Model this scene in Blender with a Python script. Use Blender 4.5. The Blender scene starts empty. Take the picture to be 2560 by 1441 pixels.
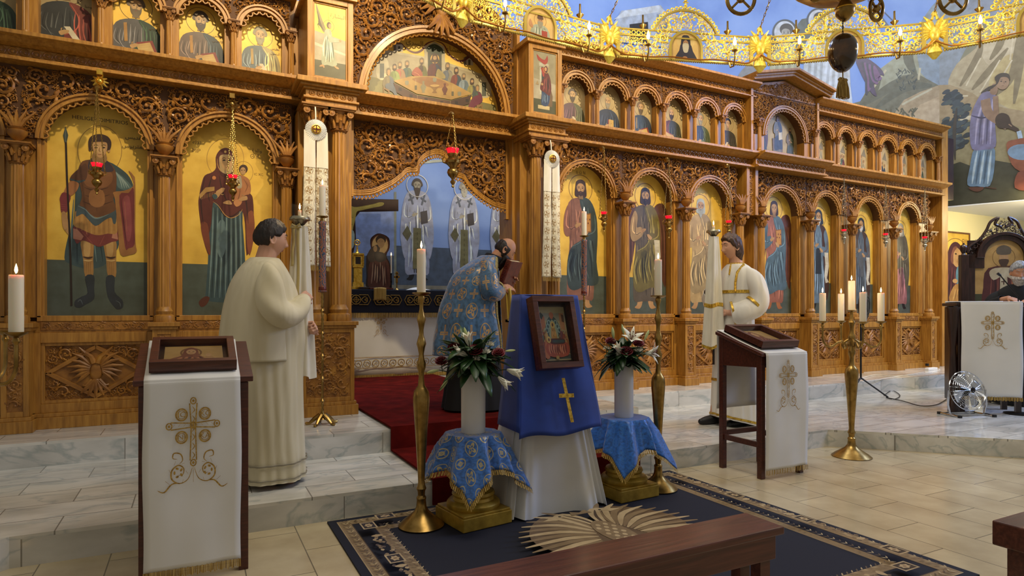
import bpy,bmesh,math,random
from math import sin,cos,pi,atan2,sqrt,radians,hypot
from mathutils import Vector,Matrix,noise
random.seed(7)
SC=bpy.context.scene
COL=SC.collection
# ------------------------------------------------------------------ camera
H=1.255            # eye height above the nave floor
CS,SN=cos(radians(27)),sin(radians(27))
F=1560.0
cam_d=bpy.data.cameras.new('camera');cam=bpy.data.objects.new('camera',cam_d);COL.objects.link(cam)
cam.location=(0,0,H);cam.rotation_euler=(radians(90),0,radians(-27))
cam_d.sensor_width=36;cam_d.lens=F/2560*36;cam_d.shift_y=56.5/2560;cam_d.clip_start=.05
SC.camera=cam
# ------------------------------------------------------------------ view and world
SC.view_settings.view_transform='Standard';SC.view_settings.look='None'
SC.view_settings.gamma=1;SC.view_settings.use_curve_mapping=False
SC.view_settings.exposure=0.12
w=bpy.data.worlds.new('world');SC.world=w;w.use_nodes=True
w.node_tree.nodes['Background'].inputs[0].default_value=(1.0,.92,.78,1)
w.node_tree.nodes['Background'].inputs[1].default_value=.24
def light(name,kind,loc,energy,color,size=.2,target=None,spot=None,size_y=None,blend=.6):
    d=bpy.data.lights.new(name,kind);d.energy=energy;d.color=color
    o=bpy.data.objects.new(name,d);COL.objects.link(o);o.location=loc
    if kind=='AREA':
        d.size=size
        if size_y:d.shape='RECTANGLE';d.size_y=size_y
    else:d.shadow_soft_size=size
    if kind=='SPOT':d.spot_size=spot or radians(70);d.spot_blend=blend
    if target is not None:
        o.rotation_euler=(Vector(target)-Vector(loc)).to_track_quat('-Z','Y').to_euler()
    return o
WARM=(1.0,.80,.50);DAY=(.36,.52,1.0)
# ceiling lamps of the nave and spot lamps aimed at the altar screen
light('ceiling_lamp','AREA',(2.4,2.4,6.6),128,(1,.92,.80),2.5,(2.4,3.4,0))
light('screen_spot','SPOT',(.6,3.1,5.9),600,WARM,.06,(.4,6.1,3.7),radians(58),blend=.8)
light('screen_spot','SPOT',(2.6,2.2,5.6),620,WARM,.06,(2.2,6.1,3.7),radians(54),blend=.8)
light('screen_spot','SPOT',(5.6,2.8,5.9),820,WARM,.08,(5.2,6.1,2.9),radians(66),blend=.9)
light('screen_spot','SPOT',(9.0,2.8,5.9),720,WARM,.08,(9.0,6.1,2.6),radians(66),blend=.9)
light('window_daylight','AREA',(11.2,1.2,5.2),280,DAY,2.2,(8.0,4.6,.2),size_y=2.6)
light('apse_lamp','AREA',(2.3,8.2,7.6),120,(.72,.82,1.0),2.6,(2.3,9.6,2.2))
light('apse_lamp','AREA',(6.0,6.0,8.2),185,(.85,.90,1.0),3.0,(8.6,9.4,4.6))
light('mural_lamp','AREA',(8.6,3.4,7.8),130,(1,.95,.85),2.0,(12.2,5.2,4.6))
light('aisle_lamp','AREA',(12.4,4.9,3.0),60,(1,.84,.50),.8,(12.0,6.4,1.5))
# ------------------------------------------------------------------ photo frame -> place
def gp(px,py,z):
    d=F*(H-z)/(py-777);l=(px-1280)/F*d
    return (l*CS+d*SN,-l*SN+d*CS)
def wp(px,py,Y):
    t=(px-1280)/F;d=Y/(CS-t*SN)
    return (d*(t*CS+SN),H+(777-py)/F*d)
def dp(px,py,d):
    l=(px-1280)/F*d
    return (l*CS+d*SN,-l*SN+d*CS,H+(777-py)/F*d)
# ------------------------------------------------------------------ colour and materials
def lin(h):
    if isinstance(h,str):
        h=h.lstrip('#');c=[int(h[i:i+2],16)/255 for i in (0,2,4)]
    else:c=list(h)
    return tuple((x/12.92 if x <= .04045 else ((x+.055)/1.055)**2.4) for x in c)
def mat(name,col,rough=.6,metal=0,emit=0,ecol=None,coat=0,spec=None,alpha=None,trans=0,sheen=0,sss=0):
    m=bpy.data.materials.new(name);m.use_nodes=True;n=m.node_tree.nodes;b=n['Principled BSDF']
    b.inputs['Base Color'].default_value=(*lin(col),1);b.inputs['Roughness'].default_value=rough
    b.inputs['Metallic'].default_value=metal
    if emit:b.inputs['Emission Strength'].default_value=emit;b.inputs['Emission Color'].default_value=(*lin(ecol or col),1)
    if coat:b.inputs['Coat Weight'].default_value=coat;b.inputs['Coat Roughness'].default_value=.15
    if spec is not None:b.inputs['Specular IOR Level'].default_value=spec
    if trans:b.inputs['Transmission Weight'].default_value=trans
    if alpha is not None:b.inputs['Alpha'].default_value=alpha
    if sheen:b.inputs['Sheen Weight'].default_value=sheen
    if sss:b.inputs['Subsurface Weight'].default_value=sss;b.inputs['Subsurface Scale'].default_value=.02
    return m
def nn(m,t,**kw):
    x=m.node_tree.nodes.new(t)
    for k,v in kw.items():setattr(x,k,v)
    return x
def lk(m,a,b):m.node_tree.links.new(a,b)
def ramp(m,fac,stops):
    r=nn(m,'ShaderNodeValToRGB');e=r.color_ramp.elements
    while len(e)<len(stops):e.new(.5)
    for el,(p,c) in zip(e,stops):el.position=p;el.color=(*lin(c),1)
    lk(m,fac,r.inputs[0]);return r.outputs[0]
def noisy(m,stops,scale=(8,8,8),nscale=1.0,detail=4,bump=0,coord='Object',dist=0,rough_var=None):
    """noise driven colour ramp + optional bump"""
    b=m.node_tree.nodes['Principled BSDF']
    tc=nn(m,'ShaderNodeTexCoord');mp=nn(m,'ShaderNodeMapping');mp.inputs['Scale'].default_value=scale
    lk(m,tc.outputs[coord],mp.inputs[0])
    no=nn(m,'ShaderNodeTexNoise');no.inputs['Scale'].default_value=nscale;no.inputs['Detail'].default_value=detail
    no.inputs['Distortion'].default_value=dist
    lk(m,mp.outputs[0],no.inputs['Vector'])
    lk(m,ramp(m,no.outputs[0],stops),b.inputs['Base Color'])
    if bump:
        bp=nn(m,'ShaderNodeBump');bp.inputs['Strength'].default_value=bump;bp.inputs['Distance'].default_value=.01 if bump<.55 else .03
        lk(m,no.outputs[0],bp.inputs['Height']);lk(m,bp.outputs[0],b.inputs['Normal'])
    return m
def wood(name,a,b,c,scale=(14,14,1.3),rough=.42,coat=.1):
    m=mat(name,b,rough,coat=coat)
    return noisy(m,[(.25,a),(.5,b),(.75,c)],scale,3,6,.12,dist=.4)
M={}
M['wood']=wood('golden_brown_wood','#84581e','#a5732b','#ba8838')
M['carved']=noisy(mat('carved_wood','#7d4d20',.5,coat=.08),[(.3,'#7a4d1a'),(.6,'#a06c28'),(.8,'#b98634')],(6,6,6),2,3)
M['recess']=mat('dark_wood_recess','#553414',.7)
M['mahogany']=wood('mahogany_wood','#35160d','#4a2014','#5d2c1b',(3,20,20),.35)
M['darkwood']=wood('black_brown_wood','#1c0f0a','#2a1710','#38211a',(12,12,2),.3)
M['bench']=wood('bench_wood','#3c1d15','#532a1f','#6a3a2c',(1.2,18,18),.32)
M['brass']=noisy(mat('aged_brass','#9c7c3e',.30,.95),[(.3,'#7d6230'),(.55,'#a5854a'),(.8,'#c3a35d')],(5,5,5),3,4)
M['gold']=noisy(mat('polished_gold','#e0b040',.28,.9),[(.3,'#c6952f'),(.6,'#eac052'),(.85,'#ffe08a')],(9,9,9),3,3)
M['giltplaster']=noisy(mat('gilded_plaster','#c0a040',.42,.35),[(.3,'#927424'),(.6,'#bd9a3a'),(.85,'#d6b550')],(7,7,7),2,4)
M['silver']=mat('antique_silver','#b0a890',.3,.9)
M['chrome']=mat('chrome','#c8ccd2',.12,1)
M['black']=mat('black_plastic','#0b0b0d',.5)
M['blackcloth']=mat('black_cloth','#0e0e10',.85)
M['wax']=mat('candle_wax','#efe6cf',.45,sss=.3)
M['flame']=mat('candle_flame','#ffdf9a',.5,emit=14,ecol='#ffd28a')
M['bulb']=mat('lit_bulb','#fff0c0',.4,emit=30,ecol='#ffe2a0')
M['redglass']=mat('ruby_glass','#d01028',.12,emit=.55,ecol='#ff1838',trans=.3)
M['whitecloth']=noisy(mat('white_linen','#dcdbd6',.75,sheen=.2),[(.3,'#d6d5d0'),(.7,'#e4e3df')],(2,2,2),1,3,.1)
M['satin']=noisy(mat('white_satin','#e2dcc8',.36,sheen=.4),[(.3,'#d5cdb6'),(.7,'#e9e3d2')],(8,8,2),2,3,.3)
M['robe']=noisy(mat('cream_robe','#d9cfae',.8),[(.3,'#cfc4a2'),(.7,'#e0d7ba')],(4,4,.9),2,2,.6,dist=.5)
M['whiterobe']=noisy(mat('white_robe','#e0ddd4',.7),[(.3,'#d8d4ca'),(.7,'#e8e5dd')],(4,4,.9),2,2,.56,dist=.5)
M['goldtrim']=noisy(mat('gold_braid','#c9a23a',.4,.6),[(.35,'#a57f22'),(.6,'#dcb64a')],(60,60,60),1,2)
M['fringe']=noisy(mat('gold_fringe','#b4924a',.6,.3),[(.35,'#8d6d2c'),(.65,'#c8a85c')],(220,220,4),1,1,.4)
M['bluecloth']=noisy(mat('royal_blue_cloth','#1c3d92',.7,sheen=.1),[(.3,'#152f78'),(.7,'#1c3f98')],(3,3,3),2,4,.1)
M['navy']=mat('navy_velvet','#0c1024',.85)
M['carpet']=noisy(mat('red_carpet','#5c1310',.95,spec=.05),[(.3,'#45100b'),(.55,'#5a130e'),(.75,'#6c1c14')],(3,3,3),2,8,.5)
M['skin']=mat('warm_skin','#c08a68',.5,sss=.15)
M['skinpale']=mat('pale_skin','#cf9f84',.5,sss=.15)
M['hair']=noisy(mat('dark_brown_hair','#1d1310',.55),[(.35,'#120b09'),(.7,'#2c1d16')],(90,90,20),1,2,.5)
M['hairbrown']=noisy(mat('brown_hair','#3a2418',.5),[(.35,'#2a190f'),(.7,'#523524')],(90,90,20),1,2,.5)
M['hairgrey']=noisy(mat('grey_hair','#8b8d90',.6),[(.35,'#6f7276'),(.7,'#b9bbbb')],(90,90,20),1,2,.5)
M['beardgrey']=noisy(mat('white_beard','#c4beb4',.7),[(.35,'#9d968c'),(.7,'#dcd7cd')],(90,90,20),1,2,.5)
M['leaf']=noisy(mat('dark_green_leaf','#1f3a1c',.4),[(.3,'#172e15'),(.6,'#294a20'),(.8,'#3d5f2c')],(9,9,9),1,3)
M['petal']=mat('white_petal','#eee9d6',.5,sss=.1)
M['bud']=mat('green_white_bud','#c2cf8e',.5)
M['rose']=mat('deep_red_rose','#6a0a15',.5)
M['vase']=noisy(mat('white_vase','#d4d2ce',.35),[(.3,'#c9c6c2'),(.7,'#dedcd9')],(4,4,1),1,2)
M['page']=mat('book_pages','#d9c99a',.8)
M['paper']=mat('white_paper','#e8e6e0',.8)
M['cream']=mat('cream_wall_paint','#e6dcae',.8)
M['glass']=mat('clear_glass','#202020',.03,alpha=.07)
M['blackiron']=mat('dark_metal','#2a2622',.4,.8)
M['stone']=M['vase']
def marble(name,base,vein,tx,ty,off=0,grout='#8a877f',rough=.14,z_tiles=False):
    """veined marble slabs, tx x ty metres, running in brick bond"""
    m=mat(name,base,rough);b=m.node_tree.nodes['Principled BSDF']
    tc=nn(m,'ShaderNodeTexCoord')
    no=nn(m,'ShaderNodeTexNoise');no.inputs['Scale'].default_value=1.1;no.inputs['Detail'].default_value=8;no.inputs['Distortion'].default_value=1.6
    mp=nn(m,'ShaderNodeMapping');mp.inputs['Rotation'].default_value=(0,.5,.6);mp.inputs['Scale'].default_value=(1,2.6,2.2)
    lk(m,tc.outputs['Object'],mp.inputs[0])
    br=nn(m,'ShaderNodeTexBrick');br.inputs['Scale'].default_value=1
    br.inputs['Brick Width'].default_value=tx;br.inputs['Row Height'].default_value=ty
    br.inputs['Mortar Size'].default_value=.0035;br.inputs['Mortar Smooth'].default_value=.1;br.offset=.5
    br.inputs['Color1'].default_value=(.1,.3,.7,1);br.inputs['Color2'].default_value=(.9,.6,.2,1)
    if z_tiles:
        sx=nn(m,'ShaderNodeSeparateXYZ');lk(m,tc.outputs['Object'],sx.inputs[0])
        ad=nn(m,'ShaderNodeMath',operation='MULTIPLY_ADD');ad.inputs[1].default_value=.3;lk(m,sx.outputs[1],ad.inputs[0]);lk(m,sx.outputs[0],ad.inputs[2])
        cb=nn(m,'ShaderNodeCombineXYZ');lk(m,ad.outputs[0],cb.inputs[0]);cb.inputs[1].default_value=ty/2
        lk(m,cb.outputs[0],br.inputs['Vector'])
    else:
        m2=nn(m,'ShaderNodeMapping');m2.inputs['Location'].default_value=(off,0,0);lk(m,tc.outputs['Object'],m2.inputs[0]);lk(m,m2.outputs[0],br.inputs['Vector'])
    # shift the veins per slab
    vm=nn(m,'ShaderNodeVectorMath',operation='MULTIPLY_ADD');vm.inputs[1].default_value=(7,7,7)
    lk(m,br.outputs['Color'],vm.inputs[0]);lk(m,mp.outputs[0],vm.inputs[2]);lk(m,vm.outputs[0],no.inputs['Vector'])
    ab=nn(m,'ShaderNodeMath',operation='SUBTRACT');ab.inputs[1].default_value=.5;lk(m,no.outputs[0],ab.inputs[0])
    a2=nn(m,'ShaderNodeMath',operation='ABSOLUTE');lk(m,ab.outputs[0],a2.inputs[0])
    c=ramp(m,a2.outputs[0],[(0,vein),(.035,base),(.5,base)])
    n2=nn(m,'ShaderNodeTexNoise');n2.inputs['Scale'].default_value=2.2;n2.inputs['Detail'].default_value=5;lk(m,vm.outputs[0],n2.inputs['Vector'])
    mx=nn(m,'ShaderNodeMix',data_type='RGBA');mx.blend_type='MULTIPLY';mx.inputs[0].default_value=1
    lk(m,c,mx.inputs[6]);lk(m,ramp(m,n2.outputs[0],[(.3,'#d6d6d3'),(.62,'#ffffff')]),mx.inputs[7])
    g=nn(m,'ShaderNodeMix',data_type='RGBA');lk(m,br.outputs['Fac'],g.inputs[0]);lk(m,mx.outputs[2],g.inputs[6]);g.inputs[7].default_value=(*lin(grout),1)
    lk(m,g.outputs[2],b.inputs['Base Color'])
    return m
M['marble']=marble('white_marble_slabs','#e0ddd3','#c4c7c2',.62,.29)
M['marbleriser']=marble('marble_riser','#d8d6ce','#b8bdb8',.78,4,z_tiles=True)
class Ex:
    """tiny expression kit over math nodes"""
    def __init__(s,m,o):s.m=m;s.o=o
    def _b(s,op,*a):
        n=nn(s.m,'ShaderNodeMath',operation=op)
        for i,v in enumerate((s,)+a):
            if isinstance(v,Ex):lk(s.m,v.o,n.inputs[i])
            else:n.inputs[i].default_value=v
        return Ex(s.m,n.outputs[0])
    def __add__(s,b):return s._b('ADD',b)
    def __sub__(s,b):return s._b('SUBTRACT',b)
    def __mul__(s,b):return s._b('MULTIPLY',b)
    def __lt__(s,b):return s._b('LESS_THAN',b)
    def __gt__(s,b):return s._b('GREATER_THAN',b)
    def abs(s):return s._b('ABSOLUTE')
    def min(s,b):return s._b('MINIMUM',b)
    def max(s,b):return s._b('MAXIMUM',b)
    def frac(s):return s._b('FRACT')
    def floor(s):return s._b('FLOOR')
    def mod2(s):return s._b('FLOORED_MODULO',2.0)
    def sin(s):return s._b('SINE')
    def sq(s):return s._b('SQRT')
    def at2(s,b):return s._b('ARCTAN2',b)
def puv(m,kx=1,ky=1):
    a=nn(m,'ShaderNodeAttribute',attribute_name='puv');x=nn(m,'ShaderNodeSeparateXYZ');lk(m,a.outputs['Vector'],x.inputs[0])
    return Ex(m,x.outputs[0])*kx,Ex(m,x.outputs[1])*ky
def mixc(m,fac,a,b):
    x=nn(m,'ShaderNodeMix',data_type='RGBA');lk(m,fac.o if isinstance(fac,Ex) else fac,x.inputs[0])
    for i,c in ((6,a),(7,b)):
        if isinstance(c,str):x.inputs[i].default_value=(*lin(c),1)
        else:lk(m,c,x.inputs[i])
    return x.outputs[2]
def brocade(name,base,pat,kx,ky,crosses=False,rough=.42,dark=None):
    """woven cloth with medallions (and crosses), laid out in the cloth's own metres"""
    m=mat(name,base,rough,sheen=.3);b=m.node_tree.nodes['Principled BSDF']
    u,v=puv(m,kx,ky);iu,iv=u.floor(),v.floor();x,y=u.frac()-.5,v.frac()-.5
    par=(iu+iv).mod2();r=(x*x+y*y).sq();an=y.at2(x)
    ring=((r-.40).abs()<.022)
    petal=(r<((an*4).sin()*.10+.24))*(r>((an*4).sin()*.06+.12)) if 1 else 0
    med=ring.max(petal).max(r<.06)
    cr=(x.abs().min(y.abs())<.07)*(x.abs().max(y.abs())<.34);cr2=(x.abs().min(y.abs())<.025)*(x.abs().max(y.abs())<.30)
    cr=cr-cr2*.6
    fac=med*(Ex(m,par.o)*-1+1)+(cr if crosses else (((r-.26).abs()<.03).max((r<.12)*(r>.05)).max(((x+y).abs().min((x-y).abs())<.02)*(r<.2))))*par
    no=nn(m,'ShaderNodeTexNoise');no.inputs['Scale'].default_value=25;no.inputs['Detail'].default_value=4
    n0=ramp(m,no.outputs[0],[(.3,shade0(base,.75)),(.65,shade0(base,1.15))])
    lk(m,mixc(m,fac,n0,pat),b.inputs['Base Color'])
    lk(m,(fac*.45).o,b.inputs['Metallic']);return m
def shade0(h,k):return '#%02x%02x%02x' % tuple(min(255,int(int(h.lstrip('#')[i:i+2],16)*k)) for i in (0,2,4))
def paint_mat():
    m=mat('painted_panel','#ffffff',.42);b=m.node_tree.nodes['Principled BSDF']
    a=nn(m,'ShaderNodeAttribute',attribute_name='Col')
    tc=nn(m,'ShaderNodeTexCoord');no=nn(m,'ShaderNodeTexNoise');no.inputs['Scale'].default_value=9;no.inputs['Detail'].default_value=6
    lk(m,tc.outputs['Object'],no.inputs['Vector'])
    mx=nn(m,'ShaderNodeMix',data_type='RGBA');mx.blend_type='MULTIPLY';mx.inputs[0].default_value=1
    lk(m,a.outputs['Color'],mx.inputs[6]);lk(m,ramp(m,no.outputs[0],[(.3,'#dcd6cc'),(.65,'#ffffff')]),mx.inputs[7])
    lk(m,mx.outputs[2],b.inputs['Base Color']);return m
M['paint']=paint_mat()
# ------------------------------------------------------------------ object helpers
def tag(o,label=None,cat=None,group=None,kind=None):
    if label:o['label']=label
    if cat:o['category']=cat
    if group:o['group']=group
    if kind:o['kind']=kind
    return o
def thing(name,label,cat,loc=(0,0,0),rz=0,group=None,kind=None):
    o=bpy.data.objects.new(name,None);COL.objects.link(o);o.location=loc;o.rotation_euler=(0,0,rz)
    o.empty_display_size=.05
    return tag(o,label,cat,group,kind)
def kids(o):return [c for c in bpy.data.objects if c.parent==o]
def dup(root,loc=None,rz=None,label=None,group=None):
    def cp(o,par):
        c=o.copy();COL.objects.link(c)
        c.parent=par
        for ch in kids_of.get(o.name,[]):cp(ch,c)
        return c
    kids_of={}
    for o in bpy.data.objects:
        if o.parent:kids_of.setdefault(o.parent.name,[]).append(o)
    r=cp(root,None)
    if loc is not None:r.location=loc
    if rz is not None:r.rotation_euler=(0,0,rz)
    if label:r['label']=label
    if group:r['group']=group
    return r
class MB:
    pv=None
    def __init__(s):s.v=[];s.f=[];s.c=[];s.col=None
    def add(s,vs,fs):
        n=len(s.v);s.v+=[tuple(p) for p in vs];s.f+=[tuple(i+n for i in f) for f in fs]
        if s.col is not None:s.c+=[s.col]*len(fs)
        return s
    def box(s,x0,x1,y0,y1,z0,z1,mtx=None):
        vs=[(x,y,z) for x in (x0,x1) for y in (y0,y1) for z in (z0,z1)]
        if mtx:vs=[mtx @ Vector(p) for p in vs]
        return s.add(vs,[(0,1,3,2),(4,6,7,5),(0,4,5,1),(2,3,7,6),(0,2,6,4),(1,5,7,3)])
    def prism(s,pts,y0,y1,axis='y'):
        """outline pts (a,b) extruded; axis y: (x,z) outline, axis z: (x,y) outline, axis x: (y,z) outline"""
        n=len(pts)
        g={'y':lambda a,b,t:(a,t,b),'z':lambda a,b,t:(a,b,t),'x':lambda a,b,t:(t,a,b)}[axis]
        vs=[g(a,b,y0) for a,b in pts]+[g(a,b,y1) for a,b in pts]
        fs=[tuple(range(n)),tuple(range(2*n-1,n-1,-1))]+[(i,i+n,(i+1) % n+n,(i+1) % n) for i in range(n)]
        return s.add(vs,fs)
    def strip(s,inner,outer,y0,y1):
        """band between two equal-length polylines (x,z), y0 front, y1 back"""
        n=len(inner);vs=[]
        for a,b in zip(inner,outer):vs+=[(a[0],y0,a[1]),(b[0],y0,b[1]),(b[0],y1,b[1]),(a[0],y1,a[1])]
        fs=[]
        for i in range(n-1):
            for k in range(4):fs.append((i*4+k,i*4+(k+1) % 4,i*4+4+(k+1) % 4,i*4+4+k))
        fs+=[(0,1,2,3),tuple(4*(n-1)+k for k in (3,2,1,0))]
        return s.add(vs,fs)
    def tube(s,pts,rad,n=8,cap=True,flat=1.0,closed=False):
        pts=[Vector(p) for p in pts];m=len(pts)
        if not hasattr(rad,'__len__'):rad=[rad]*m
        vs=[];fs=[];up=None
        for i,p in enumerate(pts):
            if closed:t=pts[(i+1) % m]-pts[i-1]
            else:t=pts[min(i+1,m-1)]-pts[max(i-1,0)]
            t=t.normalized() if t.length>1e-9 else Vector((0,0,1))
            if up is None:up=Vector((0,1,0)) if abs(t.y)<.9 else Vector((1,0,0))
            a=(up-t*up.dot(t));a=a.normalized() if a.length>1e-6 else t.orthogonal().normalized()
            up=a;b=t.cross(a)
            for k in range(n):
                an=2*pi*k/n;vs.append(p+a*(cos(an)*rad[i]*flat)+b*(sin(an)*rad[i]))
        q=m if closed else m-1
        for i in range(q):
            j=(i+1) % m
            for k in range(n):fs.append((i*n+k,i*n+(k+1) % n,j*n+(k+1) % n,j*n+k))
        if cap and not closed:fs+=[tuple(range(n-1,-1,-1)),tuple((m-1)*n+k for k in range(n))]
        return s.add(vs,fs)
    def lathe(s,prof,c=(0,0,0),n=24,flute=0,axis='z',sc=(1,1)):
        vs=[];fs=[];m=len(prof)
        for r,z in prof:
            for k in range(n):
                a=2*pi*k/n;rr=r*(1-flute*(.5+.5*cos(a*12))) if flute else r
                x,y=rr*cos(a)*sc[0],rr*sin(a)*sc[1]
                vs.append((c[0]+x,c[1]+y,c[2]+z) if axis=='z' else (c[0]+x,c[1]+z,c[2]+y))
        for i in range(m-1):
            for k in range(n):fs.append((i*n+k,i*n+(k+1) % n,(i+1)*n+(k+1) % n,(i+1)*n+k))
        fs+=[tuple(range(n-1,-1,-1)),tuple((m-1)*n+k for k in range(n))]
        return s.add(vs,fs)
    def ball(s,c,r,n=12,m=8,mtx=None):
        if not hasattr(r,'__len__'):r=(r,r,r)
        vs=[];fs=[]
        for i in range(m+1):
            ph=pi*i/m
            for k in range(n):
                a=2*pi*k/n;p=Vector((r[0]*sin(ph)*cos(a),r[1]*sin(ph)*sin(a),r[2]*cos(ph)))
                if mtx:p=mtx @ p
                vs.append((c[0]+p.x,c[1]+p.y,c[2]+p.z))
        for i in range(m):
            for k in range(n):fs.append((i*n+k,(i+1)*n+k,(i+1)*n+(k+1) % n,i*n+(k+1) % n))
        return s.add(vs,fs)
    def grid(s,fn,nu,nv,closed=False):
        vs=[fn(i/nu,j/nv) for j in range(nv+1) for i in range(nu+(0 if closed else 1))]
        w_=nu if closed else nu+1;fs=[]
        for j in range(nv):
            for i in range(nu):
                a=j*w_+i;b=j*w_+(i+1) % w_ if closed else a+1
                fs.append((a,b,b+w_,a+w_))
        return s.add(vs,fs)
    def torus(s,c,R,r,n=32,m=8,axis='z',sc=(1,1)):
        pts=[]
        for k in range(n):
            a=2*pi*k/n;x,y=R*cos(a)*sc[0],R*sin(a)*sc[1]
            pts.append({'z':(c[0]+x,c[1]+y,c[2]),'y':(c[0]+x,c[1],c[2]+y),'x':(c[0],c[1]+x,c[2]+y)}[axis])
        return s.tube(pts,r,m,closed=True)
    def build(s,name,m,parent=None,smooth=True,bevel=0,world=True,origin=None,solid=0,sub=0,angle=40,**tg):
        me=bpy.data.meshes.new(name);o=bpy.data.objects.new(name,me);COL.objects.link(o)
        vs=s.v
        if parent is not None:
            o.parent=parent
            if world:
                off=Vector(parent.location);pp=parent.parent
                while pp:off+=Vector(pp.location);pp=pp.parent
                vs=[(x-off.x,y-off.y,z-off.z) for x,y,z in vs]
        else:
            if origin is None:
                xs=[p[0] for p in vs];ys=[p[1] for p in vs];zs=[p[2] for p in vs]
                origin=((min(xs)+max(xs))/2,(min(ys)+max(ys))/2,min(zs))
            vs=[(x-origin[0],y-origin[1],z-origin[2]) for x,y,z in vs];o.location=origin
        me.from_pydata(vs,[],s.f)
        if getattr(s,'pv',None):
            at=me.attributes.new('puv','FLOAT_VECTOR','POINT');at.data.foreach_set('vector',[q for p in s.pv for q in (p[0],p[1],0)])
        for mm in (m if isinstance(m,(list,tuple)) else [m]):me.materials.append(mm)
        if s.c:
            at=me.color_attributes.new('Col','FLOAT_COLOR','CORNER');dat=[]
            for f,c in zip(s.f,s.c):dat+=[c[0],c[1],c[2],1]*len(f)
            at.data.foreach_set('color',dat)
        if smooth:
            me.polygons.foreach_set('use_smooth',[True]*len(me.polygons))
            bm=bmesh.new();bm.from_mesh(me);bmesh.ops.recalc_face_normals(bm,faces=bm.faces)
            ca=cos(radians(angle))
            for e in bm.edges:
                if len(e.link_faces)==2 and e.link_faces[0].normal.dot(e.link_faces[1].normal)<ca:e.smooth=False
            bm.to_mesh(me);bm.free()
        if bevel:
            b=o.modifiers.new('bevel','BEVEL');b.width=bevel;b.segments=2;b.limit_method='ANGLE'
        if solid:
            b=o.modifiers.new('solid','SOLIDIFY');b.thickness=solid;b.offset=0
        if sub:
            b=o.modifiers.new('sub','SUBSURF');b.levels=sub;b.render_levels=sub
        if tg:tag(o,tg.get('label'),tg.get('cat'),tg.get('group'),tg.get('kind'))
        return o
def smooth_pts(pts,n=5,closed=False):
    """Catmull-Rom through pts (any dimension)"""
    m=len(pts);out=[]
    for i in range(m if closed else m-1):
        p0=pts[i-1] if (i>0 or closed) else pts[i];p1=pts[i]
        p2=pts[(i+1) % m];p3=pts[(i+2) % m] if (closed or i+2<m) else p2
        for k in range(n):
            t=k/n
            out.append(tuple(.5*((2*b)+(c-a)*t+(2*a-5*b+4*c-d)*t*t+(-a+3*b-3*c+d)*t**3) for a,b,c,d in zip(p0,p1,p2,p3)))
    if not closed:out.append(tuple(pts[-1]))
    return out
def arc(cx,cz,r,a0,a1,n=24,rz=None):
    return [(cx+r*cos(a0+(a1-a0)*i/n),cz+(rz or r)*sin(a0+(a1-a0)*i/n)) for i in range(n+1)]
def inpoly(x,y,P):
    c=False;j=len(P)-1
    for i in range(len(P)):
        if (P[i][1]>y) != (P[j][1]>y) and x<(P[j][0]-P[i][0])*(y-P[i][1])/(P[j][1]-P[i][1])+P[i][0]:c=not c
        j=i
    return c
def text_mesh(s,size,name='t'):
    cu=bpy.data.curves.new(name,'FONT');cu.body=s;cu.size=size;cu.align_x='CENTER';cu.resolution_u=3
    o=bpy.data.objects.new(name,cu);COL.objects.link(o)
    dg=bpy.context.evaluated_depsgraph_get();me=o.evaluated_get(dg).to_mesh()
    vs=[(v.co.x,v.co.y) for v in me.vertices];fs=[tuple(p.vertices) for p in me.polygons]
    o.evaluated_get(dg).to_mesh_clear();bpy.data.objects.remove(o);bpy.data.curves.remove(cu)
    return vs,fs
# ================================================================== structure
Z1,Z2=.155,.33;Y0=6.15
def struct(mb,name,m,**k):return mb.build(name,m,kind='structure',smooth=False,origin=(0,0,0),**k)
# nave floor of cream stone tiles, rows running toward the screen
def tile_mat():
    m=mat('cream_stone_tiles','#cfc2a4',.22);b=m.node_tree.nodes['Principled BSDF']
    tc=nn(m,'ShaderNodeTexCoord');mp=nn(m,'ShaderNodeMapping');mp.inputs['Rotation'].default_value=(0,0,radians(90));mp.inputs['Location'].default_value=(.1,.08,0)
    lk(m,tc.outputs['Object'],mp.inputs[0])
    br=nn(m,'ShaderNodeTexBrick');br.inputs['Scale'].default_value=1;br.offset=.5
    br.inputs['Brick Width'].default_value=.60;br.inputs['Row Height'].default_value=.30
    br.inputs['Mortar Size'].default_value=.003;br.inputs['Mortar Smooth'].default_value=.1
    br.inputs['Color1'].default_value=(*lin('#d0c09c'),1);br.inputs['Color2'].default_value=(*lin('#c6b694'),1)
    br.inputs['Mortar'].default_value=(*lin('#7d7460'),1);lk(m,mp.outputs[0],br.inputs['Vector'])
    no=nn(m,'ShaderNodeTexNoise');no.inputs['Scale'].default_value=3;no.inputs['Detail'].default_value=6;lk(m,tc.outputs['Object'],no.inputs['Vector'])
    mx=nn(m,'ShaderNodeMix',data_type='RGBA');mx.blend_type='MULTIPLY';mx.inputs[0].default_value=1
    lk(m,br.outputs['Color'],mx.inputs[6]);lk(m,ramp(m,no.outputs[0],[(.3,'#dcd8d2'),(.65,'#ffffff')]),mx.inputs[7])
    lk(m,mx.outputs[2],b.inputs['Base Color']);return m
M['tiles']=tile_mat()
struct(MB().box(-6,17,-4,14,-.1,0),'floor',M['tiles'])
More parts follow.
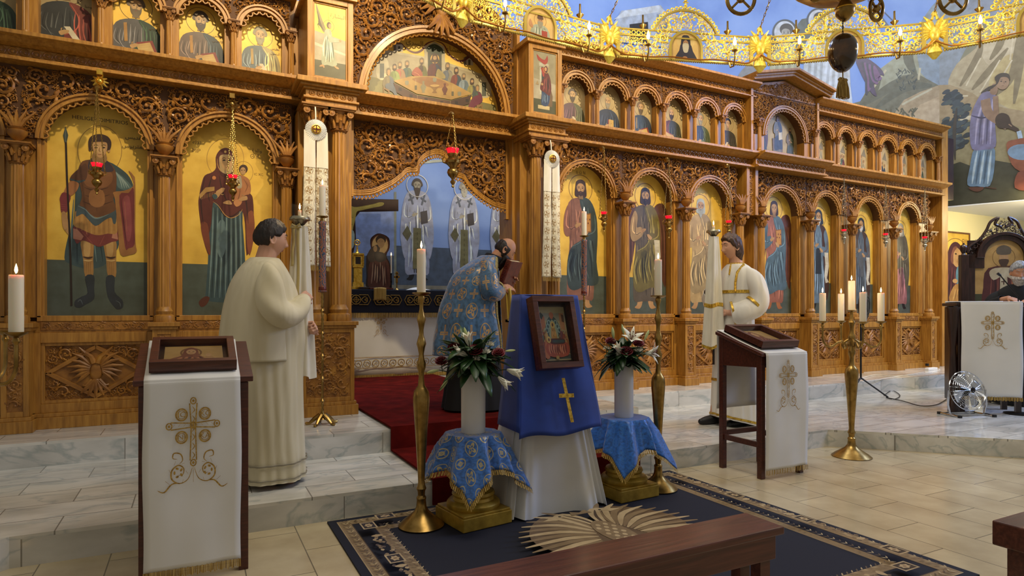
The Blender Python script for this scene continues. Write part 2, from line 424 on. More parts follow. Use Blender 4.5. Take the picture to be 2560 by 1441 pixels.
# octagonal marble platform and the step below the altar screen
XL,XR,YP=-.80,5.22,3.81
def slab(pts,z0,z1,name):
    o=struct(MB().prism(pts,z0,z1-.02,'z'),name,M['marbleriser'])
    t=struct(MB().prism(pts,z1-.02,z1,'z'),name+'_top',M['marble'])
    t.name=name.replace('riser','tread');return o
plat=[(XL,YP),(XR,YP),(XR+4.5,YP-4.5),(16,YP-4.5),(16,13),(-6,13),(-6,YP-4.5),(XL-4.5,YP-4.5)]
r1=slab(plat,0,Z1,'floor_platform_riser')
step=[(-6,5.42),(.68,5.42),(.68,4.76),(1.29,4.76),(3.12,4.76),(3.78,4.76),(3.78,5.55),(6.5,5.50),(6.5,5.18),(12.6,5.25),(12.6,12.9),(-5.9,12.9)]
slab(step,Z1,Z2,'floor_step_riser')
# red carpet down the steps
def carpet():
    x0,x1=1.36,3.02;mb=MB()
    prof=[(9.5,Z2+.012),(4.745,Z2+.012),(4.745,Z1+.012),(3.795,Z1+.012),(3.795,.010),(3.78,.010),(3.78,Z1+.026),(4.73,Z1+.026),(4.73,Z2+.026),(9.5,Z2+.026)]
    n=len(prof);prof=[(a,b) for a,b in prof]
    mb.prism(prof,x0,x1,'x')
    mb.build('red_carpet',M['carpet'],smooth=False,label='deep red carpet laid down the marble steps to the altar',cat='carpet')
    e=MB().box(x0-.005,x1,3.76,3.785,Z1+.024,Z1+.03)
carpet()
# walls
def wallmat(name,a,b_,c,sc=(1,1,1)):
    return noisy(mat(name,b_,.75),[(.3,a),(.5,b_),(.75,c)],sc,1.2,5)
M['bluewall']=wallmat('blue_painted_wall','#6f8ac4','#7f9ad0','#8ea6d6')
M['hillwall']=wallmat('painted_hill_wall','#7a7a66','#8f8a74','#a39c86')
wb=struct(MB().box(-3,8.6,9.6,9.8,0,8.6),'wall_back',M['bluewall'])
AW=[(8.6,9.6),(11.78,6.42)]
wa=struct(MB().prism([AW[0],AW[1],(12.0,6.6),(8.8,9.8)],0,8.6,'z'),'wall_apse_side',M['bluewall'])
# diagonal mural wall over the side aisle, aisle soffit, cream aisle wall
DW=[(11.78,6.42),(12.75,3.76)]
def dwall():
    (xa,ya),(xb,yb)=DW;dx,dy=xb-xa,yb-ya;L_=hypot(dx,dy);nx,ny=-dy/L_*-1,dx/L_*-1
    return MB().prism([(xa,ya),(xb,yb),(xb+.15,yb+.05),(xa+.15,ya+.05)],3.09,8.6,"z")
wd=struct(dwall(),'wall_diagonal',M['hillwall'])
struct(MB().prism([(11.2,6.42),(11.78,6.42),(12.75,3.76),(17,3.76),(17,6.6),(11.2,6.6)],3.07,3.2,'z'),'ceiling_aisle',mat('white_soffit','#dcdcd4',.8))
struct(MB().box(11.12,17,6.52,6.65,0,3.08),'wall_aisle',M['cream'])
# ================================================================== carved altar screen
IC=thing('iconostasis','tall carved golden-brown wooden altar screen standing on the marble step','altar screen',(2.26,6.15,Z2))
# ---- scroll templates (unit radius)
def scroll_template(turns,nleaf,seed):
    R=random.Random(seed);mb=MB();n=22;pts=[];rad=[]
    for i in range(n+1):
        t=i/n;a=turns*2*pi*t;r=1-.80*t**.85
        pts.append((r*cos(a),-(.25+.25*sin(pi*t)),r*sin(a)));rad.append(.145-.055*t)
    mb.tube(pts,rad,4,flat=1.3)
    mb.ball((pts[-1][0]*.5,-.42,pts[-1][2]*.5),(.19,.2,.19),6,4)
    for k in range(nleaf):
        a=2*pi*(k+.3*R.random())/nleaf*turns*.8;r=1-.80*(a/(turns*2*pi))**.85
        L_=(.58+.28*R.random())*(1 if r>.6 else .7);s_=1 if k % 2 else -.55
        q=[]
        for i in range(6):
            t=i/5;aa=a+.9*t*L_;rr=r+s_*L_*(.10+.75*sin(t*1.7)*.8)*(.8 if s_>0 else .7)
            q.append((rr*cos(aa),-(.15+.30*sin(pi*t)),rr*sin(aa)))
        mb.tube(q,[.05,.13,.15,.13,.09,.02],4,flat=1.1)
    return mb.v,mb.f
SCR=[scroll_template(1.25,9,1),scroll_template(1.45,10,2),scroll_template(1.0,9,3),scroll_template(.75,8,4)]
def stamp(mb,tpl,cx,cz,R,a,mir,Y,depth=1.0,yaxis=None):
    ca,sa=cos(a)*R,sin(a)*R;v,f=tpl
    vs=[(cx+(x*ca-z*sa)*mir,Y+y*R*depth,cz+x*sa+z*ca) for x,y,z in v]
    mb.add(vs,f if mir>0 else [t[::-1] for t in f])
def carve(mb,inside,bbox,Y,rmax=.085,rmin=.028,seed=1,depth=.8,tries=2600):
    R=random.Random(seed);cs=[];x0,x1,z0,z1=bbox
    area=(x1-x0)*(z1-z0)
    for rr,frac,ov in ((rmax,1,.86),(rmax*.74,1.5,.80),(rmax*.52,2.2,.76),(rmin,5,.72),(rmin*.8,6,.62)):
        for _ in range(int(min(14000,tries*frac*max(.15,area)*(.085/rmax)**1.3))):
            x,z=R.uniform(x0,x1),R.uniform(z0,z1)
            if any((x-a)**2+(z-b)**2<((rr+c)*ov)**2 for a,b,c in cs):continue
            if not inside(x,z):continue
            if not all(inside(x+rr*.98*cos(k*pi/4),z+rr*.98*sin(k*pi/4)) for k in range(8)):continue
            cs.append((x,z,rr))
            stamp(mb,SCR[R.randrange(4)],x,z,rr*.98,R.uniform(0,6.28),R.choice((-1,1)),Y,depth)
    return mb
def rect_in(x0,x1,z0,z1):return lambda x,z:x0<x<x1 and z0<z<z1
def rings(mb,x0,x1,z,Y,r,xz='x'):
    n=max(1,int((x1-x0)/(2.25*r)))
    for i in range(n):
        x=x0+(i+.5)*(x1-x0)/n
        mb.torus((x,Y,z),r*.85,r*.2,10,4,'y');mb.ball((x,Y,z),(r*.4,r*.25,r*.4),6,4)
# ---- column with capital and base
def column(parent,x,y,z0,z1,r,caph,first={}):
    key=(round(z0,2),round(z1,2),r)
    if key in first:
        c0,cx0,cy0=first[key];off=Vector((x-cx0,y-cy0,0))
        c=c0.copy();COL.objects.link(c);c.location=c0.location+off
        for nm in kids(c0):
            q=nm.copy();COL.objects.link(q);q.parent=c
        return c
    zc=z1-caph
    mb=MB();mb.lathe([(r*1.04,z0+.10*(z1-z0)**.5*.6),(r,z0+.10),(r*.98,(z0+zc)/2),(r*.88,zc)],(x,y,0),48,.14)
    col=mb.build('column',M['wood'],parent)
    b=MB();h=.045*(z1-z0)**.5
    b.lathe([(r*1.55,z0),(r*1.6,z0+h*.5),(r*1.5,z0+h),(r*1.15,z0+h*1.2),(r*1.3,z0+h*1.7),(r*1.05,z0+h*2.2),(r*1.0,z0+h*2.4)],(x,y,0),24)
    b.build('column_base',M['wood'],col)
    c=MB();k=caph
    c.lathe([(r*.95,zc),(r*1.12,zc+k*.05),(r*.9,zc+k*.1),(r*1.0,zc+k*.5),(r*1.35,zc+k*.82),(r*1.4,zc+k*.86)],(x,y,0),16)
    for row,(n,zz,rr,lh) in enumerate(((8,.12,1.02,.36),(8,.36,1.08,.36))):
        for i in range(n):
            a=2*pi*(i+.5*row)/n;d=Vector((cos(a),sin(a),0));p=Vector((x,y,0))
            c.tube([p+d*r*rr+Vector((0,0,zc+k*zz)),p+d*r*(rr+.12)+Vector((0,0,zc+k*(zz+lh*.5))),p+d*r*(rr+.42)+Vector((0,0,zc+k*(zz+lh))),p+d*r*(rr+.5)+Vector((0,0,zc+k*(zz+lh*.8)))],[r*.24,r*.26,r*.18,r*.08],5)
    for i in range(4):
        a=pi/4+pi/2*i;px,py=x+cos(a)*r*1.75,y+sin(a)*r*1.75
        c.ball((px,py,zc+k*.72),(r*.42,r*.42,k*.15),8,6)
        c.torus((px,py-r*.2,zc+k*.72),k*.12,k*.045,10,5,'y')
    w_=r*1.75;c.box(x-w_,x+w_,y-w_,y+w_,zc+k*.86,zc+k*.93);c.box(x-w_*1.12,x+w_*1.12,y-w_*1.12,y+w_*1.12,zc+k*.93,z1)
    c.build('capital',M['carved'],col)
    first[key]=(col,x,y)
    return col
def cornice(x0,x1,zb,Y,name='cornice',up=.19,ret0=True,ret1=True):
    """moulded shelf: zb bottom, Y front of the frieze"""
    mb=MB();u=up/.19
    mb.box(x0,x1,Y-.03,6.2,zb,zb+.018*u);mb.box(x0,x1,Y-.01,6.2,zb+.018*u,zb+.035*u)
    mb.box(x0,x1,Y+.02,6.2,zb+.035*u,zb+.11*u)
    mb.prism([(Y-.0,zb+.11*u),(Y-.05,zb+.125*u),(Y-.10,zb+.15*u),(Y-.13,zb+.16*u),(Y-.13,zb+.19*u),(6.2,zb+.19*u),(6.2,zb+.11*u)],x0,x1,'x')
    c=mb.build(name,M['wood'],IC,smooth=False,bevel=.003)
    r=MB();rings(r,x0+.02,x1-.02,zb+.072*u,Y+.015,.032*u);r.build('ring_frieze',M['carved'],c)
    return c
def bay(x0,x1,xa,xb,zs,zt,Yf,Yi,seed,fringe=True,rmax=.085,name='carved_spandrel'):
    """arched opening x0..x1 springing at zs in a panel xa..xb up to zt. front Yf, icon plane Yi"""
    cx,r=(x0+x1)/2,(x1-x0)/2;n=24
    inner=arc(cx,zs,r,0,pi,n)
    outer=[]
    for a,b in inner:
        if b <= zs:outer.append((xb if a>cx else xa,b));continue
        dx,dz=a-cx,b-zs;k=1e9
        if dx>1e-6:k=min(k,(xb-cx)/dx)
        if dx<-1e-6:k=min(k,(xa-cx)/dx)
        k=min(k,(zt-zs)/dz);outer.append((cx+dx*k,zs+dz*k))
    # corners
    def corner(px,pz):
        j=min(range(len(outer)),key=lambda i:hypot(outer[i][0]-px,outer[i][1]-pz));outer[j]=(px,pz)
    corner(xb,zt);corner(xa,zt)
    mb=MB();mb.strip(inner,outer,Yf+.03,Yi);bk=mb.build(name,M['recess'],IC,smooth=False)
    c=MB();rr=r+.055
    carve(c,lambda x,z:xa+.008<x<xb-.008 and zs<z<zt-.006 and hypot(x-cx,z-zs)>rr,(xa,xb,zs,zt),Yf+.03,rmax,rmax*.36,seed)
    c.build('scroll_carving',M['carved'],bk)
    m=MB()
    for r0,r1,y0 in ((r,r+.018,Yf-.005),(r+.018,r+.036,Yf+.012),(r+.036,r+.052,Yf-.002)):
        m.strip(arc(cx,zs,r0,0,pi,32),arc(cx,zs,r1,0,pi,32),y0,Yf+.06)
    if fringe:
        k=int(pi*r/.055)
        for i in range(k):
            a=pi*(i+.5)/k
            m.tube([(cx+(r+.0)*cos(a+s_)*1,Yf+.02,zs+(r-d_)*sin(a+s_)) if 0 else (cx+(r-d_)*cos(a+s_),Yf+.015,zs+(r-d_)*sin(a+s_)) for s_,d_ in ((-.45*pi/k,-.005),(-.3*pi/k,.022),(0,.032),(.3*pi/k,.022),(.45*pi/k,-.005))],.007,5)
            a=pi*i/k
            m.ball((cx+(r-.016)*cos(a),Yf+.015,zs+(r-.016)*sin(a)),.010,6,4)
    m.build('arch_moulding',M['wood'],bk,angle=60)
    return bk
def urn(mb,x,y,z,s):
    mb.lathe([(.3*s,0),(.34*s,.05*s),(.15*s,.16*s),(.3*s,.3*s),(.5*s,.55*s),(.55*s,.75*s),(.4*s,.82*s),(.52*s,.95*s)],(x,y,z),16)
    for i in range(5):
        a=-pi/2+(i-2)*.5;dx=(i-2)*.35*s
        mb.tube([(x+dx*.2,y-.2*s,z+.9*s),(x+dx*.6,y-.3*s,z+1.4*s),(x+dx*1.4,y-.25*s,z+2.0*s)],[.1*s,.13*s,.04*s],5)
# ---- lower tier
LB=[(-2.05,-1.34),(-1.05,-.35),(-.09,.64),(3.67,4.40),(4.66,5.32),(5.62,6.28),(6.92,7.62),(7.93,8.48),(8.90,9.48),(9.93,10.46)]
LC=[-1.20,-.22,.745,3.55,4.53,5.47,6.40,6.79,7.77,8.69,9.70,10.62]
LE={0:(-2.3,-1.2),1:(-1.2,-.22),2:(-.22,.80),3:(3.5,4.53),4:(4.53,5.47),5:(5.47,6.42),6:(6.76,7.77),7:(7.77,8.69),8:(8.69,9.70),9:(9.70,10.75)}
ZCAP=2.53
def frame_stile(mb,x0,x1,y0,z0,z1):mb.box(x0,x1,y0,6.2,z0,z1)
def diamond(mb,x0,x1,z0,z1,Y,w_=.012):
    cx,cz=(x0+x1)/2,(z0+z1)/2;P=[(x1,cz),(cx,z1),(x0,cz),(cx,z0)]
    for d in (0,.035):
        Q=[(cx+(a-cx)*(1-d*2.2),cz+(b-cz)*(1-d*2.2)) for a,b in P]
        for i in range(4):
            a,b=Q[i],Q[(i+1) % 4];mb.tube([(a[0],Y,a[1]),(b[0],Y,b[1])],w_,5)
def wood_eagle(mb,cx,cz,Y,s):
    """double headed eagle in relief"""
    mb.ball((cx,Y,cz),(.16*s,.08*s,.30*s),12,8)
    for sg in (-1,1):
        mb.tube([(cx+sg*.05*s,Y-.03*s,cz+.2*s),(cx+sg*.12*s,Y-.05*s,cz+.38*s),(cx+sg*.22*s,Y-.05*s,cz+.46*s),(cx+sg*.34*s,Y-.03*s,cz+.40*s)],[.09*s,.07*s,.07*s,.015*s],7)
        for k in range(7):
            t=k/6;a=radians(62-112*t)
            L_=(.62-.20*t)*s
            q=[(cx+sg*(.10+.06*t)*s,Y-.02*s,cz+(.18-.22*t)*s)]
            q.append((q[0][0]+sg*cos(a)*L_*.5,Y-.05*s,q[0][2]+sin(a)*L_*.5+.03*s));q.append((q[0][0]+sg*cos(a)*L_,Y-.02*s,q[0][2]+sin(a)*L_*.85))
            mb.tube(q,[.05*s,.055*s,.015*s],6)
        mb.tube([(cx+sg*.08*s,Y-.02*s,cz-.25*s),(cx+sg*.22*s,Y-.05*s,cz-.42*s),(cx+sg*.30*s,Y-.03*s,cz-.40*s)],[.05*s,.04*s,.03*s],6)
    for k in range(5):
        a=radians(-90+(k-2)*20);mb.tube([(cx,Y,cz-.22*s),(cx+cos(a)*.3*s,Y-.05*s,cz-.22*s+sin(a)*.3*s),(cx+cos(a)*.52*s,Y-.02*s,cz-.22*s+sin(a)*.5*s)],[.04*s,.06*s,.03*s],6)
def pedestal(x0,x1,yf,z0=Z2,z1=1.16,seed=3):
    mb=MB();mb.box(x0-.03,x1+.03,yf-.03,6.15,z0,z0+.09);mb.box(x0-.015,x1+.015,yf-.015,6.15,z0+.09,z0+.12)
    mb.box(x0,x1,yf+.012,6.15,z0+.12,z1-.06)
    for a,b in ((x0,x0+.035),(x1-.035,x1)):mb.box(a,b,yf,yf+.02,z0+.12,z1-.06)
    mb.box(x0+.035,x1-.035,yf,yf+.02,z0+.12,z0+.16);mb.box(x0+.035,x1-.035,yf,yf+.02,z1-.10,z1-.06)
    mb.box(x0-.015,x1+.015,yf-.015,6.15,z1-.06,z1-.035);mb.box(x0-.03,x1+.03,yf-.03,6.15,z1-.035,z1)
    p=mb.build('pedestal',M['wood'],IC,smooth=False,bevel=.003)
    r=MB().box(x0+.03,x1-.03,yf+.008,yf+.02,z0+.16,z1-.10);carve(r,rect_in(x0+.032,x1-.032,z0+.16,z1-.10),(x0,x1,z0,z1),yf+.012,min(.06,(x1-x0-.064)/2.05),.02,seed,.5,4000)
    # side face carving, facing +x
    r.build('pedestal_carving',M['carved'],p)
    return p
for i,(x0,x1) in enumerate(LB):
    xa,xb=LE[i];r=(x1-x0)/2;zs=2.95-r
    # stiles beside the icon and base below
    st=MB();yf=6.03
    st.box(xa,x0-.0,yf+.02,6.2,1.20,zs);st.box(x1+.0,xb,yf+.02,6.2,1.20,zs)
    for a,b in ((x0-.045,x0-.018),(x1+.018,x1+.045)):st.box(a,b,yf,yf+.03,1.20,zs)
    st.box(x0-.045,x1+.045,yf-.0,6.2,1.17,1.215);st.box(xa,xb,yf+.01,6.2,1.08,1.17)
    s_=st.build('bay_frame',M['wood'],IC,smooth=False,bevel=.003)
    fz=MB().box(x0-.02,x1+.02,yf+.002,yf+.012,1.10,1.165);carve(fz,rect_in(x0-.015,x1+.015,1.102,1.163),(x0,x1,1.1,1.165),yf+.005,.030,.014,60+i,.5,9000)
    fz.build('bay_frieze',M['carved'],s_)
    ba=MB();px0,px1=xa+.10,xb-.10
    ba.box(xa,xb,5.97,6.2,Z2,.42);ba.box(xa,xb,5.99,6.2,.42,.45)
    ba.box(xa,px0+.03,6.02,6.2,.45,1.08);ba.box(px1-.03,xb,6.02,6.2,.45,1.08)
    ba.box(px0+.03,px1-.03,6.02,6.2,.45,.52);ba.box(px0+.03,px1-.03,6.02,6.2,1.0,1.08);ba.box(px0,px1,6.07,6.2,.5,1.02)
    for (a0,a1,b0,b1) in ((px0+.03,px0+.055,.52,1.0),(px1-.055,px1-.03,.52,1.0),(px0+.055,px1-.055,.52,.545),(px0+.055,px1-.055,.975,1.0)):ba.box(a0,a1,6.035,6.08,b0,b1)
    b_=ba.build('base_panel',M['wood'],IC,smooth=False,bevel=.003)
    if i>0:
        cv=MB().box(px0+.055,px1-.055,6.06,6.075,.545,.975);cx,cz=(px0+px1)/2,.76
        hx,hz=(px1-px0)/2-.06,.21
        dm=lambda x,z:abs(x-cx)/hx+abs(z-cz)/hz
        carve(cv,lambda x,z:abs(x-cx)<hx and abs(z-cz)<hz and dm(x,z)>1.03,(px0,px1,.54,.98),6.06,.055,.02,90+i,.7,4500)
        diamond(cv,cx-hx,cx+hx,cz-hz,cz+hz,6.05)
        wood_eagle(cv,cx,cz+.01,6.055,min(.30,hx*.9))
        cv.build('panel_carving',M['carved'],b_)
    bay(x0,x1,xa,xb,zs,3.155,6.0,6.17,20+i)
for x in LC:
    if x in (3.55,):continue
    dx=.085 if x<8 else .075
    if x==.745:dx=.075
    pedestal(x-dx,x+dx,5.87,seed=int(x*10)+40)
    column(IC,x,5.95,1.16,ZCAP,.050,.16)
    u=MB();urn(u,x,5.95,ZCAP+.0,.125);u.build('carved_urn',M['carved'],IC)
# cornices of the lower tier
cornice(-2.3,.86,3.155,5.93);cornice(1.30,3.10,3.11,5.93,up=.20);cornice(3.44,6.60,3.155,5.93);cornice(6.60,7.98,3.155,5.85);cornice(7.98,11.05,3.155,5.95)
# angel bay projects: carved side posts
for x in (6.50,6.66):
    MB().box(x,x+.05,5.93,6.2,ZCAP,3.155).build('carved_post',M['wood'],IC,smooth=False)
cv=MB().box(6.55,6.66,5.97,6.0,ZCAP,3.155);carve(cv,rect_in(6.555,6.655,ZCAP,3.15),(6.55,6.66,ZCAP,3.155),5.97,.05,.02,300,.6,5000);cv.build('post_carving',M['carved'],IC)
# backing board
for a,b,z,k in ((-2.3,1.30,Z2,4.2),(3.10,11.1,Z2,4.2),(1.30,3.10,3.12,4.3)):MB().box(a,b,6.2,6.26,z,k).build('backing_board',M['wood'],IC,smooth=False)
# ---- upper tier
UPL=[-2.14,-1.65,-1.16,-.67,-.185,.31,.79]
UPR=[3.68,4.167,4.68,5.16,5.66,6.14,6.63]
UPF=[7.93,8.43,8.92,9.42,9.96,10.45,10.98]
def upper(xs,seed,zt=4.10):
    for i in range(len(xs)-1):
        a,b=xs[i],xs[i+1];r=(b-a)/2-.07;cx=(a+b)/2;zs=3.955-r
        bay(cx-r,cx+r,a,b,zs,zt,6.02,6.17,seed+i,rmax=.05,name='niche_arch')
        [MB().box(u_,v_,6.06,6.2,3.34,zs).build('niche_jamb',M['wood'],IC,smooth=False) for u_,v_ in ((a,cx-r),(cx+r,b))]
    for x in xs:column(IC,x,6.0,3.345,3.80,.026,.10)
    cornice(xs[0]-.05,xs[-1]+.05,zt,5.96,'top_cornice',up=.17)
upper(UPL,400);upper(UPR,420);upper(UPF,440)
MB().box(11.05,11.22,5.98,6.3,Z2,4.3).build('end_post',M['wood'],IC,smooth=False,bevel=.004)
MB().box(11.22,11.42,6.0,6.3,3.12,4.15).build('dark_end_post',M['darkwood'],IC,smooth=False,label='dark wooden end post')
# ---- pedimented bay over the angel icon
gx0,gx1=6.72,7.79;gcx=(gx0+gx1)/2;gr=.40;gz=3.62
bay(gcx-gr,gcx+gr,gx0-.10,gx1+.10,gz,4.18,5.93,6.10,460,rmax=.05,name='pediment_bay')
for a,b,y,z in ((gx0-.10,gcx-gr,5.96,gz),(gcx+gr,gx1+.10,5.96,gz),(gx0-.14,gx0-.10,5.93,4.3),(gx1+.10,gx1+.14,5.93,4.3)):MB().box(a,b,y,6.195,3.34,z).build('pediment_jamb',M['wood'],IC,smooth=False)
for x in (gx0-.02,gx1+.02):column(IC,x,5.90,3.345,3.80,.026,.10)
mb=MB().prism([(6.62,4.18),(7.89,4.18),(7.89,4.28),(gcx,4.42),(6.62,4.28)],5.95,6.2);carve(mb,lambda x,z:4.19<z<4.40-abs(x-gcx)*.22-.01 and 6.64<x<7.87,(6.62,7.89,4.18,4.42),5.95,.05,.02,470,.7,6000)
mb.build('gable_carving',M['carved'],IC)
mb=MB();T=[(6.50,4.27),(gcx,4.44),(8.02,4.27)]
for d0,d1,y in ((0,.03,5.80),(.03,.055,5.77),(.055,.085,5.72)):
    mb.strip([(a,b+d0) for a,b in T],[(a+(a-gcx)*.02,b+d1) for a,b in T],y,6.3)
mb.build('gable_roof',M['wood'],IC,smooth=False,bevel=.003)
# ---- central pilasters flanking the royal doors
def pilaster(xs,x0,x1,px0,px1):
    pedestal(px0,px1,5.62,seed=int(px0*10)+200)
    mb=MB();mb.box(px0,px1,5.86,6.2,1.16,3.06);mb.build('pilaster_body',M['wood'],IC,smooth=False,bevel=.004)
    for x in xs:column(IC,x,5.73,1.16,3.06,.066,.20)
    mb=MB();Y=5.62
    mb.box(x0,x1,Y,6.2,3.06,3.10);mb.box(x0-.02,x1+.02,Y-.02,6.2,3.10,3.12);mb.box(x0,x1,Y,6.2,3.12,3.18)
    mb.prism([(x0-.02,Y-.02),(x1+.02,Y-.02),(x1+.02,6.2),(x0-.02,6.2)],3.18,3.20,'z');mb.box(x0-.05,x1+.05,Y-.05,6.2,3.20,3.22);mb.box(x0-.08,x1+.08,Y-.08,6.2,3.22,3.265)
    im=mb.build('impost_block',M['wood'],IC,smooth=False,bevel=.004)
    r=MB();rings(r,x0+.02,x1-.02,3.15,Y-.003,.026);r.build('ring_frieze',M['carved'],im)
    # projecting icon box
    bx=MB();a,b,Yb=x0+.02,x1-.02,5.66
    bx.box(a,b,Yb+.03,6.2,3.265,4.03)
    for (u0,u1,v0,v1) in ((a,a+.05,3.265,4.03),(b-.05,b,3.265,4.03),(a+.05,b-.05,3.265,3.315),(a+.05,b-.05,3.98,4.03)):bx.box(u0,u1,Yb,Yb+.04,v0,v1)
    for (u0,u1,v0,v1) in ((a+.05,a+.065,3.315,3.98),(b-.065,b-.05,3.315,3.98),(a+.065,b-.065,3.315,3.33),(a+.065,b-.065,3.965,3.98)):bx.box(u0,u1,Yb+.015,Yb+.035,v0,v1)
    bx.box(a-.03,b+.03,Yb-.03,6.2,4.03,4.08)
    bx.build('icon_box',M['wood'],IC,smooth=False,bevel=.003)
    return (a+.065,b-.065,3.33,3.965,Yb+.022)
BOXL=pilaster((.955,1.165),.86,1.30,.83,1.28)
BOXR=pilaster((3.20,3.42),3.06,3.50,3.08,3.52)
# ---- royal door header, ogee arch with pierced carving
YH=6.08
hd=[(867,486),(905,487),(933,484),(960,472),(980,462),(1003,445),(1019,430),(1042,428),(1046,412),(1060,396),(1078,387),(1094,384),(1110,390),(1122,402),(1132,420),(1139,439),(1159,447),(1172,466),(1190,484),(1210,500),(1235,514),(1262,522),(1292,526)]
hw=[wp(a,b,YH) for a,b in hd]
hs=smooth_pts(hw,3);top=[(a,3.12) for a,b in hs]
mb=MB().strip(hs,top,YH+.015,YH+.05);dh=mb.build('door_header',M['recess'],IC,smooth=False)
poly=hs+[(3.05,3.11),(1.33,3.11)]
mb=MB();off=[(a,b+.05) for a,b in hs];P2=off+[(3.04,3.10),(1.36,3.10)]
carve(mb,lambda x,z:1.385<x<3.02 and inpoly(x,z,P2),(1.36,3.05,2.2,3.11),YH+.015,.09,.026,500,.75,5200)
mb.build('scroll_carving',M['carved'],dh)
mb=MB()
for dz,rr in ((.0,.012),(.022,.009),(.040,.008)):mb.tube([(a,YH,b+dz) for a,b in hs],rr,6)
for i in range(1,len(hs)-1,1):
    a,b=hs[i]
    mb.torus((a,YH,b-.022),.017,.006,8,4,'y');mb.ball((a,YH,b-.044),.009,6,4)
mb.box(1.335,1.375,YH-.01,YH+.05,2.36,3.12);mb.box(3.02,3.06,YH-.01,YH+.05,2.25,3.12)
mb.build('header_moulding',M['wood'],dh)
# door jambs
for a,b in ((1.28,1.335),(3.05,3.10)):MB().box(a,b,5.98,6.3,Z2,3.12).build('door_jamb',M['wood'],IC,smooth=False,bevel=.004)
# ---- lunette surround with gable
lcx,lz,lr=2.21,3.315,.745
gab=[(3.12,3.31),(3.12,4.22),(2.9,4.40),(2.55,4.70),(2.21,4.95),(1.86,4.75),(1.5,4.6),(1.28,4.5),(1.28,3.31)]
inner=arc(lcx,lz,lr+.02,0,pi,40);outer=[]
for a,b in inner:
    dx,dz=a-lcx,b-lz;L_=hypot(dx,dz) or 1;k=lr
    while inpoly(lcx+dx/L_*k,lz+.0001+dz/L_*k,gab) and k<3:k+=.01
    outer.append((lcx+dx/L_*k,lz+dz/L_*k))
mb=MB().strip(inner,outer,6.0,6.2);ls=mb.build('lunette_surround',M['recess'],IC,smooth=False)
mb=MB();carve(mb,lambda x,z:inpoly(x,z,gab) and hypot(x-lcx,z-lz)>lr+.075 and x<3.06 and x>1.33,(1.3,3.12,3.31,4.95),6.0,.085,.028,520,.85,3600)
wood_eagle(mb,lcx+.02,4.34,5.95,.42)
mb.build('scroll_carving',M['carved'],ls)
mb=MB()
for r0,r1,y in ((lr,lr+.02,5.96),(lr+.02,lr+.045,5.98),(lr+.045,lr+.07,5.965)):mb.strip(arc(lcx,lz,r0,0,pi,48),arc(lcx,lz,r1,0,pi,48),y,6.03)
for i in range(44):
    a=pi*(i+.5)/44;p=(lcx+(lr-.004)*cos(a),5.985,lz+(lr-.004)*sin(a));mb.torus(p,.022,.007,8,4,'y')
mb.build('lunette_moulding',M['wood'],ls,angle=60)
for a,b,z in ((3.065,3.10,4.25),(1.30,1.33,4.5)):MB().box(a,b,5.9,6.1,3.31,z).build('side_post',M['wood'],IC,smooth=False)
